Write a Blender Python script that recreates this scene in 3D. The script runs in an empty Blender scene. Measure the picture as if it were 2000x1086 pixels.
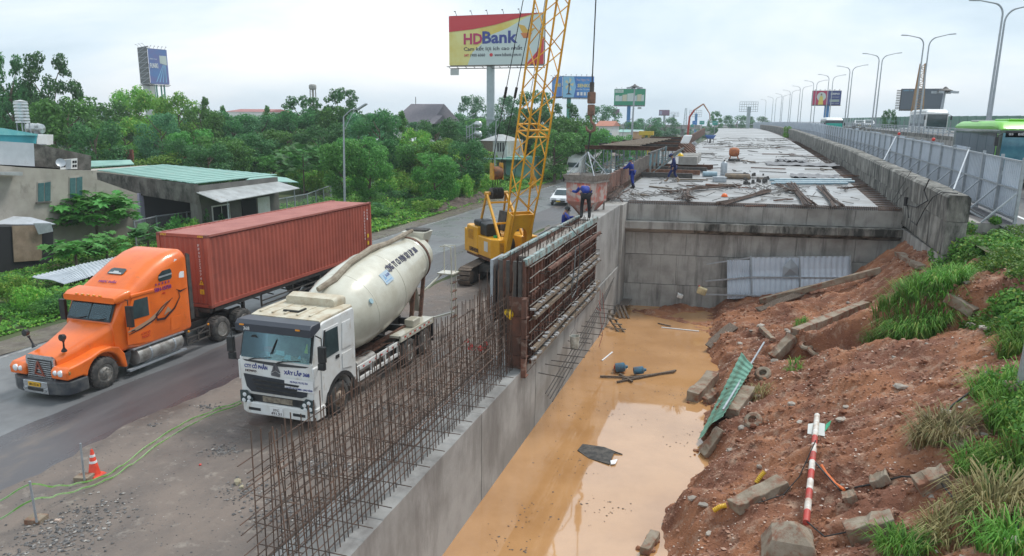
import bpy,math,random
import numpy as np
from mathutils import Vector,Matrix,noise
random.seed(7);RNG=np.random.default_rng(7)
R_=math.radians
SC=bpy.context.scene;COL=SC.collection
# ---------------------------------------------------------------- camera
F,CAMZ=1400.0,8.7
PIT,YAW,ROLL=R_(12.28),R_(17.87),math.atan(0.01)
_fw=Vector((-math.sin(YAW)*math.cos(PIT),math.cos(YAW)*math.cos(PIT),-math.sin(PIT)))
_r0=Vector((math.cos(YAW),math.sin(YAW),0));_u0=_r0.cross(_fw)
_R=_r0*math.cos(ROLL) +_u0*math.sin(ROLL);_U=_u0*math.cos(ROLL) - _r0*math.sin(ROLL)
cd=bpy.data.cameras.new('camera');cam=bpy.data.objects.new('camera',cd);COL.objects.link(cam)
cd.sensor_width=36;cd.lens=F*36/2000;cd.clip_start=0.1;cd.clip_end=6000
mw=Matrix.Identity(4)
for i in range(3):
    mw[i][0]=_R[i];mw[i][1]=_U[i];mw[i][2]=-_fw[i]
mw[2][3]=CAMZ
cam.matrix_world=mw;SC.camera=cam
def P(x,y,z=None,Y=None,X=None):
    """world point seen at photo pixel (x, y) on the plane z=, Y= or X="""
    d=_fw*F +_R*(x-1000) +_U*(543-y)
    t=(z-CAMZ)/d.z if z is not None else (Y/d.y if Y is not None else X/d.x)
    return Vector((0,0,CAMZ)) +d*t
def pxm(p):
    return F/((Vector(p)-Vector((0,0,CAMZ))).dot(_fw))
# ---------------------------------------------------------------- world, sun, exposure
SUN_EL,SUN_AZ=58,35
W=bpy.data.worlds.new('World');SC.world=W;W.use_nodes=True
nt=W.node_tree;nt.nodes.clear()
def N(nt,t,**k):
    n=nt.nodes.new(t)
    for a,b in k.items(): setattr(n,a,b)
    return n
out=N(nt,'ShaderNodeOutputWorld');mix=N(nt,'ShaderNodeMixShader')
sky=N(nt,'ShaderNodeTexSky',sky_type='NISHITA',sun_disc=False)
sky.sun_elevation=R_(SUN_EL);sky.sun_rotation=R_(SUN_AZ);sky.dust_density=2.5
b1=N(nt,'ShaderNodeBackground');b1.inputs[1].default_value=0.1
b2=N(nt,'ShaderNodeBackground');b2.inputs[1].default_value=1.02
tc=N(nt,'ShaderNodeTexCoord');mp=N(nt,'ShaderNodeMapping');mp.inputs['Scale'].default_value=(1.0,1.0,3.2)
mp.inputs['Location'].default_value=(0.35,0.1,0.2)
nz=N(nt,'ShaderNodeTexNoise');nz.inputs['Scale'].default_value=1.7;nz.inputs['Detail'].default_value=7;nz.inputs['Roughness'].default_value=0.52
nz.inputs['Distortion'].default_value=0.3
cr=N(nt,'ShaderNodeValToRGB');e=cr.color_ramp.elements
e[0].position=0.33;e[0].color=(0.42,0.55,0.66,1);e[1].position=0.68;e[1].color=(0.95,0.96,0.96,1)
q=cr.color_ramp.elements.new(0.50);q.color=(0.66,0.77,0.85,1)
L=nt.links.new
L(tc.outputs['Generated'],mp.inputs[0]);L(mp.outputs[0],nz.inputs['Vector']);L(nz.outputs[0],cr.inputs[0])
L(cr.outputs[0],b2.inputs[0]);L(sky.outputs[0],b1.inputs[0]);mix.inputs[0].default_value=0.93
L(b1.outputs[0],mix.inputs[1]);L(b2.outputs[0],mix.inputs[2]);L(mix.outputs[0],out.inputs[0])
sl=bpy.data.lights.new('sun','SUN');sl.energy=1.9;sl.angle=R_(14);sl.color=(1,0.97,0.92)
so=bpy.data.objects.new('sun',sl);COL.objects.link(so)
_sd=Vector((math.sin(R_(SUN_AZ))*math.cos(R_(SUN_EL)),math.cos(R_(SUN_AZ))*math.cos(R_(SUN_EL)),math.sin(R_(SUN_EL))))
so.rotation_euler=_sd.to_track_quat('Z','Y').to_euler();so.location=(0,0,60)
SC.view_settings.view_transform='Standard';SC.view_settings.look='None'
SC.view_settings.exposure=0.36;SC.view_settings.gamma=1;SC.view_settings.use_curve_mapping=False
SC.cycles.max_bounces=6;SC.cycles.diffuse_bounces=2;SC.cycles.transparent_max_bounces=6
# ---------------------------------------------------------------- materials
MATS={}
def mat(name,c1,c2=None,c3=None,scale=3.0,rough=0.6,r2=None,bump=0.0,bscale=18.0,metal=0.0,spec=0.5,
        stretch=(1,1,1),lo=0.4,hi=0.62,lo3=0.55,hi3=0.72,s3=None,st3=(1,1,1),coat=0.0,world=False,bdist=0.02,emit=0,var=0.0,alpha=1.0):
    if name in MATS: return MATS[name]
    m=bpy.data.materials.new(name);m.use_nodes=True;t=m.node_tree;t.nodes.clear()
    o=N(t,'ShaderNodeOutputMaterial');p=N(t,'ShaderNodeBsdfPrincipled');t.links.new(p.outputs[0],o.inputs[0])
    p.inputs['Metallic'].default_value=metal;p.inputs['Specular IOR Level'].default_value=spec
    p.inputs['Coat Weight'].default_value=coat;p.inputs['Roughness'].default_value=rough
    if alpha<1: p.inputs['Alpha'].default_value=alpha
    tc=N(t,'ShaderNodeTexCoord');oi=N(t,'ShaderNodeObjectInfo')
    if world:
        geo=N(t,'ShaderNodeNewGeometry');base=geo.outputs['Position']
    else:
        ml=N(t,'ShaderNodeMath',operation='MULTIPLY');ml.inputs[1].default_value=37.0
        t.links.new(oi.outputs['Random'],ml.inputs[0])
        ad=N(t,'ShaderNodeVectorMath',operation='ADD');t.links.new(tc.outputs['Object'],ad.inputs[0]);t.links.new(ml.outputs[0],ad.inputs[1])
        base=ad.outputs[0]
    def nse(sc,st,det=6,ro=0.6):
        mp=N(t,'ShaderNodeMapping');mp.inputs['Scale'].default_value=st;t.links.new(base,mp.inputs[0])
        n=N(t,'ShaderNodeTexNoise');n.inputs['Scale'].default_value=sc;n.inputs['Detail'].default_value=det;n.inputs['Roughness'].default_value=ro
        t.links.new(mp.outputs[0],n.inputs['Vector']);return n.outputs[0]
    def ramp(src,a,b):
        r=N(t,'ShaderNodeMapRange');r.inputs[1].default_value=a;r.inputs[2].default_value=b;r.clamp=True
        t.links.new(src,r.inputs[0]);return r.outputs[0]
    def mixc(f,a,b):
        x=N(t,'ShaderNodeMix',data_type='RGBA');t.links.new(f,x.inputs[0])
        for k,v in ((6,a),(7,b)):
            if isinstance(v,tuple): x.inputs[k].default_value=(*v[:3],1)
            else: t.links.new(v,x.inputs[k])
        return x.outputs[2]
    cur=tuple(c1)
    if c2 is not None:
        f=ramp(nse(scale,stretch),lo,hi);cur=mixc(f,tuple(c1),tuple(c2))
        if r2 is not None:
            rr=N(t,'ShaderNodeMapRange');rr.inputs[3].default_value=rough;rr.inputs[4].default_value=r2
            t.links.new(f,rr.inputs[0]);t.links.new(rr.outputs[0],p.inputs['Roughness'])
    if c3 is not None:
        f=ramp(nse(s3 or scale*2.3,st3,8,0.68),lo3,hi3);cur=mixc(f,cur,tuple(c3))
    if var>0:
        h=N(t,'ShaderNodeHueSaturation');r=N(t,'ShaderNodeMapRange');r.inputs[3].default_value=1-var;r.inputs[4].default_value=1+var
        t.links.new(oi.outputs['Random'],r.inputs[0]);t.links.new(r.outputs[0],h.inputs['Value'])
        if isinstance(cur,tuple): h.inputs['Color'].default_value=(*cur,1)
        else: t.links.new(cur,h.inputs['Color'])
        cur=h.outputs[0]
    if isinstance(cur,tuple): p.inputs['Base Color'].default_value=(*cur[:3],1)
    else: t.links.new(cur,p.inputs['Base Color'])
    if emit:
        p.inputs['Emission Strength'].default_value=emit;p.inputs['Emission Color'].default_value=(*c1[:3],1)
    if bump>0:
        b=N(t,'ShaderNodeBump');b.inputs['Strength'].default_value=bump;b.inputs['Distance'].default_value=bdist
        t.links.new(nse(bscale,(1,1,1),5,0.65),b.inputs['Height']);t.links.new(b.outputs[0],p.inputs['Normal'])
    MATS[name]=m;return m
def leafmat(name,c1,c2,c3=None,tr=0.25):
    if name in MATS: return MATS[name]
    m=bpy.data.materials.new(name);m.use_nodes=True;t=m.node_tree;t.nodes.clear()
    o=N(t,'ShaderNodeOutputMaterial');p=N(t,'ShaderNodeBsdfPrincipled');p.inputs['Roughness'].default_value=0.55
    p.inputs['Specular IOR Level'].default_value=0.3
    g=N(t,'ShaderNodeNewGeometry');oi=N(t,'ShaderNodeObjectInfo');cr=N(t,'ShaderNodeValToRGB')
    e=cr.color_ramp.elements;e[0].color=(*c1,1);e[1].color=(*c2,1);e[1].position=0.85
    if c3: k=e.new(0.97);k.color=(*c3,1)
    h=N(t,'ShaderNodeHueSaturation');r=N(t,'ShaderNodeMapRange');r.inputs[3].default_value=0.85;r.inputs[4].default_value=1.5
    r2=N(t,'ShaderNodeMapRange');r2.inputs[3].default_value=0.485;r2.inputs[4].default_value=0.51
    t.links.new(g.outputs['Random Per Island'],cr.inputs[0]);t.links.new(cr.outputs[0],h.inputs['Color'])
    t.links.new(oi.outputs['Random'],r.inputs[0]);t.links.new(r.outputs[0],h.inputs['Value'])
    t.links.new(oi.outputs['Random'],r2.inputs[0]);t.links.new(r2.outputs[0],h.inputs['Hue'])
    tl=N(t,'ShaderNodeBsdfTranslucent');mx=N(t,'ShaderNodeMixShader');mx.inputs[0].default_value=tr
    t.links.new(h.outputs[0],p.inputs['Base Color']);t.links.new(h.outputs[0],tl.inputs[0])
    t.links.new(p.outputs[0],mx.inputs[1]);t.links.new(tl.outputs[0],mx.inputs[2]);t.links.new(mx.outputs[0],o.inputs[0])
    MATS[name]=m;return m
def glassmat(name,tint,mixf=0.55,rough=0.05):
    if name in MATS: return MATS[name]
    m=bpy.data.materials.new(name);m.use_nodes=True;t=m.node_tree;t.nodes.clear()
    o=N(t,'ShaderNodeOutputMaterial');tr=N(t,'ShaderNodeBsdfTransparent');tr.inputs[0].default_value=(*tint,1)
    gl=N(t,'ShaderNodeBsdfGlossy');gl.inputs['Roughness'].default_value=rough;gl.inputs[0].default_value=(.9,.95,1,1)
    mx=N(t,'ShaderNodeMixShader');fr=N(t,'ShaderNodeFresnel');fr.inputs[0].default_value=1.7
    ad=N(t,'ShaderNodeMath',operation='ADD');ad.inputs[1].default_value=mixf-0.5;t.links.new(fr.outputs[0],ad.inputs[0]);ad.use_clamp=True
    t.links.new(ad.outputs[0],mx.inputs[0]);t.links.new(tr.outputs[0],mx.inputs[1]);t.links.new(gl.outputs[0],mx.inputs[2]);t.links.new(mx.outputs[0],o.inputs[0])
    MATS[name]=m;return m
# ---------------------------------------------------------------- mesh helpers
ROOT={}
class M:
    def __init__(s): s.v=[];s.f=[];s.mi=[];s.cm=0
    def add(s,vs,fs):
        o=len(s.v);s.v.extend([tuple(v) for v in vs]);s.f.extend([tuple(i+o for i in f) for f in fs]);s.mi.extend([s.cm]*len(fs));return s
    def hexa(s,p):
        return s.add(p,[(3,2,1,0),(4,5,6,7),(0,1,5,4),(1,2,6,5),(2,3,7,6),(3,0,4,7)])
    def box(s,c,d,R=None):
        x,y,z=d[0]/2,d[1]/2,d[2]/2;c=Vector(c)
        ps=[Vector(q) for q in ((-x,-y,-z),(x,-y,-z),(x,y,-z),(-x,y,-z),(-x,-y,z),(x,-y,z),(x,y,z),(-x,y,z))]
        if R is not None: ps=[R @ q for q in ps]
        return s.hexa([c+q for q in ps])
    def bb(s,a,b):
        return s.box([(a[i]+b[i])/2 for i in range(3)],[abs(b[i]-a[i]) for i in range(3)])
    def beam(s,a,b,w,h=None,up=(0,0,1)):
        a,b=Vector(a),Vector(b);h=h or w;d=(b-a).normalized();u=Vector(up)
        if abs(d.dot(u))>0.98: u=Vector((0,1,0))
        x=d.cross(u).normalized()*w/2;y=x.cross(d).normalized()*h/2
        return s.hexa([a-x-y,a+x-y,a+x+y,a-x+y,b-x-y,b+x-y,b+x+y,b-x+y])
    def tube(s,pts,r,n=8,caps=True):
        pts=[Vector(p) for p in pts];m=len(pts);rs=r if isinstance(r,(list,tuple)) else [r]*m
        vs,fs=[],[];pu=None
        for i,p in enumerate(pts):
            d=(pts[min(i+1,m-1)]-pts[max(i-1,0)]).normalized()
            if pu is None: pu=Vector((0,0,1)) if abs(d.z)<0.95 else Vector((1,0,0))
            x=d.cross(pu).normalized();pu=x.cross(d).normalized()
            for k in range(n):
                a=2*math.pi*k/n;vs.append(p+(x*math.cos(a)+pu*math.sin(a))*rs[i])
        for i in range(m-1):
            for k in range(n):
                fs.append((i*n+k,i*n+(k+1) % n,(i+1)*n+(k+1) % n,(i+1)*n+k))
        if caps: fs+=[tuple(range(n-1,-1,-1)),tuple((m-1)*n+k for k in range(n))]
        return s.add(vs,fs)
    def cyl(s,a,b,r,n=16,r2=None):
        return s.tube([a,b],[r,r if r2 is None else r2],n)
    def rev(s,o,ax,prof,n=24):
        o,ax=Vector(o),Vector(ax).normalized();u=Vector((0,0,1)) if abs(ax.z)<0.9 else Vector((1,0,0))
        x=ax.cross(u).normalized();y=x.cross(ax);vs,fs=[],[];m=len(prof)
        for t,r in prof:
            for k in range(n):
                a=2*math.pi*k/n;vs.append(o+ax*t+(x*math.cos(a)+y*math.sin(a))*r)
        for i in range(m-1):
            for k in range(n): fs.append((i*n+k,i*n+(k+1) % n,(i+1)*n+(k+1) % n,(i+1)*n+k))
        if prof[0][1]>1e-4: fs.append(tuple(range(n-1,-1,-1)))
        if prof[-1][1]>1e-4: fs.append(tuple((m-1)*n+k for k in range(n)))
        return s.add(vs,fs)
    def prism(s,poly,axis,lo,hi):
        n=len(poly);vs=[]
        for t in (lo,hi):
            for p in poly:
                q=list(p);q.insert(axis,t);vs.append(q)
        return s.add(vs,[tuple(range(n-1,-1,-1)),tuple(range(n,2*n))]+[(i,(i+1) % n,n+(i+1) % n,n+i) for i in range(n)])
    def plate(s,O,ux,uz,pts,th=0.01):
        O,ux,uz=Vector(O),Vector(ux).normalized(),Vector(uz).normalized();nn=ux.cross(uz).normalized()*th;n=len(pts)
        vs=[O+ux*a+uz*b for a,b in pts];vs+=[v+nn for v in vs]
        return s.add(vs,[tuple(range(n-1,-1,-1)),tuple(range(n,2*n))]+[(i,(i+1) % n,n+(i+1) % n,n+i) for i in range(n)])
    def loft(s,secs,caps=True):
        n=len(secs[0]);vs=[p for q in secs for p in q];fs=[]
        for i in range(len(secs)-1):
            for k in range(n): fs.append((i*n+k,i*n+(k+1) % n,(i+1)*n+(k+1) % n,(i+1)*n+k))
        if caps: fs+=[tuple(range(n-1,-1,-1)),tuple((len(secs)-1)*n+k for k in range(n))]
        return s.add(vs,fs)
    def build(s,name,mt,parent=None,smooth=False,bev=0.0,seg=2,kind=None,origin=None,ang=40):
        me=bpy.data.meshes.new(name)
        if parent is not None: o=ROOT.get(parent.name,Vector((0,0,0)))
        elif origin is not None: o=Vector(origin)
        else:
            a=np.array(s.v);o=Vector(((a[:,0].min()+a[:,0].max())/2,(a[:,1].min()+a[:,1].max())/2,a[:,2].min()))
        me.from_pydata([(v[0]-o[0],v[1]-o[1],v[2]-o[2]) for v in s.v],[],s.f)
        for q in (mt if isinstance(mt,(list,tuple)) else [mt]): me.materials.append(q)
        if max(s.mi,default=0)>0: me.polygons.foreach_set('material_index',s.mi)
        ob=bpy.data.objects.new(name,me);COL.objects.link(ob)
        fixn(me)
        if smooth:
            me.polygons.foreach_set('use_smooth',[True]*len(me.polygons));me.set_sharp_from_angle(angle=R_(ang))
        if bev:
            b=ob.modifiers.new('bevel','BEVEL');b.width=bev;b.segments=seg;b.limit_method='ANGLE';b.angle_limit=R_(35)
        if parent is not None: ob.parent=parent;ROOT[ob.name]=o
        else: ob.location=o;ROOT[ob.name]=o
        if kind: ob['kind']=kind
        return ob
def fixn(me):
    import bmesh
    if len(me.polygons)>20000: return
    bm=bmesh.new();bm.from_mesh(me);bmesh.ops.recalc_face_normals(bm,faces=bm.faces);bm.to_mesh(me);bm.free()
def thing(name,label,cat,loc=(0,0,0),group=None):
    o=bpy.data.objects.new(name,None);COL.objects.link(o);o.location=loc;o['label']=label;o['category']=cat
    o.empty_display_size=0.3
    if group: o['group']=group
    ROOT[o.name]=Vector(loc);return o
def tag(o,label,cat,group=None):
    o['label']=label;o['category']=cat
    if group: o['group']=group
    return o
def place(o,loc,rz=0): o.location=loc;o.rotation_euler=(0,0,rz);return o
def link(me,name,parent,loc=(0,0,0),rot=(0,0,0),sc=(1,1,1)):
    """one more object on shared mesh data"""
    ob=bpy.data.objects.new(name,me);COL.objects.link(ob)
    if parent is not None:
        o=ROOT.get(parent.name,Vector((0,0,0)));ob.parent=parent;ob.location=Vector(loc)-o;ROOT[ob.name]=o
    else: ob.location=loc;ROOT[ob.name]=Vector(loc)
    ob.rotation_euler=rot;ob.scale=sc;return ob
def dup(root,loc,rz=None,label=None,group=None,sc=None):
    r=root.copy();COL.objects.link(r);r.location=loc
    if rz is not None: r.rotation_euler=(0,0,rz)
    if label: r['label']=label
    if group: r['group']=group
    if sc: r.scale=(sc,sc,sc)
    for ch in list(root.children):
        c=ch.copy();COL.objects.link(c);c.parent=r
        for g in ch.children:
            d=g.copy();COL.objects.link(d);d.parent=c
    return r
def text(s,mt,parent,O,ux,uz,w,h,name='lettering',th=0.004,bold=0.0,shear=0.0):
    cu=bpy.data.curves.new('txt','FONT');cu.body=s;cu.size=1;cu.extrude=0.01;cu.align_x='CENTER';cu.offset=bold;cu.shear=shear
    cu.resolution_u=2
    ob=bpy.data.objects.new('txt',cu);COL.objects.link(ob)
    dg=bpy.context.evaluated_depsgraph_get();me=bpy.data.meshes.new_from_object(ob.evaluated_get(dg))
    bpy.data.objects.remove(ob);bpy.data.curves.remove(cu)
    n=len(me.vertices)
    if n==0: return None
    a=np.empty(n*3);me.vertices.foreach_get('co',a);a=a.reshape(-1,3)
    lo,hi=a.min(0),a.max(0);a[:,0]=(a[:,0]-(lo[0]+hi[0])/2)/(hi[0]-lo[0])*w
    a[:,1]=(a[:,1]-(lo[1]+hi[1])/2)/(hi[1]-lo[1])*h;a[:,2]=a[:,2]/0.01*th
    ux,uz=Vector(ux).normalized(),Vector(uz).normalized();nn=ux.cross(uz).normalized()
    B=np.array([ux,uz,nn]);o=ROOT.get(parent.name,Vector((0,0,0))) if parent else Vector((0,0,0))
    a=a @ B +np.array(Vector(O)-o);me.vertices.foreach_set('co',a.ravel());me.update()
    me.materials.clear();me.materials.append(mt);me.name=name
    r=bpy.data.objects.new(name,me);COL.objects.link(r)
    if parent: r.parent=parent;ROOT[r.name]=o
    return r
def interp(x,tab):
    return float(np.interp(x,[t[0] for t in tab],[t[1] for t in tab]))
def nz3(x,y,z=0.0): return noise.noise(Vector((x,y,z)))
def fbm(x,y,z=0.0,o=4):
    s=0;a=1
    for i in range(o): s+=a*noise.noise(Vector((x,y,z+i*7.1)));x *= 2.03;y *= 2.03;a *= 0.5
    return s
def rc(hw,zb,zt,r,y,n=4,cx=0.0,rb=None):
    """rounded-rectangle section in the plane y"""
    rb=r if rb is None else rb;pts=[]
    for (sx,zz,rr,a0) in ((1,zb,rb,-90),(1,zt,r,0),(-1,zt,r,90),(-1,zb,rb,180)):
        for k in range(n+1):
            a=R_(a0+90*k/n);ccx=cx+sx*(hw-rr);ccz=zz+(rr if zz==zb else -rr)
            pts.append((ccx+rr*math.cos(a),y,ccz+rr*math.sin(a)))
    return pts
# shared materials
concrete=mat('concrete',(.40,.385,.36),(.28,.265,.245),(.075,.07,.065),scale=.9,s3=1.5,st3=(1.3,1.3,.13),lo3=.5,hi3=.74,rough=.85,bump=.25,bscale=14)
concrete_new=mat('concrete_new',(.34,.335,.325),(.23,.225,.215),(.11,.10,.095),scale=.7,s3=1.1,st3=(1.2,.8,.22),lo3=.50,hi3=.78,rough=.8,bump=.2,bscale=16)
concrete_old=mat('concrete_old',(.33,.32,.29),(.20,.19,.17),(.045,.045,.04),scale=1.2,s3=1.8,st3=(1.3,1.3,.35),lo3=.40,hi3=.62,rough=.9,bump=.5,bscale=11)
rust=mat('rust',(.09,.045,.03),(.17,.08,.05),(.24,.14,.10),scale=4,rough=.8,bump=.3,bscale=30,var=.25)
rustbar=mat('rust_bar',(.075,.055,.045),(.13,.075,.052),scale=5,rough=.7,var=.3)
steel_dark=mat('steel_dark',(.05,.048,.047),(.09,.08,.07),scale=5,rough=.6)
galv=mat('galvanised',(.42,.45,.48),(.34,.37,.40),scale=6,rough=.42,metal=.35)
wood=mat('timber',(.22,.17,.12),(.13,.10,.075),(.30,.25,.20),scale=3,stretch=(6,.8,6),rough=.85,bump=.4)
black=mat('black_plastic',(.02,.022,.025),(.035,.035,.035),scale=6,rough=.45)
rubber=mat('rubber',(.045,.044,.043),(.11,.10,.09),scale=5,rough=.85,bump=.3,bscale=40)
white=mat('white_paint',(.78,.79,.78),(.70,.69,.66),(.42,.33,.23),scale=2,s3=3,lo3=.58,hi3=.82,rough=.35,coat=.2)
glass=glassmat('window_glass',(.72,.86,.85),.47)
glass_dark=mat('dark_glass',(.03,.05,.055),(.05,.08,.085),scale=2,rough=.08,spec=.8)
paint_w=mat('white_print',(.8,.8,.8),rough=.6)
navy=mat('navy_print',(.03,.05,.25),rough=.5)
cable=mat('cable',(.02,.02,.02),rough=.6)
bark=mat('bark',(.16,.12,.09),(.09,.07,.05),scale=6,rough=.95,bump=.6,stretch=(3,3,.6))
# ================================================================ SETTING
grass_ground=mat('grass_ground',(.05,.075,.025),(.08,.10,.035),(.12,.085,.05),scale=.25,s3=.9,lo3=.55,hi3=.7,rough=.95,bump=.4,world=True)
asphalt=mat('asphalt_wet',(.070,.064,.070),(.115,.105,.108),(.19,.15,.12),scale=.22,s3=.4,lo3=.54,hi3=.70,stretch=(1.6,.3,1),st3=(1,.35,1),rough=.20,r2=.5,bump=.18,bscale=45,world=True,spec=.5)
yard_m=mat('yard_dirt',(.20,.16,.135),(.105,.087,.076),(.30,.26,.22),scale=.5,s3=2.2,lo3=.56,hi3=.75,rough=.85,r2=.35,bump=.6,bscale=16,world=True,stretch=(1,.55,1))
rubble_m=mat('grey_rubble',(.30,.30,.30),(.16,.16,.17),scale=3,rough=.85,bump=.7,bscale=20,world=True)
soil=mat('red_soil',(.35,.15,.075),(.19,.075,.042),(.42,.27,.19),scale=.6,s3=3.2,lo3=.52,hi3=.68,lo=.4,hi=.58,rough=.9,bump=1.0,bscale=13,bdist=.05,world=True)
water_m=mat('muddy_water',(.57,.31,.135),(.47,.245,.10),scale=.45,rough=.035,world=True,spec=1.0,bump=.02,bscale=1.5)
water_m.node_tree.nodes['Principled BSDF'].inputs['IOR'].default_value=2.0
def cx(Y): return -1.9e-4*max(0,Y-110)**2
ZD=[(30,4.85),(36,4.98),(43,5.2),(60,5.66),(80,5.95),(100,6.15),(131,6.45),(200,7.05),(260,7.4),(400,7.4)]
ZPAR=[(20,6.05),(29.8,6.29),(58.6,7.0),(127,7.85),(200,8.4),(260,8.65),(500,8.7)]
ZF=[(20,7.4),(31.5,7.57),(42,7.8),(66.7,8.26),(121,8.93),(200,9.35),(300,9.5),(600,9.5)]
ZM=[(20,7.0),(69,7.45),(91,7.65),(142,8.1),(260,8.6),(600,8.6)]
zd=lambda Y: interp(Y,ZD)
zr=lambda Y: interp(Y,ZF)-2.42
zm=lambda Y: interp(Y,ZM)
def sheet(name,m,fx0,fx1,ys,fz,nx=1,kind='structure',mk=None):
    g=mk or M();o=len(g.v)
    for Y in ys:
        a,b=fx0(Y),fx1(Y)
        for i in range(nx+1):
            x=a+(b-a)*i/nx;g.v.append((x,Y,fz(x,Y)))
    for j in range(len(ys)-1):
        for i in range(nx):
            a=o+j*(nx+1)+i;g.f.append((a,a+1,a+nx+2,a+nx+1));g.mi.append(g.cm)
    return g.build(name,m,kind=kind) if name else g
# ground (with the pit left open)
g=M()
for a,b,c,d in ((-1200,-5.6,-60,1300),(12,1200,-60,1300),(-5.6,12,37.5,1300),(-5.6,12,-60,-8)):
    g.add([(a,c,0),(b,c,0),(b,d,0),(a,d,0)],[(0,1,2,3)])
g.build('ground',grass_ground,kind='structure')
ys=list(np.arange(-6,60,.6))+list(np.arange(60,420,8))
sheet('road',asphalt,lambda Y: -26.4+.12*nz3(Y*.3,2)+cx(Y),lambda Y: -15.9+.35*nz3(Y*.35,0)+cx(Y) if Y<60 else -12+cx(Y),ys,lambda x,y: .006)
sheet('road_lane',mat('old_lane_sheen',(.20,.205,.21),(.14,.14,.145),(.085,.08,.08),scale=.3,s3=.6,lo3=.56,hi3=.7,st3=(1.3,.3,1),rough=.25,r2=.5,bump=.12,bscale=40,world=True),lambda Y: -26.3+cx(Y),lambda Y: -19.2+.35*nz3(Y*.22,7)+.12*nz3(Y*1.1,7)+cx(Y),ys,lambda x,y: .0085)  # paler old lane strip; its wet sheen is put into the base colour
sheet('road_edge_line',mat('worn_line',(.34,.34,.33),(.16,.155,.155),scale=2.5,rough=.6,world=True),lambda Y: -25.75+cx(Y),lambda Y: -25.6+cx(Y),list(np.arange(-4,300,4)),lambda x,y: .011)
# muddy far carriageway shoulder on the left
sheet('muddy_shoulder',mat('wet_mud',(.16,.13,.10),(.09,.075,.06),(.22,.19,.15),scale=.9,rough=.25,r2=.8,bump=.6,bscale=12,world=True),
      lambda Y: -27.6+.5*nz3(Y*.25,5),lambda Y: -25.9+.25*nz3(Y*.4,9),list(np.arange(6,110,.5)),lambda x,y: .014+.05*max(0,nz3(x*1.3,y*1.1)))
def yardz(x,y):
    z=.02+.035*fbm(x*.5,y*.35)+.02*nz3(x*3,y*3)
    z+=.03*math.sin(x*2.1+nz3(y*.1,3)*2)*(.5+.5*nz3(x*.3,y*.1))
    if y<22: z+=1.0*max(0,min(1,(x+8.7)/1.7))**1.4*(1+.25*fbm(x*2,y*1.4))
    return max(z,.012)
sheet('yard',yard_m,lambda Y: -16.3+.5*nz3(Y*.3,4)+.2*nz3(Y*1.3,4),lambda Y: -6.85,list(np.arange(1,34,.16)),yardz,58)
sheet('yard_far',yard_m,lambda Y: -15.5+.6*nz3(Y*.3,4),lambda Y: -5.0,list(np.arange(33.9,62,.5)),lambda x,y: .012+.03*abs(nz3(x,y)),20)
# water
g=M();g.add([(-5.6,-8,-.3),(11.9,-8,-.3),(11.9,38,-.3),(-5.6,38,-.3)],[(0,1,2,3)]);g.build('water',water_m,kind='structure')
g=M();g.bb((-5.6,-8,-2.6),(12,38,-2.5));g.build('pit_floor',soil,kind='structure')
# haze
hm_=bpy.data.materials.new('haze');hm_.use_nodes=True;t=hm_.node_tree;t.nodes.clear();o=N(t,'ShaderNodeOutputMaterial');v=N(t,'ShaderNodeVolumePrincipled')
v.inputs['Color'].default_value=(.86,.93,1,1);v.inputs['Density'].default_value=.00042;t.links.new(v.outputs[0],o.inputs['Volume'])
g=M();g.bb((-1250,-70,-4),(1250,1350,48));g.build('haze',hm_,kind='stuff')
# ---------------------------------------------------------------- bank
SH=[(0,-1.0),(13,-1.0),(14,-1.02),(15.6,-1.3),(16.4,-1.03),(18.9,-.4),(20.1,-.77),(23,-.67),(26.8,-.5),(28.6,-.97),(31,-.9),(32.4,-1.8),(33.2,-3.1),(34.0,-4.9),(40,-6)]
def shore(y): return interp(y,SH)
def sstep(t): t=max(0,min(1,t));return t*t*(3-2*t)
def bankz(x,y):
    d=x-shore(y)+.25*nz3(x*.9,y*.9)+.12*nz3(y*3,x*2)
    if d<0: z=-.3+d*1.2
    else:
        z=-.3+.45*sstep(d/.6)+.50*d
        far=float(np.interp(min(d,x+1.0),(0,.5,4.3,6.3,8.3,10.5),(-.3,.25,.95,1.9,3.7,4.6)))+.2*fbm(x*.6,y*.6)*min(1,d)
        w=sstep((y-22)/6.5);z=z*(1-w)+far*w
    yl=22.6+(5.84-x)*.75+.5*nz3(x*1.1,3)
    k=sstep((x-.3)/2.0)*(1-.75*sstep((y-25)/4))
    z+=k*(.75*sstep((y-yl)/.35)-.35*sstep((y-yl+2.2)/2.0)*(1-sstep((y-yl)/.35)))
    k2=sstep((d)/.8)
    z+=k2*(-.30*max(0,.28-abs(nz3(x*.45+3,y*1.5)))*2+.06+.16*fbm(x*.8,y*.8,2)+.07*abs(nz3(x*3.1,y*3.1))+.05*nz3(x*7,y*7)+.025*nz3(x*15,y*15))
    top=4.75+.12*nz3(x*.7,y*.7)
    if z>top: z=top+(z-top)*.1
    return z
nx,ny=180,400
g=M()
for j in range(ny+1):
    y=4+32.2*j/ny
    for i in range(nx+1):
        x=-5.4+15.0*i/nx;g.v.append((x,y,bankz(x,y)))
g.f=[(j*(nx+1)+i,j*(nx+1)+i+1,(j+1)*(nx+1)+i+1,(j+1)*(nx+1)+i) for j in range(ny) for i in range(nx)];g.mi=[0]*len(g.f)
bank=g.build('soil_bank',soil,kind='structure',smooth=True,ang=60)
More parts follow.
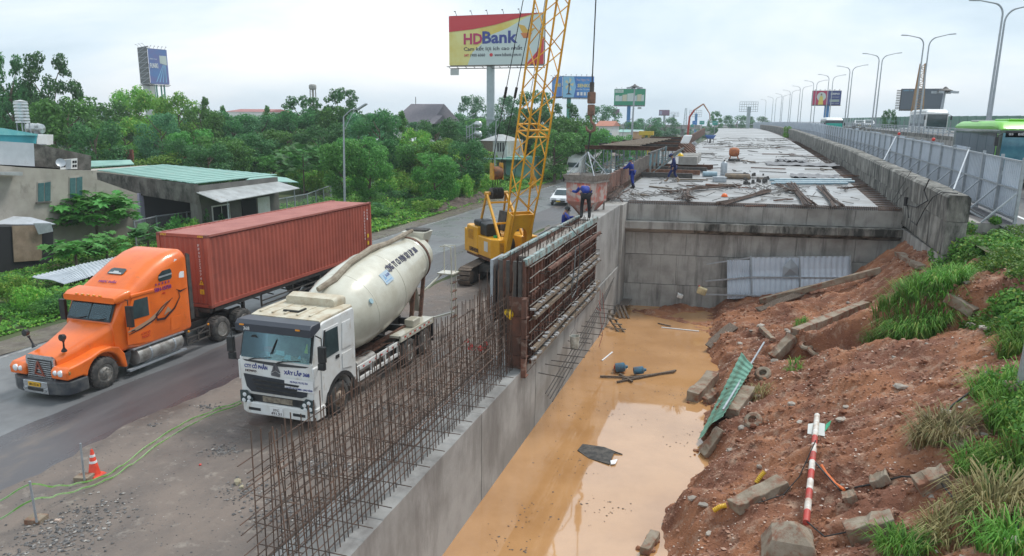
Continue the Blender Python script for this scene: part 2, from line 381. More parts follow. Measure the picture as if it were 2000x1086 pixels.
# ---------------------------------------------------------------- near retaining wall
WZ,WX=1.95,-5.52
rw=thing('retaining_wall','long grey concrete retaining wall rising from the muddy water below the rebar','retaining wall',(WX-.7,15,-.3))
yy=-4.0;k=0
while yy<28.2:
    L_=min([4.6,5.1,4.3,4.9][k % 4],28.25-yy)
    g=M();o=.006*(k % 3-1);ns=14
    top=[(WX+o+.02*nz3(i,k),yy+.01+(L_-.02)*i/ns,WZ+.02*nz3(i*1.7,k*3)) for i in range(ns+1)]
    secs=[[(WX+o,t[1],-1.2),t,(WX-1.15,t[1],WZ+.01),(WX-1.15,t[1],-1.2)] for t in top]
    g.loft(secs);g.build('wall_segment',concrete_new,rw);yy+=L_;k+=1
g=M();g.bb((WX-1.0,-4,-1.2),(WX-.05,28,WZ-.06));g.build('core',steel_dark,rw)
g=M();g.bb((WX-1.36,-4,.4),(WX-1.15,18.2,WZ-.12));g.build('joint_board',mat('dark_timber',(.05,.042,.035),(.09,.07,.055),scale=4,rough=.8,bump=.4),rw)
# wing wall up to the abutment
ww=thing('wing_wall','pale grey concrete wing wall between formwork and abutment corner','concrete wall',(-6.1,31.6,-.3))
g=M();g.bb((-6.55,28.22,1.95),(-5.58,34.0,4.9));g.build('wall_segment',concrete_new,ww,bev=.015)
g=M();g.bb((-6.58,28.22,-1),(-5.53,34.0,1.94));g.build('wall_segment',concrete_new,ww,bev=.015)
g=M();g.bb((-6.85,34.01,-1),(-5.45,35.6,4.9));g.build('corner_block',concrete,ww,bev=.02)
# ---------------------------------------------------------------- abutment
def A(x,d,z): return (x,35.25+(x+5.7)*.14+d,z)
ab=thing('bridge_abutment','stained concrete abutment wall closing the far end of the flooded pit','abutment',A(.8,0,-.3))
levels=[(-1.2,.85),(.86,2.35),(2.36,3.45)]
for li,(z0,z1) in enumerate(levels):
    x=-5.45;k=0
    while x<7.05:
        x1=min(x+[2.6,2.5,2.9,2.4,2.7][(k+li) % 5],7.1);o=.012*((k*7+li*3) % 3)
        g=M();g.hexa([A(x+.006,-o,z0+.006),A(x1-.006,-o,z0+.006),A(x1-.006,.5,z0),A(x+.006,.5,z0),A(x+.006,-o,z1-.006),A(x1-.006,-o,z1-.006),A(x1-.006,.5,z1),A(x+.006,.5,z1)])
        g.build('wall_panel',concrete,ab);x=x1;k+=1
x=-5.45
for x1 in (-2.2,1.1,4.3,7.1):
    g=M();g.loft([[A(xx,0,3.46),A(xx,-.46,3.68),A(xx,-.46,4.02),A(xx,.5,4.04)] for xx in (x+.006,x1-.006)])
    g.build('corbel',concrete_old if x>-3 else concrete,ab);x=x1
x=-5.45
for x1 in (-3.4,-1.2,.9,2.9,5.0,7.1):
    g=M();g.loft([[A(xx,.02,4.05),A(xx,.02,4.82),A(xx,.6,4.82),A(xx,.6,4.05)] for xx in (x+.006,x1-.006)])
    g.build('back_wall_panel',concrete,ab);x=x1
g=M();g.hexa([A(-5.45,.1,-1.2),A(7.1,.1,-1.2),A(7.1,.55,-1.2),A(-5.45,.55,-1.2),A(-5.45,.1,4.8),A(7.1,.1,4.8),A(7.1,.55,4.8),A(-5.45,.55,4.8)]);g.build('core',steel_dark,ab)
g=M();g.cyl((0,0,0),(0,0,.26),.016,6);dm=g.build('dowel_bar',rustbar,ab).data;bpy.data.objects.remove(bpy.data.objects['dowel_bar'])
for i in range(25):
    link(dm,'dowel_bar',ab,A(-5.2+i*.5,-.12,4.03),(random.uniform(-.1,.1),random.uniform(-.1,.1),0))
# ---------------------------------------------------------------- deck
deck_m=mat('wet_deck',(.37,.37,.37),(.28,.28,.28),(.22,.20,.185),scale=.35,s3=.9,lo3=.5,hi3=.72,rough=.30,r2=.6,stretch=(.5,1.5,1),st3=(.4,1.8,1),bump=.15,bscale=8,world=True)
dk=thing('bridge_deck','pale wet unfinished bridge deck with building debris on it','bridge deck',(0,38,4))
Y0=35.4;k=0
while Y0<250:
    st=4.0 if Y0<80 else 8.0
    Y1=Y0+st;g=M()
    q=lambda x,Y,z: (x+cx(Y),Y+(x+5.7)*.14*max(0,1-(Y-35)/30),z)
    a0,a1=Y0+.02,Y1-.02
    g.hexa([q(-6.3,a0,zd(a0)-.35),q(6.0,a0,zd(a0)-.35),q(6.0,a1,zd(a1)-.35),q(-6.3,a1,zd(a1)-.35),
            q(-6.3,a0,zd(a0)),q(6.0,a0,zd(a0)),q(6.0,a1,zd(a1)),q(-6.3,a1,zd(a1))])
    g.build('deck_slab',deck_m,dk)
    g=M();g.hexa([q(6.0,a0-.02,zd(a0)-.5),q(7.05,a0-.02,zd(a0)-.5),q(7.05,a1+.02,zd(a1)-.5),q(6.0,a1+.02,zd(a1)-.5),
            q(6.0,a0-.02,zd(a0)-.12),q(7.05,a0-.02,zd(a0)-.12),q(7.05,a1+.02,zd(a1)-.12),q(6.0,a1+.02,zd(a1)-.12)])
    g.build('edge_strip',mat('deck_edge',(.10,.06,.05),(.06,.05,.045),(.18,.14,.11),scale=2,rough=.7,bump=.5,world=True),dk)
    Y0=Y1;k+=1
g=M()
for i in range(90):
    Y=37.5+i*.9+random.uniform(-.2,.2);g.beam((6.05+cx(Y),Y,zd(Y)-.08),(7.0+cx(Y),Y+random.uniform(-.2,.2),zd(Y)-.08),.035)
g.build('edge_bars',rustbar,dk,kind='stuff')
# rebar fringe along the front edge
g=M()
for i in range(150):
    x=-5.4+i*.083;b=A(x,.06,4.82);w=random.uniform(.02,.05)
    g.tube([b,(b[0],b[1]-.02,b[2]+.16),(b[0]+w,b[1]+.22,b[2]+.17),(b[0]+w,b[1]+.25,b[2]+.02)],.011,4)
for zz,dd in ((4.9,.03),(4.98,.1),(4.9,.22)): g.tube([A(-5.4,dd,zz),A(0,dd,zz+.01),A(7,dd,zz)],.012,4)
g.build('edge_stirrups',rustbar,dk,kind='stuff')
# ---------------------------------------------------------------- parapet and ramp
pp=thing('parapet_wall','mossy weathered concrete parapet running beside the deck','parapet',(7.4,30,4.6))
Y0=29.4;k=0
while Y0<250:
    st=2.5 if Y0<90 else 10;Y1=Y0+st;a0,a1=Y0+.012,Y1-.012;zt=lambda Y: interp(Y,ZPAR);o=.015*(k % 2);j=.01*((k*5) % 3)
    g=M();g.loft([[(7.0+o+cx(Y),Y,zt(Y)-.95),(6.98+cx(Y),Y,zt(Y)-.1+j),(7.08+cx(Y),Y,zt(Y)+j),(7.62+cx(Y),Y,zt(Y)+j),(7.72+cx(Y),Y,zt(Y)-.1),(7.72+cx(Y),Y,zt(Y)-.95)] for Y in (a0,a1)]);g.build('parapet_block',concrete_old,pp)
    g=M();g.loft([[(7.02-o+cx(Y),Y,zt(Y)-2.2),(7.02-o+cx(Y),Y,zt(Y)-.965),(7.7+cx(Y),Y,zt(Y)-.965),(7.7+cx(Y),Y,zt(Y)-2.2)] for Y in (a0,a1)]);g.build('parapet_base',concrete_old,pp)
    Y0=Y1;k+=1
g=M()
for z0,z1 in ((.5,1.9),(1.92,3.0),(3.02,4.05)):
    for y0,y1 in ((29.4,32.0),(32.03,34.6),(34.63,38)):
        g=M();g.bb((7.05,y0,z0),(7.7,y1-.01,z1));g.build('wall_panel',concrete,pp)
# expressway body, surfaces
YS=list(np.arange(31,60,2.9))+list(np.arange(60,600,12.0))
eb=M()
for k in range(len(YS)-1):
    a,b=YS[k],YS[k+1]
    eb.hexa([(7.75+cx(a),a,-.2),(16.6+cx(a),a,-.2),(16.6+cx(b),b,-.2),(7.75+cx(b),b,-.2),(7.75+cx(a),a,zr(a)),(16.6+cx(a),a,zr(a)),(16.6+cx(b),b,zr(b)),(7.75+cx(b),b,zr(b))])
    eb.hexa([(16.6+cx(a),a,-.2),(30+cx(a),a,-.2),(30+cx(b),b,-.2),(16.6+cx(b),b,-.2),(16.6+cx(a),a,zm(a)),(30+cx(a),a,zm(a)),(30+cx(b),b,zm(b)),(16.6+cx(b),b,zm(b))])
eb.build('expressway_embankment',concrete,kind='structure')
g=M();g.add([(7.7,4,4.3),(30,4,4.3),(30,31.1,4.7),(7.7,31.1,4.75)],[(0,1,2,3)]);g.build('verge_ground',grass_ground,kind='structure')
sheet('ramp_road',asphalt,lambda Y: 8.6+cx(Y),lambda Y: 16.3+cx(Y),YS,lambda x,y: zr(y)+.005)
sheet('expressway_road',asphalt,lambda Y: 17.6+cx(Y),lambda Y: 28+cx(Y),YS,lambda x,y: zm(y)+.005)
sheet('ramp_lane_line',paint_w,lambda Y: 10.4+cx(Y),lambda Y: 10.55+cx(Y),YS,lambda x,y: zr(y)+.01)
# second parapet with railing (left edge of the main carriageway)
p2=thing('median_parapet','dark stained concrete parapet topped with a low metal railing behind the metal fence','parapet',(17,40,6))
for k in range(len(YS)-1):
    a,b=YS[k],YS[k+1]
    if a>300: break
    g=M();g.hexa([(16.7+cx(a),a,zr(a)),(17.1+cx(a),a,zr(a)),(17.1+cx(b)-.0,b-.03,zr(b)),(16.7+cx(b),b-.03,zr(b)),(16.7+cx(a),a,zm(a)+.35),(17.1+cx(a),a,zm(a)+.35),(17.1+cx(b),b-.03,zm(b)+.35),(16.7+cx(b),b-.03,zm(b)+.35)]);g.build('parapet_block',concrete_old,p2)
    g=M()
    for hh in (.6,.85,1.05): g.beam((16.9+cx(a),a,zm(a)+hh),(16.9+cx(b),b,zm(b)+hh),.07,.07)
    n=int((b-a)/2)
    for i in range(n):
        Y=a+i*2.0;g.beam((16.9+cx(Y),Y,zm(Y)+.3),(16.9+cx(Y),Y,zm(Y)+1.08),.1)
    g.build('railing',galv,p2)
# ================================================================ metal fence on the ramp
fn=thing('hoarding_fence','long grey corrugated metal hoarding fence braced along the ramp beside the parapet','fence',(9.7,31,zr(31)))
corr=mat('corrugated_grey',(.52,.57,.64),(.45,.50,.57),(.30,.30,.30),scale=1.2,s3=3,lo3=.66,hi3=.85,rough=.45,var=.10)
def corr_panel(w,h,n=11,d=.028):
    g=M();pts=[]
    for i in range(n):
        x0=w*i/n;s=w/n
        pts+=[(x0,0),(x0+s*.6,0),(x0+s*.68,d),(x0+s*.92,d)]
    pts.append((w,0));m=len(pts)
    vs=[(0,p[0],0) for p in pts];vs=[(p[1],p[0],0) for p in pts]+[(p[1],p[0],h) for p in pts]
    vs+=[(p[1]-.004,p[0],0) for p in pts]+[(p[1]-.004,p[0],h) for p in pts]
    fs=[(i,i+1,m+i+1,m+i) for i in range(m-1)]+[(2*m+i+1,2*m+i,3*m+i,3*m+i+1) for i in range(m-1)]
    g.add(vs,fs);return g
SP=2.45
g=corr_panel(SP-.06,2.25);t0=g.build('fence_panel',corr,fn);pm=t0.data;bpy.data.objects.remove(t0)
# pm was shifted by the root: rebuild neutral mesh
def neutral(g,name,m):
    o=g.build(name,m,None,origin=(0,0,0));me=o.data;bpy.data.objects.remove(o);return me
pm=neutral(corr_panel(SP-.06,2.25),'fence_panel',corr)
postm=neutral(M().bb((-.05,-.05,0),(.05,.05,2.45)),'post',galv)
railm=neutral(M().bb((-.03,0,-.03),(.03,SP,.03)),'rail',galv)
bracem=neutral(M().beam((-.06,0,1.15),(-1.15,-.2,.02),.055),'brace',galv)
Y=31.2;k=0
while Y<105:
    a=math.atan2(zr(Y+SP)-zr(Y),SP);z=zr(Y);c=cx(Y)
    jj=random.uniform(-.05,.05);hs=random.choice([1,1,1,.97,1.03])
    link(pm,'fence_panel',fn,(9.76+c,Y+.03,z+.12+jj),(a,0,0),(1,1,hs))
    link(postm,'post',fn,(9.7+c,Y,z))
    for hh in (.2,1.25,2.3): link(railm,'rail',fn,(9.69+c,Y,z+hh),(a,0,0))
    if Y<80: link(bracem,'brace',fn,(9.7+c,Y,z))
    Y+=SP;k+=1
g=M()
while Y<320:
    z=zr(Y);z2=zr(Y+SP);c,c2=cx(Y),cx(Y+SP)
    g.hexa([(9.7+c,Y,z+.1),(9.8+c,Y,z+.1),(9.8+c2,Y+SP-.1,z2+.1),(9.7+c2,Y+SP-.1,z2+.1),(9.7+c,Y,z+2.4),(9.8+c,Y,z+2.4),(9.8+c2,Y+SP-.1,z2+2.4),(9.7+c2,Y+SP-.1,z2+2.4)])
    g.beam((9.62+c,Y,z),(9.62+c,Y,z+2.5),.09);g.beam((9.6+c,Y,z+1.25),(9.6+c2,Y+SP,z2+1.25),.06);Y+=SP
g.build('far_panels',corr,fn,kind='stuff')
for (x0,y0,x1,y1,lab) in ((1575+0,0,0,0,''),): pass
for (ya,yb) in ((38.2,31.0),(56.0,46.5)):
    g=M();g.beam((9.62,ya,zr(ya)+2.35),(7.5,yb,interp(yb,ZPAR)+.05),.055);g.build('long_brace',galv,fn)
redl=mat('red_lamp',(.6,.04,.03),rough=.3)
for i,Yl in enumerate((45.55,55.5)):
    g=M();g.rev((9.7,Yl,zr(Yl)+2.45),(0,0,1),[(0,.05),(.04,.09),(.14,.09),(.18,.04),(.19,0)],10);g.build('warning_light',redl,fn)
# guard rail at the near end
gr=thing('guard_rail','bent galvanised crash barrier half buried in weeds beside the parapet end','guard rail',(8.7,29,4.8))
wpro=[(0,.16),(.035,.13),(.035,.06),(0,.02),(0,-.02),(.035,-.06),(.035,-.13),(0,-.16),(-.012,-.16),(.02,-.125),(.02,-.065),(-.015,-.02),(-.015,.02),(.02,.065),(.02,.125),(-.012,.16)]
pa,pb=P(1874,402,X=8.7),P(1996,474,X=9.4)
def wbeam(a,b,name,par):
    a,b=Vector(a),Vector(b);d=(b-a).normalized();s=Vector((d.y,-d.x,0)).normalized()*-1
    g=M();g.loft([[p+s*u+Vector((0,0,v)) for u,v in wpro] for p in (a,a.lerp(b,.5),b)]);return g.build(name,galv,par)
wbeam(pa,pb,'rail_beam',gr)
for t in (.08,.5,.93):
    p=pa.lerp(pb,t);g=M();g.box((p.x+.1,p.y,p.z-.35),(.12,.16,.95));g.build('post',galv,gr)
gr2=thing('guard_rail','low run of crash barrier in the weeds nearest the right edge of the photo','guard rail',(9.2,26.5,4.3))
a,b=P(1905,455,X=8.6),P(2010,500,X=9.0)
wbeam(a,b,'rail_beam',gr2)
g=M();p=P(1975,492,X=8.8);g.box((p.x,p.y,p.z-.3),(.14,.25,.9));g.build('post',galv,gr2)
# green sound barrier behind the expressway
sb=thing('sound_barrier','row of dark green noise barrier panels beyond the expressway','noise barrier',(27.6,60,7.5))
gm=mat('barrier_green',(.10,.22,.17),(.13,.26,.20),scale=2,rough=.55,var=.12)
gpm=neutral(M().bb((-.06,.08,0),(.06,3.9,2.1)),'barrier_panel',gm);spm=neutral(M().bb((-.1,-.08,0),(.1,.08,1.5)),'post',galv)
Y=60
while Y<260:
    link(gpm,'barrier_panel',sb,(27.6+cx(Y),Y,zm(Y)+.15));link(spm,'post',sb,(27.55+cx(Y),Y,zm(Y)));Y+=4
# ================================================================ street lamps
def lamp(nm,label,base,h,arm,side,group,rz=0):
    """pole with a curved arm; side -1 points left, +1 right"""
    t=thing(nm,label,'street lamp',base,group);b=Vector(base)
    g=M();pts=[b,b+Vector((0,0,h*.5)),b+Vector((0,0,h-arm*.55))];g.tube(pts,[.11,.09,.07],8);g.build('pole',galv,t,smooth=True)
    pts=[]
    for i in range(9):
        a=math.pi/2*i/8*.86;pts.append(b+Vector((side*arm*.42*(1-math.cos(a)),0,h-arm*.55+arm*.5*math.sin(a))))
    e=pts[-1];end=e+Vector((side*arm*.58,0,arm*.14));pts.append(end)
    g=M();g.tube(pts,[.07]*8+[.055,.045],8);g.build('arm',galv,t,smooth=True)
    g=M();g.loft([rc(w,-.06,.07,.05,0,3) for w in (1,)]) if 0 else None
    g.hexa([end+Vector((side*a,w,z)) for a,w,z in ((0,-.09,-.05),(.75,-.15,0.0),(.75,.15,0.0),(0,.09,-.05),(0,-.07,.06),(.7,-.1,.12),(.7,.1,.12),(0,.07,.06))])
    g.build('lamp_head',galv,t,bev=.03)
    return t
LL=((1900,5),(1765,72),(1688,107),(1637,131),(1600,147),(1573,159),(1549,169),(1531,177),(1516,184),(1500,190),(1487,195))
ORD=['nearest','second nearest','third nearest','fourth nearest','fifth nearest','sixth nearest','seventh nearest','eighth nearest','ninth nearest','tenth nearest','farthest']
for i,(x,y) in enumerate(LL):
    p=P(x,y,Y=66+28*i);zb=zm(p.y)+.35
    lamp('street_lamp',f'lamp with arm bent left over the ramp, {ORD[i]} of its row',(p.x+2.1,p.y,zb),p.z-zb,1.8,-1,'lamps with left arms along the expressway')
LR=((2035,12),(1862,70),(1758,106),(1693,129),(1650,148),(1615,158),(1585,169),(1562,177),(1543,186),(1528,190))
for i,(x,y) in enumerate(LR):
    p=P(x,y,Y=66+28*i+1);zb=zm(p.y)
    lamp('street_lamp',f'lamp with arm bent right over the expressway, {ORD[min(i, 9)]} of its row',(p.x-2.3,p.y,zb),p.z-zb,2.0,1,'lamps with right arms along the expressway')
def tilted_lamp(bx,by,tx,ty,ex,ey,Y,label):
    b=P(bx,by,Y=Y);b.z=0;tp=P(tx,ty,Y=Y);e=P(ex,ey,Y=Y)
    b=Vector((tp.x-(tp.z)*.03,Y,0));t=thing('street_lamp',label,'street lamp',b,'lamps along the far side of the old road')
    g=M();g.tube([b,b.lerp(tp,.5),tp],[.11,.09,.06],8);g.build('pole',galv,t,smooth=True)
    g=M();m=tp.lerp(e,.5);g.tube([tp,m+Vector((0,0,.25)),e],.045,6);g.tube([tp-Vector((0,0,1.1)),m-Vector((0,0,.25)),e-Vector((.4,0,.1))],.03,6);g.build('arm',galv,t)
    g=M();d=(e-tp).normalized();g.beam(e-d*.1,e+d*.85+Vector((0,0,.08)),.3,.14);g.build('lamp_head',galv,t,bev=.04)
tilted_lamp(667,385,671,228,700,213,52,'grey street lamp with single arm just behind the red container')
tilted_lamp(963,355,969,235,990,228,88,'grey street lamp with its arm crossing in front of the thick billboard pole')
tilted_lamp(1101,330,1101,240,1117,235,112,'grey street lamp standing just right of the crane boom')
tilted_lamp(1218,300,1218,242,1228,236,150,'thin grey street lamp left of the tall floodlight mast')
tilted_lamp(1259,280,1259,240,1268,233,185,'distant grey street lamp right of the tall floodlight mast, arm to the right')
tilted_lamp(1268,280,1268,243,1277,238,200,'distant grey street lamp beside the yellow gantry, smaller of the pair')
# ================================================================ vehicles (local frame: front faces -y)
X1,Y1_,Z1=Vector((1,0,0)),Vector((0,1,0)),Vector((0,0,1))
rimm=mat('rim_grey',(.30,.29,.27),(.20,.18,.16),(.14,.09,.06),scale=5,rough=.55,metal=.2)
def wheel(par,c,r,w,side,rim=None,convex=True,n=28):
    c=Vector(c);ax=(side,0,0);g=M()
    g.rev(c-Vector(ax)*w/2,ax,[(0,r*.55),(0,r*.86),(.03,r*.95),(.07,r),(w-.07,r),(w-.03,r*.95),(w,r*.86),(w,r*.62),(w-.02,r*.57),(w*.35,r*.55)],n)
    for k in range(n*2):
        a=math.pi*k/n;d=Vector((0,math.cos(a),math.sin(a)));q=c+d*(r+.002);Rm=d.to_track_quat('Z','X').to_matrix()
        g.box(q-Vector(ax)*(w*.18 if k % 2 else -w*.18),(w*.3,.05,.03) if abs((Rm @ X1).x)>.5 else (.05,w*.3,.03),Rm)
    t=g.build('wheel',rubber,par,smooth=True,ang=35)
    g=M()
    if convex:
        g.rev(c+Vector(ax)*(w/2-.06),ax,[(0,r*.58),(.04,r*.57),(.02,r*.50),(.0,r*.42),(.05,r*.36),(.09,r*.30),(.10,r*.17),(.16,r*.15),(.17,r*.08),(.17,0)],20)
        o=.06
    else:
        g.rev(c+Vector(ax)*(w/2-.01),ax,[(0,r*.58),(.02,r*.56),(-.02,r*.52),(-.12,r*.46),(-.13,r*.30),(-.05,r*.24),(-.03,r*.12),(-.03,0)],20);o=-.07
    for k in range(8):
        a=2*math.pi*k/8;q=c+Vector(ax)*(w/2-.06+.09+(0 if convex else -.12))+Vector((0,math.cos(a),math.sin(a)))*r*.31;g.cyl(q,q+Vector(ax)*.035,.02,6)
    g.build('rim',rim or rimm,t,smooth=True,ang=35);return t
# ---------------------------------------------------------------- orange tractor
orange=mat('orange_paint',(.86,.17,.018),(.76,.14,.015),(.40,.14,.06),scale=1.5,s3=4,lo3=.58,hi3=.85,rough=.34,coat=.35)
ot=thing('tractor_truck','orange long-nosed tractor truck with tall sleeper roof pulling a red container','truck')
g=M();g.loft([rc(.60,.55,1.33,.14,.22),rc(.64,.55,1.38,.16,.32),rc(.72,.55,1.56,.2,.95),rc(.84,.6,1.80,.22,1.6),rc(.98,.7,2.02,.2,2.15)]);g.build('hood',orange,ot,smooth=True)
def fender(s):
    pts=[(.02,.72),(.0,.98),(.12,1.10),(.5,1.14),(.95,1.22),(1.35,1.34),(1.75,1.34),(2.05,1.22),(2.25,.95),(2.32,.45),(2.2,.45)]
    pts+=[(1.42+.68*math.cos(R_(a)),.50+.70*math.sin(R_(a))) for a in range(10,171,16)]+[(.6,.72)]
    g=M();a,b=(.52,1.2) if s>0 else (-1.2,-.52);g.prism(pts,0,a,b);return g.build('fender',orange,ot,bev=.09,seg=4)
fl=fender(1);fr_=fender(-1)
# blend between hood and fender
# cab and sleeper
g=M()
cabs=[rc(1.0,1.0,2.03,.12,2.05,6),rc(1.06,.95,2.40,.14,2.25,6),rc(1.10,.95,2.76,.16,2.45,6),rc(1.13,.95,2.86,.25,2.55,6),rc(1.15,.95,3.1,.38,2.9,6,rb=.1),rc(1.17,.95,3.42,.5,3.4,6,rb=.1),rc(1.17,.95,3.74,.5,4.0,6,rb=.1),
        rc(1.18,.95,3.95,.45,4.6,6,rb=.1),rc(1.18,.95,4.02,.38,5.1,6,rb=.1),rc(1.17,.95,3.99,.35,5.32,6,rb=.1),rc(1.12,1.0,3.88,.3,5.42,6,rb=.1)]
g.loft(cabs);cab=g.build('cab',orange,ot,smooth=True)
g=M();g.loft([rc(1.10,2.66,2.86,.08,2.12),rc(1.16,2.64,2.95,.1,2.3),rc(1.17,2.66,3.02,.1,2.75)]);vz=g.build('sun_visor',orange,ot,smooth=True)
am=mat('amber_lens',(.8,.30,.02),rough=.2,coat=.5)
for k in range(5): g=M();g.box((-.5+.25*k,2.13,2.9),(.1,.06,.04));g.build('marker_light',am,vz)
# windshield
uz=Vector((0,.32,.62)).normalized();O=Vector((0,2.03,2.04))
dark_in=mat('cab_interior',(.03,.035,.035),(.08,.09,.08),scale=4,rough=.8)
g=M();g.plate(O+Vector((0,-.005,0)),X1,uz,[(-.93,0),(.93,0),(.95,.08),(.93,.66),(.86,.70),(-.86,.70),(-.93,.66),(-.95,.08)],.012);wi=g.build('windshield_frame',black,ot)
g=M();g.plate(O+Vector((0,-.02,.012)),X1,uz,[(-.88,.07),(-.03,.05),(-.03,.64),(-.84,.64)],.006);g.plate(O+Vector((0,-.02,.012)),X1,uz,[(.03,.05),(.88,.07),(.84,.64),(.03,.64)],.006);g.build('interior',dark_in,wi)
for (x,w,z,h,c,nm) in ((-.45,.28,.12,.07,(.25,.5,.5),'cloth'),(.38,.42,.1,.1,(.75,.78,.8),'paper'),(.12,.12,.14,.09,(.15,.4,.65),'bag'),(-.6,.12,.2,.05,(.6,.6,.2),'flower')):
    g=M();g.plate(O+Vector((0,-.026,.016)),X1,uz,[(x-w/2,z),(x+w/2,z-.02),(x+w/2-.06,z+h),(x-w/2+.09,z+h)],.004);g.build(nm,mat('dash_'+nm,c,rough=.7),wi)
g=M()
for p in ([(-.89,.06),(-.02,.04),(-.02,.65),(-.85,.65)],[(.02,.04),(.89,.06),(.85,.65),(.02,.65)]): g.plate(O+Vector((0,-.033,.02)),X1,uz,p,.004)
g.build('glass',glass,wi)
for x in (-.6,.25):
    g=M();g.beam(O+Vector((x,-.06,.02)),O+uz*.12+Vector((x+.5,-.06,.03)),.02);g.build('wiper',black,wi)
# side windows, door lines
def side(par,name,m,pts,th=.01,s=1,x=1.175):
    g=M();g.plate((x*s,0,0),Y1_ if s>0 else -Y1_,Z1,pts if s>0 else [(-a,b) for a,b in pts[::-1]],th);return g.build(name,m,par)
for s in (1,-1):
    d=side(ot,'door',orange,[(2.42,1.18),(3.5,1.02),(3.5,2.72),(2.78,2.72),(2.45,2.12)],.03,s,1.155)
    side(d,'window',glass_dark,[(2.58,2.0),(3.42,1.98),(3.42,2.64),(2.85,2.64)],.01,s,1.187)
    g=M();g.plate((1.189*s,0,0),Y1_*s,Z1,[(2.6*s,1.6),(2.75*s,1.6),(2.75*s,1.64),(2.6*s,1.64)] if s>0 else [(-2.75,1.6),(-2.6,1.6),(-2.6,1.64),(-2.75,1.64)],.02);g.build('handle',black,d)
    w=side(ot,'sleeper_window',glass_dark,[(3.98,3.12),(4.05,3.04),(4.55,3.04),(4.62,3.10),(4.62,3.34),(4.56,3.42),(4.2,3.40),(4.02,3.28)],.012,s,1.172)
    side(w,'stripe',galv,[(3.99,3.17),(4.62,3.20),(4.62,3.26),(4.0,3.23)],.006,s,1.186)
    side(ot,'side_fairing',steel_dark,[(5.42,1.3),(5.6,1.3),(5.6,3.75),(5.42,3.85)],.03,s,1.12)
    # visor drip ledge
    g=M();g.bb((1.12*s,2.7,2.74),(1.21*s,3.75,2.86));g.build('roof_ledge',orange,ot,bev=.03)
    g=M();g.beam((1.2*s,2.45,2.75),(1.42*s,2.35,2.78),.03);g.beam((1.42*s,2.35,2.8),(1.42*s,2.35,2.6),.03);g.box((1.45*s,2.35,2.22),(.24,.12,.72));g.beam((1.42*s,2.35,1.9),(1.2*s,2.5,1.7),.025);g.build('mirror',black,ot,bev=.03)
# livery on the side
lt=mat('taupe_print',(.42,.26,.17),rough=.5);bk=mat('dark_print',(.05,.02,.02),rough=.5);pu=mat('purple_print',(.16,.02,.22),rough=.5);rd=mat('red_print',(.55,.03,.02),rough=.5)
def ribbon(pts,w):
    L_,R2=[],[]
    for i,p in enumerate(pts):
        a=Vector(pts[max(0,i-1)]);b=Vector(pts[min(len(pts)-1,i+1)]);d=(b-a).normalized();n=Vector((-d.y,d.x));ww=w*math.sin(math.pi*min(.95,max(.06,i/(len(pts)-1))))
        L_.append(tuple(Vector(p)+n*ww));R2.append(tuple(Vector(p)-n*ww))
    return L_,R2
def swoosh(par,name,m,pts,w,x):
    a,b=ribbon(pts,w);g=M()
    for i in range(len(pts)-1): g.plate((x,0,0),Y1_,Z1,[b[i],b[i+1],a[i+1],a[i]],.004)
    return g.build(name,m,par)
swoosh(cab,'taupe_swoosh',lt,[(2.45,1.62),(2.9,1.66),(3.4,1.74),(3.8,1.95),(4.3,2.28)],.09,1.192)
swoosh(cab,'dark_swoosh',bk,[(2.45,1.52),(3.0,1.6),(3.6,1.76),(4.5,2.32)],.03,1.198)
swoosh(cab,'dark_swoosh',bk,[(4.55,2.34),(4.0,2.12),(3.72,1.9),(3.75,1.72),(4.1,1.68),(4.6,1.95),(4.9,2.3),(4.85,2.55)],.045,1.2)
swoosh(cab,'dark_swoosh',bk,[(4.75,2.62),(4.93,2.5),(5.3,2.55)],.035,1.2)
swoosh(cab,'taupe_swoosh',lt,[(4.1,1.82),(4.3,1.98),(4.5,1.84)],.1,1.19)
text('50H-15750',pu,cab,(1.19,4.15,2.78),Y1_,Z1,.78,.14,bold=.02)
for k in range(5):
    pts=[(3.85+.15*k+.05*math.cos(R_(90+36*i))*(1 if i % 2==0 else .42),2.97+.055*math.sin(R_(90+36*i))*(1 if i % 2==0 else .42)) for i in range(10)]
    side(cab,'star',pu,pts,.005,1,1.188)
text('-08',rd,cab,(1.19,4.15,2.60),Y1_,Z1,.18,.07)
text('CTY VT\nNGỌC',rd,cab,(1.205,3.2,1.33),Y1_,Z1,.4,.22)
side(cab,'locker_door',orange,[(4.35,1.15),(4.85,1.15),(4.9,1.62),(4.4,1.64)],.012,1,1.18)
side(cab,'peeled_paint_patch',paint_w,[(4.95,3.0),(5.2,2.97),(5.22,3.2),(5.05,3.22),(4.98,3.16)],.004,1,1.18)
side(cab,'peeled_paint_patch',paint_w,[(4.78,3.62),(4.95,3.6),(4.93,3.7),(4.84,3.72)],.05,1,1.12)
# roof details
zr_=lambda y: interp(y,[(2.55,2.86),(2.9,3.1),(3.4,3.42),(4.0,3.74),(4.6,3.95)])
u2=Vector((0,.5,.32)).normalized();On=Vector((-.02,3.3,3.36))+u2.cross(X1)*-.005
nn_=X1.cross(u2)
g=M();g.plate(On+nn_*.012,X1,u2,[(-.32,.0),(.28,.0),(.34,.06),(.32,.26),(.24,.30),(-.26,.30),(-.34,.24),(-.36,.05)],.008);sk=g.build('roof_window',glass_dark,ot)
g=M();g.plate(On+nn_*.024,X1,u2,[(-.3,.02),(.26,.02),(.24,.08),(.1,.09),(.08,.15),(-.12,.15),(-.14,.09),(-.28,.08)],.004);g.build('reflector_sticker',mat('grey_print',(.5,.52,.52),rough=.4),sk)
text('NGỌC TUẤN',pu,cab,Vector((-.02,2.98,3.17))+nn_*.02,X1,u2,.75,.17,bold=.02)
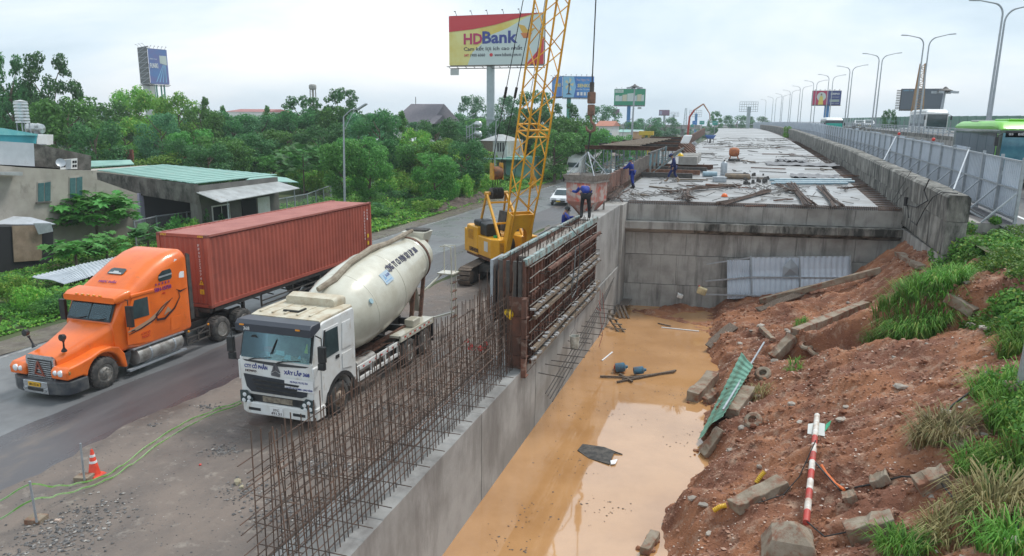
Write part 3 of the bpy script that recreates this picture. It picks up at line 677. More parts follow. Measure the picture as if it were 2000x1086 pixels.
# grille, headlamps, bumper
chrome=mat('chrome',(.62,.64,.66),(.45,.46,.46),scale=6,rough=.2,metal=.8)
g=M();g.loft([rc(.56,.50,1.38,.12,.20),rc(.58,.48,1.40,.13,.12)]);g.build('grille_surround',chrome,ot,smooth=True)
g=M();g.bb((-.48,.095,.56),(.48,.13,1.27));gl_=g.build('grille',black,ot)
for k in range(10): g=M();g.bb((-.49,.075,.575+.07*k),(.49,.10,.605+.07*k));g.build('grille_bar',chrome,gl_)
g=M();rbm=mat('badge_red',(.30,.08,.05),rough=.5)
for a,b in (((-.02,1.22),(-.17,.80)),((-.02,1.22),(.17,.80)),((-.17,.82),(.22,.76)),((-.1,1.0),(.1,.98))): g.beam((a[0],.06,a[1]),(b[0],.06,b[1]),.035,.035)
g.build('badge',rbm,gl_)
lens=mat('lamp_lens',(.75,.78,.8),rough=.08,coat=1)
for s in (1,-1):
    for x,r in ((.72,.075),(.93,.095)):
        g=M();g.rev((x*s,.06,.93),(0,-1,0),[(0,r*1.15),(.06,r*1.1),(.085,r*.8),(.10,0)],14);g.build('headlight',lens,ot,smooth=True)
    g=M();g.rev((1.12*s,.12,.95),(0.4*s,-1,0),[(0,.10),(.06,.09),(.08,.0)],12);g.build('turn_signal',mat('old_amber',(.35,.18,.05),rough=.3),ot,smooth=True)
    g=M();g.rev((.62*s,.5,1.5),(.3*s,-.2,1),[(0,.09),(.05,.07),(.12,.03),(.32,.025),(.40,.05)],10);g.rev(Vector((.62*s,.5,1.5))+Vector((.3*s,-.2,1)).normalized()*.52,(0,-1,.1),[(-.08,.05),(-.03,.1),(.08,.11),(.09,0)],12);g.build('hood_mirror',black,ot,smooth=True)
bp=mat('bumper_dark',(.035,.04,.05),(.10,.10,.10),scale=3,rough=.5)
bs=[(-1.22,.45),(-1.16,.12),(-.9,-.02),(-.5,-.1),(.5,-.1),(.9,-.02),(1.16,.12),(1.22,.45),(1.22,.75),(-1.22,.75)]
g=M();g.prism(bs,2,.22,.66);bpo=g.build('bumper',bp,ot,bev=.04)
g=M();g.bb((-.5,-.125,.24),(.5,-.09,.64));g.build('bumper_plate',chrome,bpo,bev=.02)
g=M();g.bb((-.3,-.15,.33),(.3,-.12,.43));g.build('tow_slot',black,bpo)
g=M();g.bb((-.26,-.15,.47),(.22,-.13,.60));pl=g.build('number_plate',mat('plate_yellow',(.75,.42,.02),rough=.5),bpo)
text('50H-157.50',bk,bpo,(-.02,-.152,.535),X1,Z1,.4,.08)
for x in (-.42,.42): g=M();g.cyl((x,-.12,.38),(x,-.17,.38),.045,10);g.build('tow_hook',chrome,bpo)
# wheels, tank, steps, chassis
for s in (1,-1):
    wheel(ot,(1.05*s,1.42,.52),.52,.3,s)
    for y in (6.95,8.3):
        wheel(ot,(1.0*s,y,.50),.50,.5,s,convex=False)
    g=M();g.rev((.95*s,2.75,.62),(0,1,0),[(0,.2),(.03,.3),(2.1,.3),(2.13,.2)],18);tk=g.build('fuel_tank',mat('tank_alu',(.38,.37,.35),(.22,.2,.18),scale=3,rough=.45,metal=.4),ot,smooth=True)
    for y in (3.3,4.4): g=M();g.rev((.95*s,y,.62),(0,1,0),[(0,.312),(.07,.312)],18);g.build('strap',galv,tk)
    g=M();g.bb((.85*s,2.6,.93),(1.2*s,4.95,.97));g.build('tank_step',galv,ot)
    g=M();g.bb((1.05*s,2.35,.24),(1.22*s,5.0,.30));g.build('side_step',galv,ot)
    g=M()
    for z in (.38,.62,.86): g.beam((1.15*s,5.1,z),(1.12*s,6.35,z),.05)
    for y in (5.1,5.7,6.3): g.beam((1.15*s,y,.36),(1.15*s,y,.88),.045)
    g.beam((1.15*s,5.1,.38),(1.13*s,6.3,.86),.03);fr=g.build('side_guard',steel_dark,ot)
    for y in (5.2,6.25): g=M();g.rev((1.17*s,y,.88),(s,0,0),[(0,.05),(.03,.04),(.04,0)],10);g.build('marker_light',am,fr)
    g=M();g.loft([rc(.02,.3,.9,.01,2.3,2,cx=1.1*s),rc(.02,.75,.95,.01,2.55,2,cx=1.1*s)]);g.build('mud_flap',bp,ot)
g=M()
for x in (-.42,.42): g.bb((x-.05,.6,.6),(x+.05,9.0,.88))
for y in (1.0,3,5,6.9,8.3): g.bb((-.4,y,.62),(.4,y+.1,.85))
g.bb((-.9,6.9,.42),(.9,7.02,.56));g.bb((-.9,8.25,.42),(.9,8.37,.56));g.build('chassis',steel_dark,ot)
g=M();g.box((0,7.5,1.12),(1.0,1.0,.16));g.build('fifth_wheel',steel_dark,ot)
g=M();g.cyl((-1.25,2.62,1.9),(-1.25,2.62,2.9),.09,12);g.build('air_intake',black,ot,smooth=True)
place(ot,(-20.68,15.72,0))
# ---------------------------------------------------------------- trailer
tr=thing('container_trailer','skeletal container trailer with dark steel frame under the red container','trailer')
g=M()
for x in (-.5,.5): g.bb((x-.07,0,1.0),(x+.07,12.3,1.34))
for k in range(9): g.bb((-1.1,.05+1.5*k,1.2),(1.1,.2+1.5*k,1.36))
for k in range(24):
    y=.6+.5*k
    for s in (1,-1): g.beam((.55*s,y,1.05 if k % 2 else 1.3),(1.1*s,y+.5,1.3 if k % 2 else 1.05),.05)
for s in (1,-1): g.bb((1.05*s,.3,1.22),(1.15*s,12.2,1.36));g.beam((1.12*s,3.2,.75),(1.12*s,7.8,.75),.06);g.beam((1.12*s,3.2,.95),(1.12*s,7.8,.95),.05)
for s in (1,-1):
    for y in (3.2,5.5,7.8): g.beam((1.12*s,y,1.3),(1.12*s,y,.7),.06)
g.build('frame',steel_dark,tr)
g=M()
for s in (1,-1): g.bb((.75*s,2.3,.3),(.87*s,2.42,1.1));g.bb((.65*s,2.22,.25),(.97*s,2.5,.3))
g.build('landing_leg',steel_dark,tr)
for s in (1,-1):
    for y in (8.6,9.9,11.2): wheel(tr,(1.0*s,y,.5),.5,.5,s,convex=False,n=20)
place(tr,(-20.85,22.35,0))
# ---------------------------------------------------------------- container
red=mat('container_red',(.43,.105,.07),(.35,.085,.058),(.17,.065,.05),scale=.8,s3=3,lo3=.6,hi3=.85,rough=.5,world=False)
redtop=mat('container_roof',(.42,.15,.12),(.35,.11,.09),scale=1.2,rough=.5)
ct=thing('shipping_container','rust red corrugated shipping container loaded on the trailer behind the orange cab','container')
CW,CL,CH=2.42,12.9,2.92;b=0
def corrug(L_,h,pitch,d,place_):
    pts=[];n=int(L_/pitch);s=L_/n
    for i in range(n): x0=i*s;pts+=[(x0,0),(x0+s*.25,0),(x0+s*.5,d),(x0+s*.75,d)]
    pts.append((L_,0));m=len(pts);vs=[place_(p[0],p[1],0) for p in pts]+[place_(p[0],p[1],h) for p in pts]
    g=M();g.add(vs,[(i,i+1,m+i+1,m+i) for i in range(m-1)]);return g
corrug(CL-.3,CH-.3,.28,-.04,lambda a,dd,z: (CW/2-.03+dd,.15+a,.16+z)).build('side_panel',red,ct)
corrug(CL-.3,CH-.3,.28,.04,lambda a,dd,z: (-CW/2+.03+dd,.15+a,.16+z)).build('side_panel',red,ct)
corrug(CW-.24,CH-.3,.24,.045,lambda a,dd,z: (-CW/2+.12+a,.04+dd,.16+z)).build('front_panel',red,ct)
corrug(CL-.3,CW-.16,.28,-.02,lambda a,dd,z: (-CW/2+.08+z,.15+a,CH-.03+dd)).build('roof_panel',redtop,ct)
g=M();g.bb((-CW/2+.1,CL-.08,.15),(CW/2-.1,CL-.03,CH-.1));g.build('door',red,ct)
for s in (1,-1):
    for y in (0,CL-.14):
        g=M();g.bb((s*(CW/2-.14),y,.1),(s*CW/2,y+.14,CH-.1));g.build('corner_post',red,ct)
        for z in (0,CH-.12): g=M();g.bb((s*(CW/2-.17),y-.01 if y==0 else y-.03,z),(s*(CW/2+.005),y+.17 if y==0 else y+.15,z+.12));g.build('corner_casting',mat('casting',(.25,.07,.05),(.16,.06,.045),scale=6,rough=.6),ct,bev=.01)
    g=M();g.bb((s*(CW/2-.07),.14,.02),(s*CW/2,CL-.14,.16));g.build('bottom_rail',red,ct)
    g=M();g.bb((s*(CW/2-.07),.14,CH-.09),(s*CW/2,CL-.14,CH));g.build('top_rail',redtop,ct)
for z in (.02,CH-.12): g=M();g.bb((-CW/2+.14,.0,z),(CW/2-.14,.08,z+.12));g.build('end_rail',red,ct)
yel=mat('hazard_yellow',(.75,.5,.03),rough=.5)
for x0,s in ((-CW/2+.22,1),(CW/2-.42,1)):
    for k in range(4): g=M();g.plate((x0+.07*k,-.004,CH-.1),X1,Z1,[(0,0),(.035,0),(.065,.08),(.03,.08)],.004);g.build('hazard_stripe',yel,ct)
for i,ch in enumerate('FFAU2220762'): text(ch,paint_w,ct,(CW/2-.42,-.004+.02,CH-.42-.145*i),X1,Z1,.07,.10)
for z,nm in ((.93,'triangle'),(.55,'square')):
    g=M();g.plate((CW/2-.42,.015,z),X1,Z1,[(-.11,0),(.11,0),(0,.2)] if nm=='triangle' else [(-.1,0),(.1,0),(.1,.2),(-.1,.2)],.006);g.build('warning_sticker',yel,ct)
    text('!',bk,ct,(CW/2-.42,.007,z+.08),X1,Z1,.03,.1)
for i,ch in enumerate('FFAU222076'): text(ch,paint_w,ct,(CW/2+.004,CL-.75,CH-.5-.16*i),Y1_,Z1,.08,.11)
for i,ch in enumerate('45G1'): text(ch,paint_w,ct,(CW/2+.004,CL-.45,CH-.4-.16*i),Y1_,Z1,.08,.11)
for z in (1.0,.6): g=M();g.bb((CW/2-.0,CL-.5,z),(CW/2+.006,CL-.33,z+.2));g.build('warning_sticker',yel,ct)
place(ct,(-20.85,22.4,1.38))
# ---------------------------------------------------------------- concrete mixer
mx_=thing('mixer_truck','white concrete mixer truck with big cream drum parked beside the rebar wall','mixer truck')
cream=mat('drum_cream',(.66,.64,.54),(.56,.53,.43),(.35,.24,.14),scale=1.3,s3=2,lo3=.64,hi3=.86,rough=.3,coat=.4)
roofm=mat('dirty_roof',(.58,.54,.43),(.45,.37,.26),(.30,.17,.08),scale=2.5,s3=3,lo3=.6,hi3=.8,rough=.6)
arch=[(1.42+.70*math.cos(R_(a)),.50+.72*math.sin(R_(a))) for a in range(8,173,15)]
prof=[(.0,.95),(.0,1.98),(.06,2.1),(.26,2.86),(.36,3.0),(.7,3.08),(2.28,3.12),(2.36,3.02),(2.36,.8),(2.2,.62)]+arch+[(.66,.62),(.1,.62)]
g=M();g.prism(prof,0,-1.22,1.22);cb=g.build('cab',white,mx_,bev=.05,seg=3)
g=M();g.loft([rc(1.16,3.04,3.13,.04,.55),rc(1.18,3.05,3.18,.05,.9),rc(1.18,3.05,3.19,.05,2.3)]);rf=g.build('roof',roofm,mx_,smooth=True)
for k in range(5): g=M();g.bb((-1.0+.42*k,.75,3.17),(-.93+.42*k,2.25,3.2));g.build('roof_rib',roofm,rf)
g=M();g.bb((-.32,.95,3.19),(.22,1.35,3.235));g.build('roof_hatch',black,rf);g=M();g.bb((-.29,.98,3.235),(.19,1.32,3.25));g.build('hatch_lid',roofm,rf)
g=M();g.loft([rc(.85,3.1,3.42,.1,1.85),rc(.9,3.1,3.48,.12,2.2),rc(.88,3.1,3.42,.1,2.45)]);g.build('roof_tank',roofm,mx_,smooth=True)
# visor
g=M();g.loft([rc(1.24,2.80,3.02,.04,-.05),rc(1.24,2.78,3.12,.04,.06),rc(1.22,2.9,3.12,.04,.5)]);vz=g.build('sun_visor',mat('visor_grey',(.05,.055,.07),rough=.4),mx_,smooth=True)
for x in (-1.0,.85): g=M();g.bb((x-.07,-.075,2.97),(x+.07,-.045,3.01));g.build('marker_light',am,vz)
text('368',paint_w,vz,(-.85,-.06,2.89),X1,Z1,.2,.1)
# windshield
uz=Vector((0,.2,.76)).normalized();O=Vector((0,.045,2.08))
g=M();g.plate(O+Vector((0,-.02,-.1)),X1,uz,[(-1.2,-.02),(-1.0,-.10),(0,-.15),(1.0,-.10),(1.2,-.02),(1.18,.84),(-1.18,.84)],.012);wf=g.build('windshield_frame',black,mx_)
g=M();g.plate(O+Vector((0,-.035,-.06)),X1,uz,[(-1.12,.0),(1.12,.0),(1.10,.76),(-1.10,.76)],.006);g.build('interior',mat('mixer_interior',(.04,.07,.07),(.10,.15,.14),scale=2.5,rough=.8),wf)
clut=mat('dash_clutter',(.45,.43,.30),(.12,.12,.08),(.6,.6,.5),scale=16,rough=.9)
g=M();g.plate(O+Vector((0,-.043,-.06)),X1,uz,[(-1.0,.02),(1.05,.02),(1.02,.14),(.6,.17),(.2,.13),(-.2,.19),(-.6,.22),(-.98,.16)],.006);g.build('dashboard_clutter',clut,wf)
for (x,z,w,h,c,nm) in ((.15,.16,.34,.12,(.45,.72,.78),'folder'),(.42,.06,.24,.13,(.5,.75,.8),'folder'),(-.25,.22,.36,.14,(.4,.05,.05),'red_cloth'),(-.22,.10,.1,.1,(.2,.5,.65),'bottle'),(.8,.12,.12,.08,(.45,.7,.8),'bottle'),(1.0,.3,.12,.25,(.6,.65,.05),'safety_vest')):
    g=M();g.plate(O+Vector((0,-.05,-.06)),X1,uz,[(x-w/2,z),(x+w/2,z-.02),(x+w/2-.04,z+h),(x-w/2+.05,z+h)],.004);g.build(nm,mat('mx_'+nm,c,rough=.7),wf)
g=M();g.beam(O+Vector((-.12,-.055,.1)),O+uz*.52+Vector((0.02,-.055,0)),.03);g.cyl(O+uz*.56+Vector((-.75,-.055,-.1)),O+uz*.56+Vector((-.75,-.05,-.1)),.13,14);g.build('phone_holder',black,wf)
g=M();g.plate(O+Vector((0,-.058,-.06)),X1,uz,[(-1.14,-.01),(1.14,-.01),(1.12,.77),(-1.12,.77)],.005);g.build('glass',glass,wf)
for x in (-.75,.2): g=M();g.beam(O+Vector((x,-.09,-.09)),O+Vector((x+.62,-.09,.0)),.02);g.beam(O+Vector((x-.1,-.09,-.13)),O+Vector((x+.1,-.09,-.07)),.035);g.build('wiper',black,wf)
# front face
g=M();g.plate((0,-.012,0),X1,Z1,[(-1.08,1.50),(1.08,1.42),(1.0,1.04),(.85,.98),(-.85,.98),(-1.0,1.12)],.02);gr_=g.build('grille',mat('grille_dark',(.035,.04,.05),rough=.45),mx_)
for k in range(3): g=M();g.plate((0,-.035,0),X1,Z1,[(-.8+.06*k,1.40-.13*k),(.8-.06*k,1.36-.13*k),(.76-.06*k,1.30-.13*k),(-.76+.06*k,1.33-.13*k)],.03);g.build('grille_bar',black,gr_,bev=.01)
text('CTY CỔ PHẦN',navy,cb,(-.66,-.006,1.77),X1,Z1,.78,.17,bold=.03)
text('XÂY LẮP 368',navy,cb,(.70,-.006,1.71),X1,Z1,.84,.17,bold=.03)
text('HOWO',bk,cb,(-.84,-.006,1.60),X1,Z1,.38,.07,bold=.03)
text('380',bk,cb,(1.226,.95,1.72),Y1_,Z1,.2,.06,bold=.03)
g=M()
for pts in ([(-.02,1.90),(.05,1.90),(.16,1.64),(.02,1.70)],[(-.03,1.90),(0,1.70),(-.15,1.62),(-.10,1.70)],[(-.15,1.60),(.0,1.68),(.16,1.60),(.13,1.52),(-.13,1.54)]): g.plate((0.0,-.006,0),X1,Z1,pts,.02)
g.build('badge',mat('badge_grey',(.14,.15,.17),rough=.3,metal=.5),cb)
g=M();g.plate((.78,-.04,1.31),X1,Z1,[(-.47,-.13),(.47,-.13),(.47,.22),(-.47,.22)],.006);sg=g.build('banner',paint_w,mx_)
text('XE PHỤC VỤ DỰ ÁN',navy,sg,(.78,-.048,1.44),X1,Z1,.58,.08,bold=.02)
text('CAO TỐC HỒ CHÍ MINH - LONG THÀNH',navy,sg,(.78,-.048,1.26),X1,Z1,.88,.09,bold=.02)
bprof=[(-1.28,.5),(-1.26,.08),(-1.0,-.06),(1.0,-.06),(1.26,.08),(1.28,.5)]
g=M();g.prism(bprof,2,.30,.66);bm_=g.build('bumper',white,mx_,bev=.03)
g=M();g.prism([(-1.0,.4),(-.98,.02),(.98,.02),(1.0,.4)],2,.66,.98);g.build('lower_grille',black,mx_)
g=M();g.bb((-.5,-.0,.70),(.5,.03,.86));g.build('mud_crust',mat('dry_mud',(.30,.26,.2),(.16,.13,.1),scale=8,rough=.9),mx_)
for s in (1,-1):
    g=M();g.plate((0,-.02,0),X1,Z1,([(.82,.58),(1.24,.56),(1.22,.95),(.98,.98),(.78,.72)] if s>0 else [(-1.24,.62),(-.84,.62),(-.80,.74),(-1.0,1.0),(-1.24,.98)]),.03);hl=g.build('headlight',glass_dark,mx_,bev=.01)
    for dx,dz in ((.93,.78),(1.08,.86),(.95,.65),(1.12,.68)):
        g=M();g.rev((s*dx,-.03,dz),(0,-1,0),[(0,.07),(.03,.062),(.04,.0)],10);g.build('lamp',lens,hl,smooth=True)
    g=M();g.bb((.55*s,-.075,.42),(.95*s,-.055,.50));g.build('fog_lamp_slot',black,bm_)
    g=M();g.bb((1.2*s,-.01,1.3),(1.27*s,.25,1.9));g.build('corner_panel',white,mx_,bev=.03)
    # doors
    d=side(mx_,'door',white,[(.42,.80),(1.3,1.28),(1.42,1.36),(1.42,2.85),(.62,2.85),(.42,2.1)],.02,s,1.222)
    side(d,'window',glass_dark,[(.5,1.98),(1.36,2.02),(1.34,2.78),(.68,2.78)],.01,s,1.243)
    side(d,'handle',black,[(1.18,1.82),(1.36,1.82),(1.36,1.92),(1.18,1.92)],.02,s,1.243)
    side(d,'window_frame',black,[(.42,1.9),(.5,1.9),(.7,2.84),(.62,2.84)],.012,s,1.243)
    side(mx_,'rear_panel',white,[(1.56,2.0),(2.1,2.0),(2.1,2.8),(1.62,2.8)],.02,s,1.222)
    side(mx_,'rear_panel',white,[(1.56,1.4),(2.1,1.3),(2.1,1.85),(1.56,1.85)],.02,s,1.222)
    ar2=[(1.42+.84*math.cos(R_(a)),.48+.86*math.sin(R_(a))) for a in range(0,171,12)]
    side(mx_,'wheel_arch',black,ar2+arch[::-1],.07,s,1.19)
    g=M();g.beam((1.24*s,.2,2.8),(1.5*s,.08,2.78),.035);g.beam((1.5*s,.08,2.78),(1.5*s,.08,2.5),.03);g.box((1.52*s,.06,2.32),(.22,.12,.46));g.box((1.5*s,.06,1.97),(.2,.13,.2));g.beam((1.25*s,.2,1.8),(1.5*s,.08,1.88),.03);g.build('mirror',black,mx_,bev=.03)
    wheel(mx_,(1.06*s,1.42,.52),.52,.3,s,rim=mat('rusty_rim',(.25,.17,.12),(.35,.28,.22),scale=5,rough=.7))
    for y in (6.05,7.42): wheel(mx_,(1.0*s,y,.52),.52,.52,s,convex=False,rim=rimm)
    g=M();g.bb((1.12*s,2.5,.98),(1.2*s,5.35,1.12));g.bb((1.12*s,2.5,.62),(1.2*s,5.35,.72))
    for y in (2.5,3.4,4.3,5.25): g.bb((1.13*s,y,.68),(1.19*s,y+.08,1.02))
    sd_=g.build('side_guard',white,mx_)
    for k in range(14):
        g=M();g.bb((1.2*s,2.6+.2*k,1.02),(1.206*s,2.7+.2*k,1.07));g.build('reflector_strip',redl if k % 2 else paint_w,sd_)
    g=M();g.bb((.72*s,5.35,1.22),(1.25*s,8.15,1.30));g.bb((1.2*s,5.35,1.08),(1.26*s,8.15,1.31));fd=g.build('rear_fender',cream,mx_)
    for k in range(13):
        g=M();g.bb((1.26*s,5.45+.2*k,1.17),(1.266*s,5.56+.2*k,1.23));g.build('reflector_strip',redl if k % 2 else paint_w,fd)
    g=M();g.bb((.85*s,8.1,.35),(1.25*s,8.13,1.2));g.build('mud_flap',black,mx_)
    g=M();g.bb((.82*s,6.5,1.3),(1.2*s,7.1,1.58));g.build('tool_box',cream,mx_,bev=.04)
    g=M();g.rev((.85*s,2.7,.95),(0,1,0),[(0,.2),(.03,.26),(1.2,.26),(1.23,.2)],14);g.build('air_tank',mat('tank_alu',(.4,.4,.4)),mx_,smooth=True)
g=M();g.bb((-.22,-.085,.36),(.22,-.062,.58));pl=g.build('number_plate',paint_w,bm_)
text('37C',bk,bm_,(0,-.09,.52),X1,Z1,.2,.07);text('491.51',bk,bm_,(0,-.09,.42),X1,Z1,.34,.08)
g=M()
for x in (-.42,.42): g.bb((x-.05,2.2,.75),(x+.05,8.6,1.1))
for y in (2.5,3.6,4.8,6.0,7.4,8.4): g.bb((-.4,y,.8),(.4,y+.12,1.05))
g.bb((-.9,6.0,.45),(.9,6.1,.58));g.bb((-.9,7.37,.45),(.9,7.47,.58));g.bb((-1.1,2.4,.95),(1.1,2.6,1.1));g.build('chassis',steel_dark,mx_)
g=M()
for i in range(12):
    a=Vector((random.uniform(-.7,1.0),random.uniform(2.6,4.8),1.15));g.tube([a,a+Vector((random.uniform(-.3,.3),.5,random.uniform(.0,.15))),a+Vector((random.uniform(-.3,.3),1.2,-.05))],.02,5)
g.bb((-.6,2.9,1.1),(.9,4.9,1.14));g.build('hoses',rust,mx_)
# drum and supports
D0=Vector((0,2.62,2.30));ta=R_(10.2);dd=Vector((0,math.cos(ta),math.sin(ta)))
dp=[(a*1.24,b*1.12) for a,b in [(0,.0),(0,.62),(.04,.74),(.12,.9),(.4,1.06),(.95,1.17),(1.6,1.22),(2.5,1.20),(3.2,1.10),(4.2,.90),(4.75,.79),(4.8,.82),(4.95,.82),(5.0,.76),(5.5,.66),(5.52,.5)]]
g=M();g.rev(D0,dd,dp,44);dr=g.build('drum',cream,mx_,smooth=True,ang=30)
for t,r in ((.95,1.175),(2.5,1.205)): g=M();g.rev(D0+dd*t*1.24,dd,[(0,r*1.12),(.02,r*1.12+.006),(.04,r*1.12)],44);g.build('weld_seam',cream,dr,smooth=True)
g=M();g.rev(D0+dd*6.03,dd,[(0,.90),(.0,.95),(.13,.94),(.13,.86)],40);g.build('drum_ring',rust,dr,smooth=True)
g=M();g.rev(D0+dd*6.5,dd,[(-.05,.73),(.3,.68),(.32,.55)],30);g.build('drum_mouth',steel_dark,dr,smooth=True)
up2=dd.cross(Vector((-1,0,0))).normalized()
def drumtext(s,t0,t1,ang,h,m,reps):
    """letters set along the drum, each lying on its surface"""
    n=len(s)
    for i,ch in enumerate(s):
        if ch==' ': continue
        t=t0+(t1-t0)*i/(n-1);r=float(np.interp(t,[q[0] for q in dp[2:]],[q[1] for q in dp[2:]]));sl_=(float(np.interp(t+.1,[q[0] for q in dp[2:]],[q[1] for q in dp[2:]]))-r)/.1
        rad=X1*math.cos(ang)+up2*math.sin(ang);tang=(-X1*math.sin(ang)+up2*math.cos(ang));ux=(dd+rad*sl_).normalized()
        text(ch,m,dr,D0+dd*t+rad*(r+.012),ux,tang,h*.42,h*(1.28 if ch in 'ÔẦÂẮ' else 1)*.9,bold=.03)
drumtext('CÔNG TY CỔ PHẦN XÂY LẮP 368',2.7,5.5,R_(46),.28,mat('black_print',(.04,.04,.08),rough=.5),1)
for (t,ang,w,h) in ((2.35,R_(38),.55,.42),):
    rad=X1*math.cos(ang)+up2*math.sin(ang);tang=(-X1*math.sin(ang)+up2*math.cos(ang))
    g=M();g.plate(D0+dd*t+rad*1.365,dd,tang,[(-w/2,-h/2),(w/2,-h/2),(w/2,h/2),(-w/2,h/2)],.008);sg=g.build('logo_panel',mat('pale_blue',(.42,.52,.60),rough=.4),dr)
    text('368',navy,dr,D0+dd*(t+.1)+rad*1.376+tang*.05,dd,tang,.25,.1)
    g=M();g.plate(D0+dd*t+rad*1.375,dd,tang,[(-.2,-.14),(.2,-.14),(.2,-.11),(-.2,-.11)],.004);g.plate(D0+dd*t+rad*1.375,dd,tang,[(-.16,-.05),(-.04,-.05),(-.1,.14)],.004);g.build('logo_mark',mat('blue_print',(.2,.38,.6)),dr)
rad=X1*math.cos(R_(25))+up2*math.sin(R_(25));g=M();g.cyl(D0+dd*1.0+rad*1.28,D0+dd*1.0+rad*1.32,.09,14);g.build('hatch_cap',mat('cap_blue',(.35,.5,.55)),dr)
# canvas / pipe running over the drum
g=M();pts=[Vector((-.15,2.55,3.5)),D0+dd*.8+up2*1.29,D0+dd*1.8+up2*1.46,D0+dd*3.4+up2*1.42,D0+dd*4.7+up2*1.18,D0+dd*6.0+up2*1.03,D0+dd*6.8+up2*.98]
pts=[p+Vector((.22*math.sin(i*.9)*.3,0,.03*nz3(i*1.7,0))) for i,p in enumerate(pts)]
g.tube(pts,[.09,.13,.10,.12,.09,.11,.06],8);g.build('canvas_cover',mat('dirty_canvas',(.36,.31,.24),(.25,.2,.15),scale=4,rough=.95,bump=.5),mx_,smooth=True)
g=M();hp=D0+dd*6.8+Vector((0,.1,.55));g.loft([[hp+Vector((x,y,z)) for x,y,z in q] for q in ([(-.25,-.2,-.5),(.25,-.2,-.5),(.25,.3,-.5),(-.25,.3,-.5)],[(-.5,-.35,.35),(.5,-.35,.35),(.5,.5,.35),(-.5,.5,.35)])]);g.build('feed_hopper',cream,mx_,bev=.02)
g=M();g.bb((-.45,hp.y-.1,hp.z+.36),(.45,hp.y+.4,hp.z+.44));g.build('hopper_lid',rubber,mx_,bev=.05)
g=M()
for s in (1,-1):
    g.beam((.75*s,8.0,1.1),(.45*s,hp.y-.1,hp.z-.2),.12,.2);g.beam((.85*s,7.0,1.2),(.72*s,7.6,2.7),.14,.16);g.beam((.72*s,7.6,2.7),(.45*s,hp.y,hp.z),.08)
    g.beam((.6*s,2.75,1.1),(.35*s,2.7,2.1),.2,.25)
    g.beam((.62*s,3.0,1.15),(.9*s,7.4,1.35),.1,.12)
g.build('drum_frame',rust,mx_)
g=M();g.loft([[(x+.1,y,z) for x,y,z in q] for q in ([(-.3,8.4,2.6),(.3,8.4,2.6),(.22,8.5,2.35),(-.22,8.5,2.35)],[(-.2,9.0,1.4),(.25,9.0,1.4),(.2,8.9,1.25),(-.18,8.9,1.25)])]);g.build('discharge_chute',cream,mx_)
# ladder and platform
lx,ly=1.3,10.1;g=M()
for y in (ly-.22,ly+.22):
    g.tube([(lx,y,.6),(lx,y,3.35)],.03,6);g.tube([(lx,y,2.6),(lx-.02,y,3.75)],.025,6)
g.tube([(lx,ly-.22,3.75),(lx-.25,ly-.22,3.8),(lx-.5,ly-.22,3.75)],.025,6);g.tube([(lx,ly+.22,3.75),(lx-.5,ly+.22,3.75),(lx-.5,ly+.22,2.6)],.025,6);g.build('ladder_rail',cream,mx_)
for k in range(6): g=M();g.bb((lx-.06,ly-.22,.8+.36*k),(lx+.06,ly+.22,.84+.36*k));g.build('rung',rust,mx_)
g=M();g.bb((lx-.6,ly-.3,2.62),(lx+.1,ly+.35,2.67));g.beam((lx-.5,ly,2.6),(.5,8.5,2.0),.06);g.beam((lx,ly,1.0),(.5,8.5,.95),.07);g.build('platform',cream,mx_)
place(mx_,(-12.36,16.42,0))
# ================================================================ crane (local frame: boom towards -y)
cy_=mat('crane_yellow',(.80,.40,.02),(.70,.33,.02),(.30,.16,.05),scale=2,s3=3,lo3=.66,hi3=.9,rough=.4,coat=.2)
cyd=mat('crane_yellow_worn',(.62,.32,.03),(.45,.22,.04),(.18,.10,.05),scale=4,s3=5,lo3=.6,hi3=.8,rough=.55)
cr_=thing('crawler_crane','yellow lattice-boom crawler crane standing on the old road behind the formwork','crane')
CC=Vector((-12.45,37.5,0));CROT=Matrix.Rotation(R_(45),3,'Z');CINV=CROT.transposed()
def c2w(p): return CROT @ Vector(p)+CC
def w2c(p): return CINV @ (Vector(p)-CC)
# tracks are aligned with the road: build in world and bring into crane space
trk=mat('track_mud',(.16,.12,.09),(.10,.08,.065),(.22,.18,.14),scale=4,rough=.9,bump=.6)
for sx in (-1.55,1.55):
    L2,r=2.1,.48;path=[]
    for k in range(11): a=R_(90+18*k);path.append((-L2+r*math.cos(a),.5+r*math.sin(a)))
    for k in range(11): a=R_(-90+18*k);path.append((L2+r*math.cos(a),.5+r*math.sin(a)))
    g=M();g.prism([(a*.93,.5+(b-.5)*.86) for a,b in path],0,sx-.28,sx+.28);g.v=[tuple(w2c(Vector(v)+CC)) for v in g.v];t=g.build('track',steel_dark,cr_)
    # shoes around the loop
    per=[];tot=0;pl_=path+[path[0]]
    for i in range(len(pl_)-1): per.append(math.dist(pl_[i],pl_[i+1]));tot+=per[-1]
    n=46
    for k in range(n):
        s=tot*k/n;i=0
        while s>per[i]: s-=per[i];i+=1
        a,b=Vector((0,*pl_[i])),Vector((0,*pl_[i+1]));d=(b-a).normalized();p=a+d*s+Vector((sx,0,0))
        nn=Vector((0,d.z,-d.y));g=M();g.beam(p-X1*.36,p+X1*.36,.045,.19,up=d);g.v=[tuple(w2c(Vector(v)+CC)) for v in g.v];g.build('track_shoe',trk,t)
    for yw in (-L2,L2): g=M();g.rev((sx-.31,yw,.5),(1,0,0),[(0,.3),(.62,.3)],16);g.v=[tuple(w2c(Vector(v)+CC)) for v in g.v];g.build('track_wheel',trk,t)
g=M();g.bb((-1.3,-.9,.55),(1.3,.9,.95));g.v=[tuple(w2c(Vector(v)+CC)) for v in g.v];g.build('undercarriage',steel_dark,cr_)
g=M();g.cyl((0,0,.9),(0,0,1.25),.8,24);g.build('slew_ring',steel_dark,cr_)
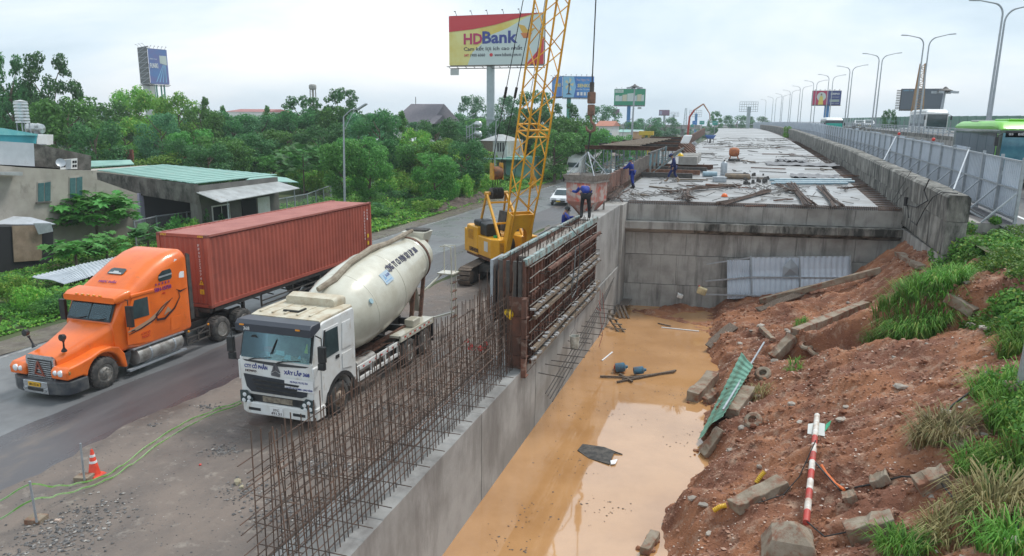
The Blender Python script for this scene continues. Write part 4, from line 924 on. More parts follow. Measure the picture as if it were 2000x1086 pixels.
g=M();g.bb((-1.3,-1.2,1.22),(1.3,2.5,1.42));g.build('deck_plate',rust,cr_,bev=.02)
# body: low side house with counterweight at the back
g=M();g.prism([(-1.35,-.85),(-1.05,-1.2),(-.35,-1.2),(-.35,.9),(-1.35,.9)],2,1.42,2.5);g.build('side_house',cy_,cr_,bev=.05,seg=3)
g=M();g.prism([(-1.36,.9),(-.3,.9),(-.3,2.3),(-1.05,2.65),(-1.36,2.35)],2,1.35,2.95);hs=g.build('rear_house',cy_,cr_,bev=.06,seg=3)
g=M();g.bb((-1.3,2.0,1.3),(1.3,2.9,2.7));g.build('counterweight',cy_,cr_,bev=.1,seg=3)
g=M();g.bb((.3,-1.2,1.42),(1.35,2.2,2.6));g.build('side_house',cy_,cr_,bev=.05)
for k in range(9):
    g=M();g.bb((-1.395,1.45,2.2+.065*k),(-1.36,2.15,2.225+.065*k));g.build('vent_slat',cyd,cr_)
g=M();g.plate((-1.362,0,0),-Y1_,Z1,[(.0,1.75),(.48,1.75),(.48,2.3),(0,2.3)],.008);g.build('warning_panel',mat('panel_white',(.62,.62,.58),rough=.5),cr_)
for k in range(8):
    a,b=Vector((-1.35,-.85,0)),Vector((-1.05,-1.2,0));g=M();g.bb((-.98,-1.24,1.75+.075*k),(-.42,-1.2,1.79+.075*k));g.build('vent_slat',cyd,cr_)
text('LIEBHERR',bk,hs,(-1.375,1.35,1.62),-Y1_,Z1,1.25,.22,bold=.03)
g=M();g.loft([rc(.42,2.95,3.25,.1,1.0,cx=-.75),rc(.45,2.95,3.3,.1,1.2,cx=-.75),rc(.45,2.95,3.3,.1,1.7,cx=-.75)]);g.build('engine_cover',black,cr_,smooth=True)
g=M();g.loft([rc(.42,2.5,3.2,.1,.1,cx=-.75),rc(.42,2.5,3.25,.1,.9,cx=-.75)]);g.build('engine_cover',black,cr_,smooth=True)
g=M();g.bb((-.9,-.5,2.5),(-.6,-.2,2.6));g.build('green_rag',mat('rag_green',(.03,.35,.12),rough=.8),cr_)
g=M();g.hexa([Vector(q) for q in ((.35,.6,2.6),(1.25,.6,2.6),(1.25,2.0,2.6),(.35,2.0,2.6),(.5,.9,3.7),(1.2,.9,3.7),(1.2,1.9,3.7),(.5,1.9,3.7))]);g.build('rear_cowl',steel_dark,cr_)
g=M()
for y in (-.1,.9): g.rev((-.3,y,2.0),(1,0,0),[(0,.42),(.04,.42),(.05,.3),(.55,.3),(.56,.42),(.6,.42)],20)
g.build('winch_drum',steel_dark,cr_,smooth=True)
g=M();g.rev((-.25,.4,2.35),(1,0,0),[(0,.35),(.5,.35)],16);g.build('winch_cover',cyd,cr_)
# boom
BF=Vector((0,-1.15,1.75));bt=R_(15.2);bd=Vector((0,-math.sin(bt),math.cos(bt)));bn=Vector((0,math.cos(bt),math.sin(bt)))
BL=27.0
def bp_(t,sx,sn):
    w=.6;h=.58 if t>4.5 else .12+.46*max(0,t)/4.5
    if t>22: w *= 1-(t-22)/7;h *= 1-(t-22)/7
    return BF+bd*t+X1*sx*w+bn*sn*h
for sx in (-1,1):
    for sn in (-1,1):
        g=M();g.tube([bp_(t,sx,sn) for t in (.6,2.3,4.5,12,22,BL)],.055,8);g.build('chord',cy_,cr_,smooth=True)
g=M();g.cyl((0,0,0),(0,0,1),.028,6);brm=neutral(g,'lattice_brace',cy_)
def brace(a,b,sc=1):
    d=b-a;o=link(brm,'lattice_brace',cr_,a,d.to_track_quat('Z','Y').to_euler(),(sc,sc,d.length));return o
t=2.4;k=0;st=1.05
while t<BL-1:
    t2=t+st;e=k % 2
    for sn in (-1,1): brace(bp_(t,-1 if e else 1,sn),bp_(t2,1 if e else -1,sn))
    for sx in (-1,1): brace(bp_(t,sx,-1 if e else 1),bp_(t2,sx,1 if e else -1))
    if k % 8==4:
        for dt in (0,.35):
            for sn in (-1,1): brace(bp_(t+dt,-1,sn),bp_(t+dt,1,sn),1.6)
            for sx in (-1,1): brace(bp_(t+dt,sx,-1),bp_(t+dt,sx,1),1.6)
    t=t2;k+=1
# solid foot with arch
def bq(x,t,n=0): return BF+bd*t+X1*x+bn*n
outer=[(-.78,-.1),(-.66,2.3),(.66,2.3),(.78,-.1),(.5,-.1)]+[(.44*math.cos(R_(a)),.95+.6*math.sin(R_(a))) for a in range(0,181,20)]+[(-.5,-.1)]
for n0 in (-.22,.22):
    g=M();n=len(outer);vs=[bq(x,t,n0-.03) for x,t in outer]+[bq(x,t,n0+.03) for x,t in outer]
    g.add(vs,[tuple(range(n-1,-1,-1)),tuple(range(n,2*n))]+[(i,(i+1) % n,n+(i+1) % n,n+i) for i in range(n)]);g.build('boom_foot',cy_,cr_)
for sx in (-1,1):
    g=M();g.hexa([bq(sx*.78-.05*sx,-.1,-.16),bq(sx*.78,-.1,-.16),bq(sx*.78,-.1,.16),bq(sx*.78-.05*sx,-.1,.16),bq(sx*.66-.05*sx,2.3,-.3),bq(sx*.66,2.3,-.3),bq(sx*.66,2.3,.3),bq(sx*.66-.05*sx,2.3,.3)]);g.build('foot_side_plate',cy_,cr_)
g=M();g.cyl(bq(-.9,0),bq(.9,0),.09,12);g.build('foot_pin',steel_dark,cr_)
g=M()
# hanging spare hook inside the lower boom
hk=bq(.35,4.2,0);g=M();g.tube([hk+Vector((0,0,.8)),hk+Vector((0,0,.2)),hk+Vector((.18,0,-.1)),hk+Vector((0,0,-.4)),hk+Vector((-.2,0,-.2))],[.05,.12,.14,.12,.05],8);g.build('spare_hook',cyd,cr_,smooth=True)
# A-frame gantry
ga=Vector((0,1.3,4.75))
for s in (-1,1):
    g=M();g.beam((s*.75,-.7,2.4),ga+X1*s*.6,.12,.16);g.build('gantry_leg',cy_,cr_,bev=.015)
    g=M();g.beam((s*.75,2.1,2.4),ga+X1*s*.6,.10,.12);g.build('gantry_leg',cyd,cr_,bev=.015)
for t in (.35,.8):
    a,b=Vector((-.75,-.7,2.4)).lerp(ga-X1*.6,t),Vector((.75,-.7,2.4)).lerp(ga+X1*.6,t);g=M();g.beam(a,b,.08,.1);g.build('gantry_cross',cy_,cr_)
g=M()
for k in range(6): g.rev(ga+Vector((-.36+.12*k,0,0)),(1,0,0),[(0,.30),(.02,.33),(.05,.24),(.07,.24),(.10,.33),(.115,.30)],18)
g.build('sheave_block',steel_dark,cr_,smooth=True)
for s in (-1,1): g=M();g.cyl(ga+X1*s*.4,ga+X1*s*.72,.12,12);g.build('sheave_bearing',cyd,cr_)
# floating bridle and pendants
fb=w2c(P(970,338,Y=37.3))
g=M();g.rev(fb-X1*.25,(1,0,0),[(0,.34),(.03,.36),(.47,.36),(.5,.34)],16);g.build('bridle_sheaves',mat('sheave_rust',(.25,.10,.04),(.10,.06,.04),scale=5,rough=.7),cr_,smooth=True)
for s in (-1,1): g=M();g.hexa([fb+Vector((s*.28-.03,y,z)) for y,z in ((-.25,-.35),(.25,-.35),(.2,.55),(-.2,.55))]+[fb+Vector((s*.28+.03,y,z)) for y,z in ((-.25,-.35),(.25,-.35),(.2,.55),(-.2,.55))]);g.build('bridle_plate',cyd,cr_)
g=M()
for k in range(8): x=-.32+.09*k;g.tube([fb+Vector((x*.7,0,-.2)),ga+Vector((x,(.25 if k % 2 else -.25),.1))],.012,4)
g.build('reeving_ropes',cable,cr_,kind='stuff')
tipb=bq(0,BL-.5,.3)
for s in (-1,1):
    a=fb+Vector((s*.28,0,.5));b=tipb+X1*s*.35;m=a.lerp(b,.27)
    g=M();g.tube([a,b],.022,5);g.build('pendant_rope',cable,cr_)
    g=M();g.cyl(a.lerp(b,.165),a.lerp(b,.19),.07,8);g.cyl(a.lerp(b,.44),a.lerp(b,.465),.07,8);g.build('rope_socket',cable,cr_)
g=M();g.tube([Vector((0,.4,2.6)),bq(0,9,.75),tipb],.016,4);g.build('hoist_rope',cable,cr_)
g=M();g.hexa([bq(x,t,n) for x,t,n in ((-.4,BL-.6,-.3),(.4,BL-.6,-.3),(.4,BL-.6,.3),(-.4,BL-.6,.3),(-.2,BL+.3,-.5),(.2,BL+.3,-.5),(.2,BL+.3,.1),(-.2,BL+.3,.1))]);g.build('boom_head',cy_,cr_)
place(cr_,CC,R_(45));tip=c2w(bq(0,BL+.1,-.35))
# the hoist line, hook and hopper hang from the boom tip
hx=P(1155,205,Y=tip.y);hx.x=P(1155,205,Y=tip.y).x;HB=Vector((hx.x,tip.y,hx.z))
hb=thing('hook_block','rusty hook block with shackle hanging on the hoist rope above the concrete skip','crane hook',HB)
g=M();g.tube([HB+Vector((0,0,.9)),Vector((tip.x,tip.y,tip.z))],.028,5);g.build('hoist_rope',cable,hb)
rh=mat('hook_rust',(.24,.13,.09),(.12,.08,.06),scale=5,rough=.7)
g=M();g.bb(HB+Vector((-.17,-.12,.05)),HB+Vector((.17,.12,.55)));g.build('ball_weight',rh,hb,bev=.05)
g=M();g.bb(HB+Vector((-.15,-.12,-.45)),HB+Vector((.15,.12,.02)));g.build('ball_weight',rh,hb,bev=.05)
g=M();g.cyl(HB+Vector((0,0,.55)),HB+Vector((0,0,.95)),.1,8);g.build('swivel',steel_dark,hb)
g=M();g.tube([HB+Vector(q) for q in ((0,0,-.45),(.02,0,-.7),(.17,0,-.85),(.16,0,-1.05),(0,0,-1.15),(-.16,0,-1.05),(-.2,0,-.9))],[.06,.06,.07,.08,.07,.06,.03],8);g.build('hook',rh,hb,smooth=True)
# hopper
HY=HB.y;sc_=pxm((HB.x,HY,6))
HT=P(1147,341,Y=HY);hpz=HT.z
hp_=thing('concrete_skip','faded red steel concrete skip hanging from the crane above the formwork','concrete skip',(HT.x,HY,hpz-2.2))
skm=mat('skip_red',(.42,.20,.16),(.50,.42,.38),(.55,.10,.07),scale=2.2,lo=.45,hi=.55,s3=2.5,lo3=.52,hi3=.6,rough=.7,bump=.3)
mudc=mat('dried_concrete',(.32,.29,.26),(.22,.19,.17),scale=6,rough=.9,bump=.6)
Rz=Matrix.Rotation(R_(-14),3,'Z')
def H_(x,y,z): return Vector((HT.x,HY,hpz))+Rz @ Vector((x,y,z))
def sq(a,z,b=None): b=b or a;return [H_(-a,-b,z),H_(a,-b,z),H_(a,b,z),H_(-a,b,z)]
g=M();g.loft([sq(.68,-.25),sq(.66,-1.15)],caps=False);g.build('skip_body',skm,hp_)
g=M();g.loft([sq(.66,-1.15),sq(.2,-1.75,.25)],caps=False);g.build('skip_cone',skm,hp_)
g=M();g.loft([sq(.82,.02),sq(.70,-.25)],caps=False);g.loft([sq(.78,.0),sq(.66,-.26)],caps=False);g.loft([sq(.74,-.25),sq(.74,-.32)]);g.build('skip_rim',mudc,hp_)
g=M();g.loft([sq(.64,-.2),sq(.64,-.22)]);g.build('wet_concrete',mudc,hp_)
for s in (-1,1):
    for q in (-1,1):
        g=M();g.beam(H_(s*.6,q*.55,-1.15),H_(s*.6,q*.55,-2.15),.08);g.build('skip_leg',mudc,hp_)
g=M();g.beam(H_(-.6,-.55,-2.1),H_(.6,-.55,-2.1),.06);g.beam(H_(-.6,.55,-2.1),H_(.6,.55,-2.1),.06);g.beam(H_(-.6,-.55,-1.2),H_(0,-.3,-1.9),.05);g.beam(H_(.6,-.55,-1.2),H_(.1,-.3,-1.9),.05);g.build('skip_frame',rust,hp_)
g=M();g.loft([sq(.2,-1.75,.25),sq(.14,-2.1,.16)]);g.build('gate',mudc,hp_)
HK=HB+Vector((0,0,-1.1));K2=Vector((HT.x,HY,hpz+1.0))
g=M();g.tube([HK,K2],.035,6);g.build('sling',cable,hp_)
for s in (-1,1):
    for q in (-1,1): g=M();g.tube([K2,H_(s*.68,q*.68,-.05)],.022,5);g.build('sling_leg',galv,hp_)
g=M();g.tube([K2+Vector((0,0,-.1)),K2+Vector((.3,.1,-.35)),K2+Vector((.2,0,-.7)),K2+Vector((-.1,0,-.5))],.03,5);g.build('shackle',galv,hp_)
# ================================================================ formwork
fw_=thing('wall_formwork','rusty steel formwork panels with ribs and timber walers clamped round the new wall','formwork',(-6.1,23,1.5))
frust=mat('form_rust',(.17,.075,.05),(.10,.055,.042),(.32,.26,.22),scale=2.2,s3=2.6,lo3=.56,hi3=.72,rough=.75,bump=.4,var=.35)
teal=mat('teal_form_edge',(.20,.33,.33),(.38,.42,.40),(.15,.11,.09),scale=3,s3=4,lo3=.46,hi3=.6,rough=.6)
FX,FY0,FY1,FZ0,FZ1=-5.50,18.3,28.15,1.62,5.05
g=M();g.bb((-6.2,FY0+1.5,WZ+.02),(-5.64,FY1,4.85));g.build('poured_concrete',mudc,fw_)
def panel(side,y0,y1,z0,z1):
    x0=FX-.1 if side>0 else -6.22;s=side
    g=M();g.bb((x0,y0+.008,z0+.008),(x0+.02*s,y1-.008,z1-.008))
    o0,o1=x0,x0+.085*s
    for z in (z0+.01,z1-.03): g.bb((o0,y0+.01,z),(o1,y1-.01,z+.02))
    n=3
    for i in range(n+1): y=y0+.015+(y1-y0-.05)*i/n;g.bb((o0,y,z0+.03),(o1-.004*s,y+.02,z1-.03))
    return g
py=[FY0+.98*i for i in range(10)]+[FY1];
pz=[FZ0+.1,2.75,3.9,5.0]
for i in range(10):
    for j in range(3):
        panel(1,py[i],min(py[i+1],FY1),pz[j],pz[j+1]).build('form_panel',frust,fw_)
        if j>0: panel(-1,py[i],min(py[i+1],FY1),pz[j],pz[j+1]).build('form_panel',frust,fw_)
for i in range(5):
    a,b=FY0+1.97*i,FY0+1.97*(i+1)-.03
    g=M();g.bb((FX-.09,a,5.0),(FX+.02,b,5.05));g.bb((FX-.03,a,4.86),(FX+.03,b,5.0));g.build('top_rail',teal,fw_)
    g=M();g.bb((-6.32,a,5.0),(-6.2,b,5.07));g.build('top_rail',teal,fw_)
g=M()
for z in (2.15,2.55,2.95,3.3,3.7,4.1,4.5,4.8):
    y=FY0+.2
    while y<FY1-.6: L_=random.uniform(.7,1.6);g.beam((FX+.055,y,z+random.uniform(-.03,.03)),(FX+.055,min(y+L_,FY1),z+random.uniform(-.03,.03)),.022);y+=L_+.1
g.build('pin_bars',mat('pin_grey',(.28,.27,.25),(.16,.14,.12),scale=6,rough=.7),fw_,kind='stuff')
# tie rods across and vertical soldiers
g=M()
for i in range(30):
    for z in (2.3,2.75,3.3,3.85,4.4):
        if random.random()<.5: continue
        y=FY0+.33*i+.1;g.beam((FX-.02,y,z),(FX+.12+.18*random.random(),y,z),.02)
g.build('tie_rods',steel_dark,fw_,kind='stuff')
for i in range(10):
    y=FY0+.45+.98*i
    g=M();g.bb((FX+.0,y,1.9+.1*random.random()),(FX+.05,y+.05,4.6+.3*random.random()));g.build('soldier',frust,fw_)
for z,dx in ((2.05,.12),(2.35,.13),(3.28,.12),(3.52,.11),(4.35,.09)):
    y=FY0+.4 if z<4 else FY0+2
    while y<FY1-.5:
        L_=random.uniform(2.6,3.6);y1=min(y+L_,FY1)
        g=M();g.bb((FX+.07,y,z),(FX+.07+dx,y1,z+.11));g.build('waler',wood if z != 4.35 else frust,fw_,bev=.008);y=y1+.06
# concrete-spattered ledges
g=M()
for k in range(160):
    y=FY0+random.random()*9.6;z=random.choice((2.16,2.46,3.39,3.63));s=random.uniform(.03,.09);g.box((FX+.1+random.random()*.1,y,z+s*.2),(s*1.4,s*1.6,s*.6),Matrix.Rotation(random.random()*3,3,'Z'))
g.build('spilled_concrete',mat('fresh_spill',(.42,.42,.42),(.3,.3,.3),scale=9,rough=.8),fw_,kind='stuff')
# stop end plate, four rusty panels
for j in range(4):
    z0=1.78+.56*j;g=M();g.bb((FX-.02,FY0-.32,z0),(FX+.06,FY0-.02,z0+.55));g.bb((FX+.06,FY0-.32,z0),(FX+.12,FY0-.30,z0+.55));g.bb((FX+.06,FY0-.32,z0),(FX+.12,FY0-.02,z0+.02));g.build('stop_end_panel',frust,fw_)
    g=M();g.bb((FX-.5,FY0-.10,z0),(FX-.02,FY0-.04,z0+.55));g.build('stop_end_panel',frust,fw_)
for x in (-6.25,-6.05,-5.85,-5.7): g=M();g.bb((x,FY0-.08,2.0),(x+.09,FY0+.0,5.0));g.build('soldier',steel_dark,fw_)
g=M();g.bb((-6.5,FY0-.1,3.2),(-6.42,FY0+.9,5.0));g.build('end_board',galv,fw_)
# bent reinforcement hooks seen at the top and end
g=M()
for i in range(60):
    y=FY0+.2+i*.165;x=random.uniform(-6.15,-5.7);g.tube([(x,y,4.8),(x+random.uniform(-.02,.02),y,5.05+random.uniform(0,.12))],.012,4)
g.build('top_bars',rustbar,fw_,kind='stuff')
# hose loop over the form
g=M();g.tube([(-6.3,22.3,5.1),(-5.9,22.6,5.35),(-5.45,23.2,5.3),(-5.2,23.5,4.9),(-5.2,23.7,4.0),(-5.22,23.3,3.1),(-5.25,22.8,2.95),(-5.22,22.6,3.3),(-5.2,22.9,4.0),(-5.3,23.4,4.6)],.02,6);tag(g.build('vibrator_hose',mat('hose_grey',(.09,.10,.10),rough=.5)),'dark grey hose looped over the top edge of the formwork','hose')
# inclined timber/steel walkway rods under the form
rr=thing('tie_bar_bundle','thin steel bars sticking out horizontally below the formwork over the water','steel bars',(-5.4,24,1))
for k in range(14):
    y=19.8+.75*k;g=M();z=1.25+.12*random.random()-.02*k;g.beam((-5.55,y,z),(-4.55-.3*random.random(),y+random.uniform(-.1,.1),z-.02),.022);g.build('bar',steel_dark,rr)
for k in range(4): g=M();g.tube([(-4.75-.15*k,18.6+.3*k,.95-.05*k),(-4.9-.1*k,24,1.25),(-5.3,30.5+.3*k,1.6+.1*k)],.016,5);g.build('bar',steel_dark,rr)
g=M();g.tube([(-5.2,27.6,2.2),(-5.15,27.5,1.2),(-5.05,27.7,.3),(-5.1,27.3,-.1)],.012,5);g.tube([(-5.15,27.9,2.0),(-5.0,27.8,.9),(-5.2,27.6,.2)],.012,5);g.tube([(-5.2,27.4,1.8),(-5.0,26.9,1.5),(-5.15,26.6,1.7)],.012,5)
tag(g.build('tangled_wires',mat('wire_red',(.30,.08,.06),rough=.6)),'thin red wires dangling from the far end of the formwork','wires')
# bucket hanging below
bq_=P(1122,668,X=-5.15);bk_=thing('paint_bucket','dirty white bucket hanging below the formwork over the water','bucket',(bq_.x,bq_.y,bq_.z-.22))
g=M();g.rev((bq_.x,bq_.y,bq_.z-.22),(0,0,1),[(0,.13),(.02,.135),(.4,.165),(.41,.175),(.44,.175),(.44,.155),(.1,.13),(.1,0)],18);g.build('bucket_body',mat('bucket_white',(.62,.62,.56),(.35,.33,.28),scale=7,rough=.6),bk_,smooth=True)
g=M();g.tube([(bq_.x-.17,bq_.y,bq_.z+.2),(bq_.x,bq_.y,bq_.z+.5),(bq_.x+.17,bq_.y,bq_.z+.2)],.006,5);g.tube([(bq_.x,bq_.y,bq_.z+.5),(bq_.x,bq_.y,bq_.z+1.1)],.006,4);g.build('handle',steel_dark,bk_)
# yellow helmet on the end bars
hm=mat('helmet_yellow',(.85,.55,.01),rough=.35,coat=.3)
def helmet(c,m,name='hard_hat',R=.14,rim=True):
    g=M();c=Vector(c);g.rev(c,(0,0,1),[(0,R*1.02),(R*.35,R),(R*.7,R*.78),(R*.95,R*.4),(R,0)],16)
    g.rev(c+Vector((0,-R*.18,0)),(0,0,1),[(-.008,R*1.2),(.008,R*1.2)],16);return g
c=P(993,614,Y=18.1);g=helmet((0,0,0),hm);g.v=[tuple(c+Matrix.Rotation(R_(50),3,'Y') @ Vector(v)) for v in g.v];tag(g.build('hard_hat',hm,smooth=True),'yellow hard hat hung on the rebar at the formwork end','helmet')
# ================================================================ rebar curtain
rb=thing('rebar_curtain','tall double curtain of rusty reinforcing bars rising from the top of the near wall','rebar mesh',(-6.3,13,1.9))
vb=neutral(M().tube([(0,0,0),(0,0,.5),(0,0,1)],.0095,6),'vertical_bar',rustbar)
Y=7.0;k=0
for row,(x0,zb,ztop) in enumerate(((-5.80,1.9,4.5),(-6.38,1.6,4.32))):
    Y=7.75+.07*row
    while Y<FY0-.1:
        h=ztop+random.uniform(-.12,.14)-zb
        if row==0: h-=.25*(k % 2)
        link(vb,'vertical_bar',rb,(x0+random.uniform(-.025,.025),Y,zb),(random.gauss(0,.009)+(.04 if row==0 else .0),random.gauss(0,.009)-(.035 if row==0 else -.01),0),(1,1,h));Y+=.145+random.uniform(-.02,.02);k+=1
for row,x0 in enumerate((-5.85,-6.36)):
    for j in range(13):
        z=2.06+.168*j+random.uniform(-.02,.02)-(.06*row);L_=random.uniform(-.3,.5)
        g=M();pts=[(x0+.02*nz3(y,j,row)+(-.03*(z-2) if row==0 else .01),y,z+.025*nz3(y*.6,j*3,row)) for y in np.linspace(7.5+L_,FY0,9)]
        g.tube(pts,.009,6);g.build('horizontal_bar',rustbar,rb)
        if j % 2==0:
            y0=random.uniform(7,12);g=M();g.tube([(x0+.03+.01*j,y0,z+.03),(x0+.04,y0+5.5,z+.05)],.0105,6);g.build('horizontal_bar',rustbar,rb)
g=M();g.cyl((0,0,0),(1,0,0),.009,5);xm=neutral(g,'tie_bar',rustbar)
for j in (0,2,4,6):
    for i in range(14):
        z=2.15+.2*j;y=7.9+.76*i+random.uniform(-.05,.05);link(xm,'tie_bar',rb,(-6.45,y,z),(0,0,random.uniform(-.05,.05)),(.75 if j else 1.05,1,1))
# cluster of bars entering the formwork
for k in range(22):
    y=FY0-.1-.09*k*.7;x=random.uniform(-6.35,-5.75);link(vb,'vertical_bar',rb,(x,y,1.9),(random.gauss(0,.03),random.gauss(0,.03),0),(1,1,random.uniform(2.0,3.1)))
# red rag
c=P(930,678,Y=17.0);g=M()
for i in range(9):
    a=Vector((c.x+random.uniform(-.3,.3),c.y+random.uniform(-.3,.3),c.z+random.uniform(-.04,.06)));g.tube([a,a+Vector((random.uniform(-.15,.15),random.uniform(-.1,.1),random.uniform(-.06,.05))),a+Vector((random.uniform(-.25,.25),random.uniform(-.2,.2),-.02))],[.03,.06,.02],5)
tag(g.build('red_netting',mat('net_red',(.5,.06,.05),rough=.8),smooth=True),'crumpled red netting lying on the bars near the mixer wheels','netting')
# ================================================================ people
skin_m=mat('skin',(.36,.20,.13),rough=.6)
def skinmesh(name,verts,edges,rad,m,parent,root=0,sub=1):
    o=ROOT.get(parent.name,Vector((0,0,0)));me=bpy.data.meshes.new(name)
    me.from_pydata([tuple(Vector(v)-o) for v in verts],edges,[]);me.materials.append(m)
    ob=bpy.data.objects.new(name,me);COL.objects.link(ob);ob.parent=parent;ROOT[ob.name]=o
    md=ob.modifiers.new('skin','SKIN');md.use_smooth_shade=True
    for i,r in enumerate(rad): me.skin_vertices[0].data[i].radius=(r,r) if not isinstance(r,tuple) else r
    me.skin_vertices[0].data[root].use_root=True
    s=ob.modifiers.new('sub','SUBSURF');s.levels=sub;s.render_levels=sub
    return ob
def person(label,base,rz,J,top,legs,hat=None,hatstyle='hard',boots=None,group=None):
    """J: joints in metres, facing -y; base: feet position"""
    base=Vector(base);t=thing('person',label,'person',base,group);Rm=Matrix.Rotation(rz,3,'Z')
    W_={k: base+Rm @ Vector(v) for k,v in J.items()}
    names=['pel','spi','che','nec','hed','hdt','shl','ell','wrl','hnl','shr','elr','wrr','hnr','hil','knl','anl','tol','hir','knr','anr','tor']
    W_['hdt']=W_['hed']+(W_['hed']-W_['nec']).normalized()*.13
    for s in 'lr': W_['hn'+s]=W_['wr'+s]+(W_['wr'+s]-W_['el'+s]).normalized()*.09
    ix={n: i for i,n in enumerate(names)}
    E_=[('pel','spi'),('spi','che'),('che','nec'),('nec','hed'),('hed','hdt'),('che','shl'),('shl','ell'),('ell','wrl'),('wrl','hnl'),('che','shr'),('shr','elr'),('elr','wrr'),('wrr','hnr'),
          ('pel','hil'),('hil','knl'),('knl','anl'),('anl','tol'),('pel','hir'),('hir','knr'),('knr','anr'),('anr','tor')]
    rad=dict(pel=.12,spi=.11,che=.125,nec=.055,hed=.095,hdt=.075,shl=.062,ell=.045,wrl=.032,hnl=.035,shr=.062,elr=.045,wrr=.032,hnr=.035,hil=.085,knl=.058,anl=.042,tol=.04,hir=.085,knr=.058,anr=.042,tor=.04)
    skinmesh('body',[W_[n] for n in names],[(ix[a],ix[b]) for a,b in E_],[rad[n] for n in names],skin_m,t)
    tn=['pel','spi','che','shl','ell','wrl','shr','elr','wrr'];ti={n: i for i,n in enumerate(tn)}
    tr_=[.16,.155,.17,.085,.068,.055,.085,.068,.055]
    skinmesh('jacket',[W_[n] for n in tn],[(ti[a],ti[b]) for a,b in E_ if a in ti and b in ti],tr_,top,t)
    ln=['pel','hil','knl','anl','hir','knr','anr'];li={n: i for i,n in enumerate(ln)}
    skinmesh('trousers',[W_[n] for n in ln],[(li[a],li[b]) for a,b in E_ if a in li and b in li],[.155,.105,.078,.062,.105,.078,.062],legs,t)
    for s in 'lr':
        g=M();a,b=W_['an'+s],W_['to'+s];g.tube([W_['kn'+s].lerp(a,.5),a,a.lerp(b,.3)-Z1*.02,b-Z1*.01],[.066,.06,.055,.045],8);g.build('boot',boots or black,t,smooth=True)
        h=W_['hn'+s];d=(h-W_['wr'+s]).normalized();sd=d.cross(Z1).normalized() if abs(d.z)<.9 else X1
        g=M()
        for k in range(4): g.tube([h+sd*(.027-.018*k),h+d*(.05-.006*abs(k-1))+sd*(.03-.02*k),h+d*(.075-.008*abs(k-1))+sd*(.026-.018*k)-Z1*.02],[.010,.009,.007],5)
        g.tube([h-d*.03+sd*.03,h+sd*.06,h+d*.03+sd*.055],[.011,.010,.008],5);g.build('fingers',skin_m,t,smooth=True)
    hc=W_['hed'];ax=(W_['hdt']-W_['hed']).normalized();fwd=Rm @ Vector((0,-1,0));fwd=(fwd-ax*fwd.dot(ax)).normalized();rt=fwd.cross(ax)
    g=M();g.rev(hc+fwd*.085+ax*.0,fwd,[(0,.02),(.03,.008),(.032,0)],6);g.build('nose',skin_m,t)
    for s in (-1,1): g=M();g.rev(hc+rt*s*.09,rt*s,[(0,.028),(.012,.02),(.013,0)],6);g.build('ear',skin_m,t)
    g=M();g.rev(hc+ax*.0-fwd*.02,ax,[(-.03,.098),(.05,.102),(.10,.085),(.13,.04),(.135,0)],14);g.build('hair',black,t,smooth=True)
    if hat:
        g=M()
        if hatstyle=='hard': g.rev(hc+ax*.05,ax,[(-.01,.155),(.0,.155),(.005,.118),(.06,.115),(.11,.08),(.135,.03),(.14,0)],16)
        elif hatstyle=='wide': g.rev(hc+ax*.05,ax,[(-.03,.20),(-.02,.205),(.01,.115),(.07,.11),(.10,.08),(.11,0)],18)
        else: g.rev(hc+ax*.03,ax,[(-.02,.112),(.06,.112),(.11,.08),(.13,0)],14);g.box(hc+fwd*.13+ax*.03,(.14,.1,.02),Rm)
        g.build('hat',hat,t,smooth=True)
    return t,W_
STAND=dict(pel=(0,0,.93),spi=(0,0,1.1),che=(0,0,1.32),nec=(0,-.01,1.48),hed=(0,-.03,1.58),shl=(.19,0,1.4),shr=(-.19,0,1.4),ell=(.25,-.02,1.13),elr=(-.25,-.02,1.13),wrl=(.25,-.12,.9),wrr=(-.25,-.12,.9),
             hil=(.1,0,.88),hir=(-.1,0,.88),knl=(.11,-.02,.48),knr=(-.11,-.02,.48),anl=(.11,.0,.09),anr=(-.11,0,.09),tol=(.12,-.16,.04),tor=(-.12,-.16,.04))
def pose(**k): d=dict(STAND);d.update(k);return d
blue=mat('work_blue',(.02,.045,.28),(.015,.03,.20),scale=5,rough=.8,bump=.3)
dkblue=mat('dark_work_blue',(.018,.03,.12),(.012,.02,.08),scale=5,rough=.85,bump=.3)
a=P(1315,357,z=zd(43))
walk=pose(knl=(.1,-.22,.52),anl=(.1,-.38,.10),tol=(.1,-.53,.08),knr=(-.1,.02,.48),anr=(-.1,.32,.13),tor=(-.1,.20,.04),spi=(0,-.03,1.1),che=(0,-.07,1.31),nec=(0,-.13,1.46),hed=(0,-.2,1.55),ell=(.24,.08,1.14),wrl=(.24,.0,.9),elr=(-.24,-.18,1.12),wrr=(-.2,-.3,.95),shl=(.18,-.05,1.4),shr=(-.18,-.07,1.4))
person('worker in dark blue overalls walking across the deck with head bowed',(a.x,a.y,zd(a.y)),R_(-100),walk,dkblue,dkblue,dkblue,'wide',mat('shoe_tan',(.3,.22,.15)))
b=P(1222,367,z=zd(41));bx=-6.15;by=P(1222,367,z=zd(41)).y
lean=pose(ell=(.25,-.2,1.17),wrl=(.22,-.38,1.08),elr=(-.25,-.2,1.17),wrr=(-.22,-.38,1.08),hil=(.1,.1,.9),hir=(-.1,.1,.9),pel=(0,.08,.95),spi=(0,.03,1.12),knl=(.1,.12,.5),anl=(.1,.28,.09),tol=(.1,.14,.04),anr=(-.1,.12,.09),tor=(-.1,-.02,.04),knr=(-.1,.1,.5))
person('worker in bright blue with green hat leaning on the rusty edge form of the deck',(bx,by,zd(by)),R_(-100),lean,blue,blue,mat('hat_green',(.05,.18,.09),rough=.7),'wide',black)
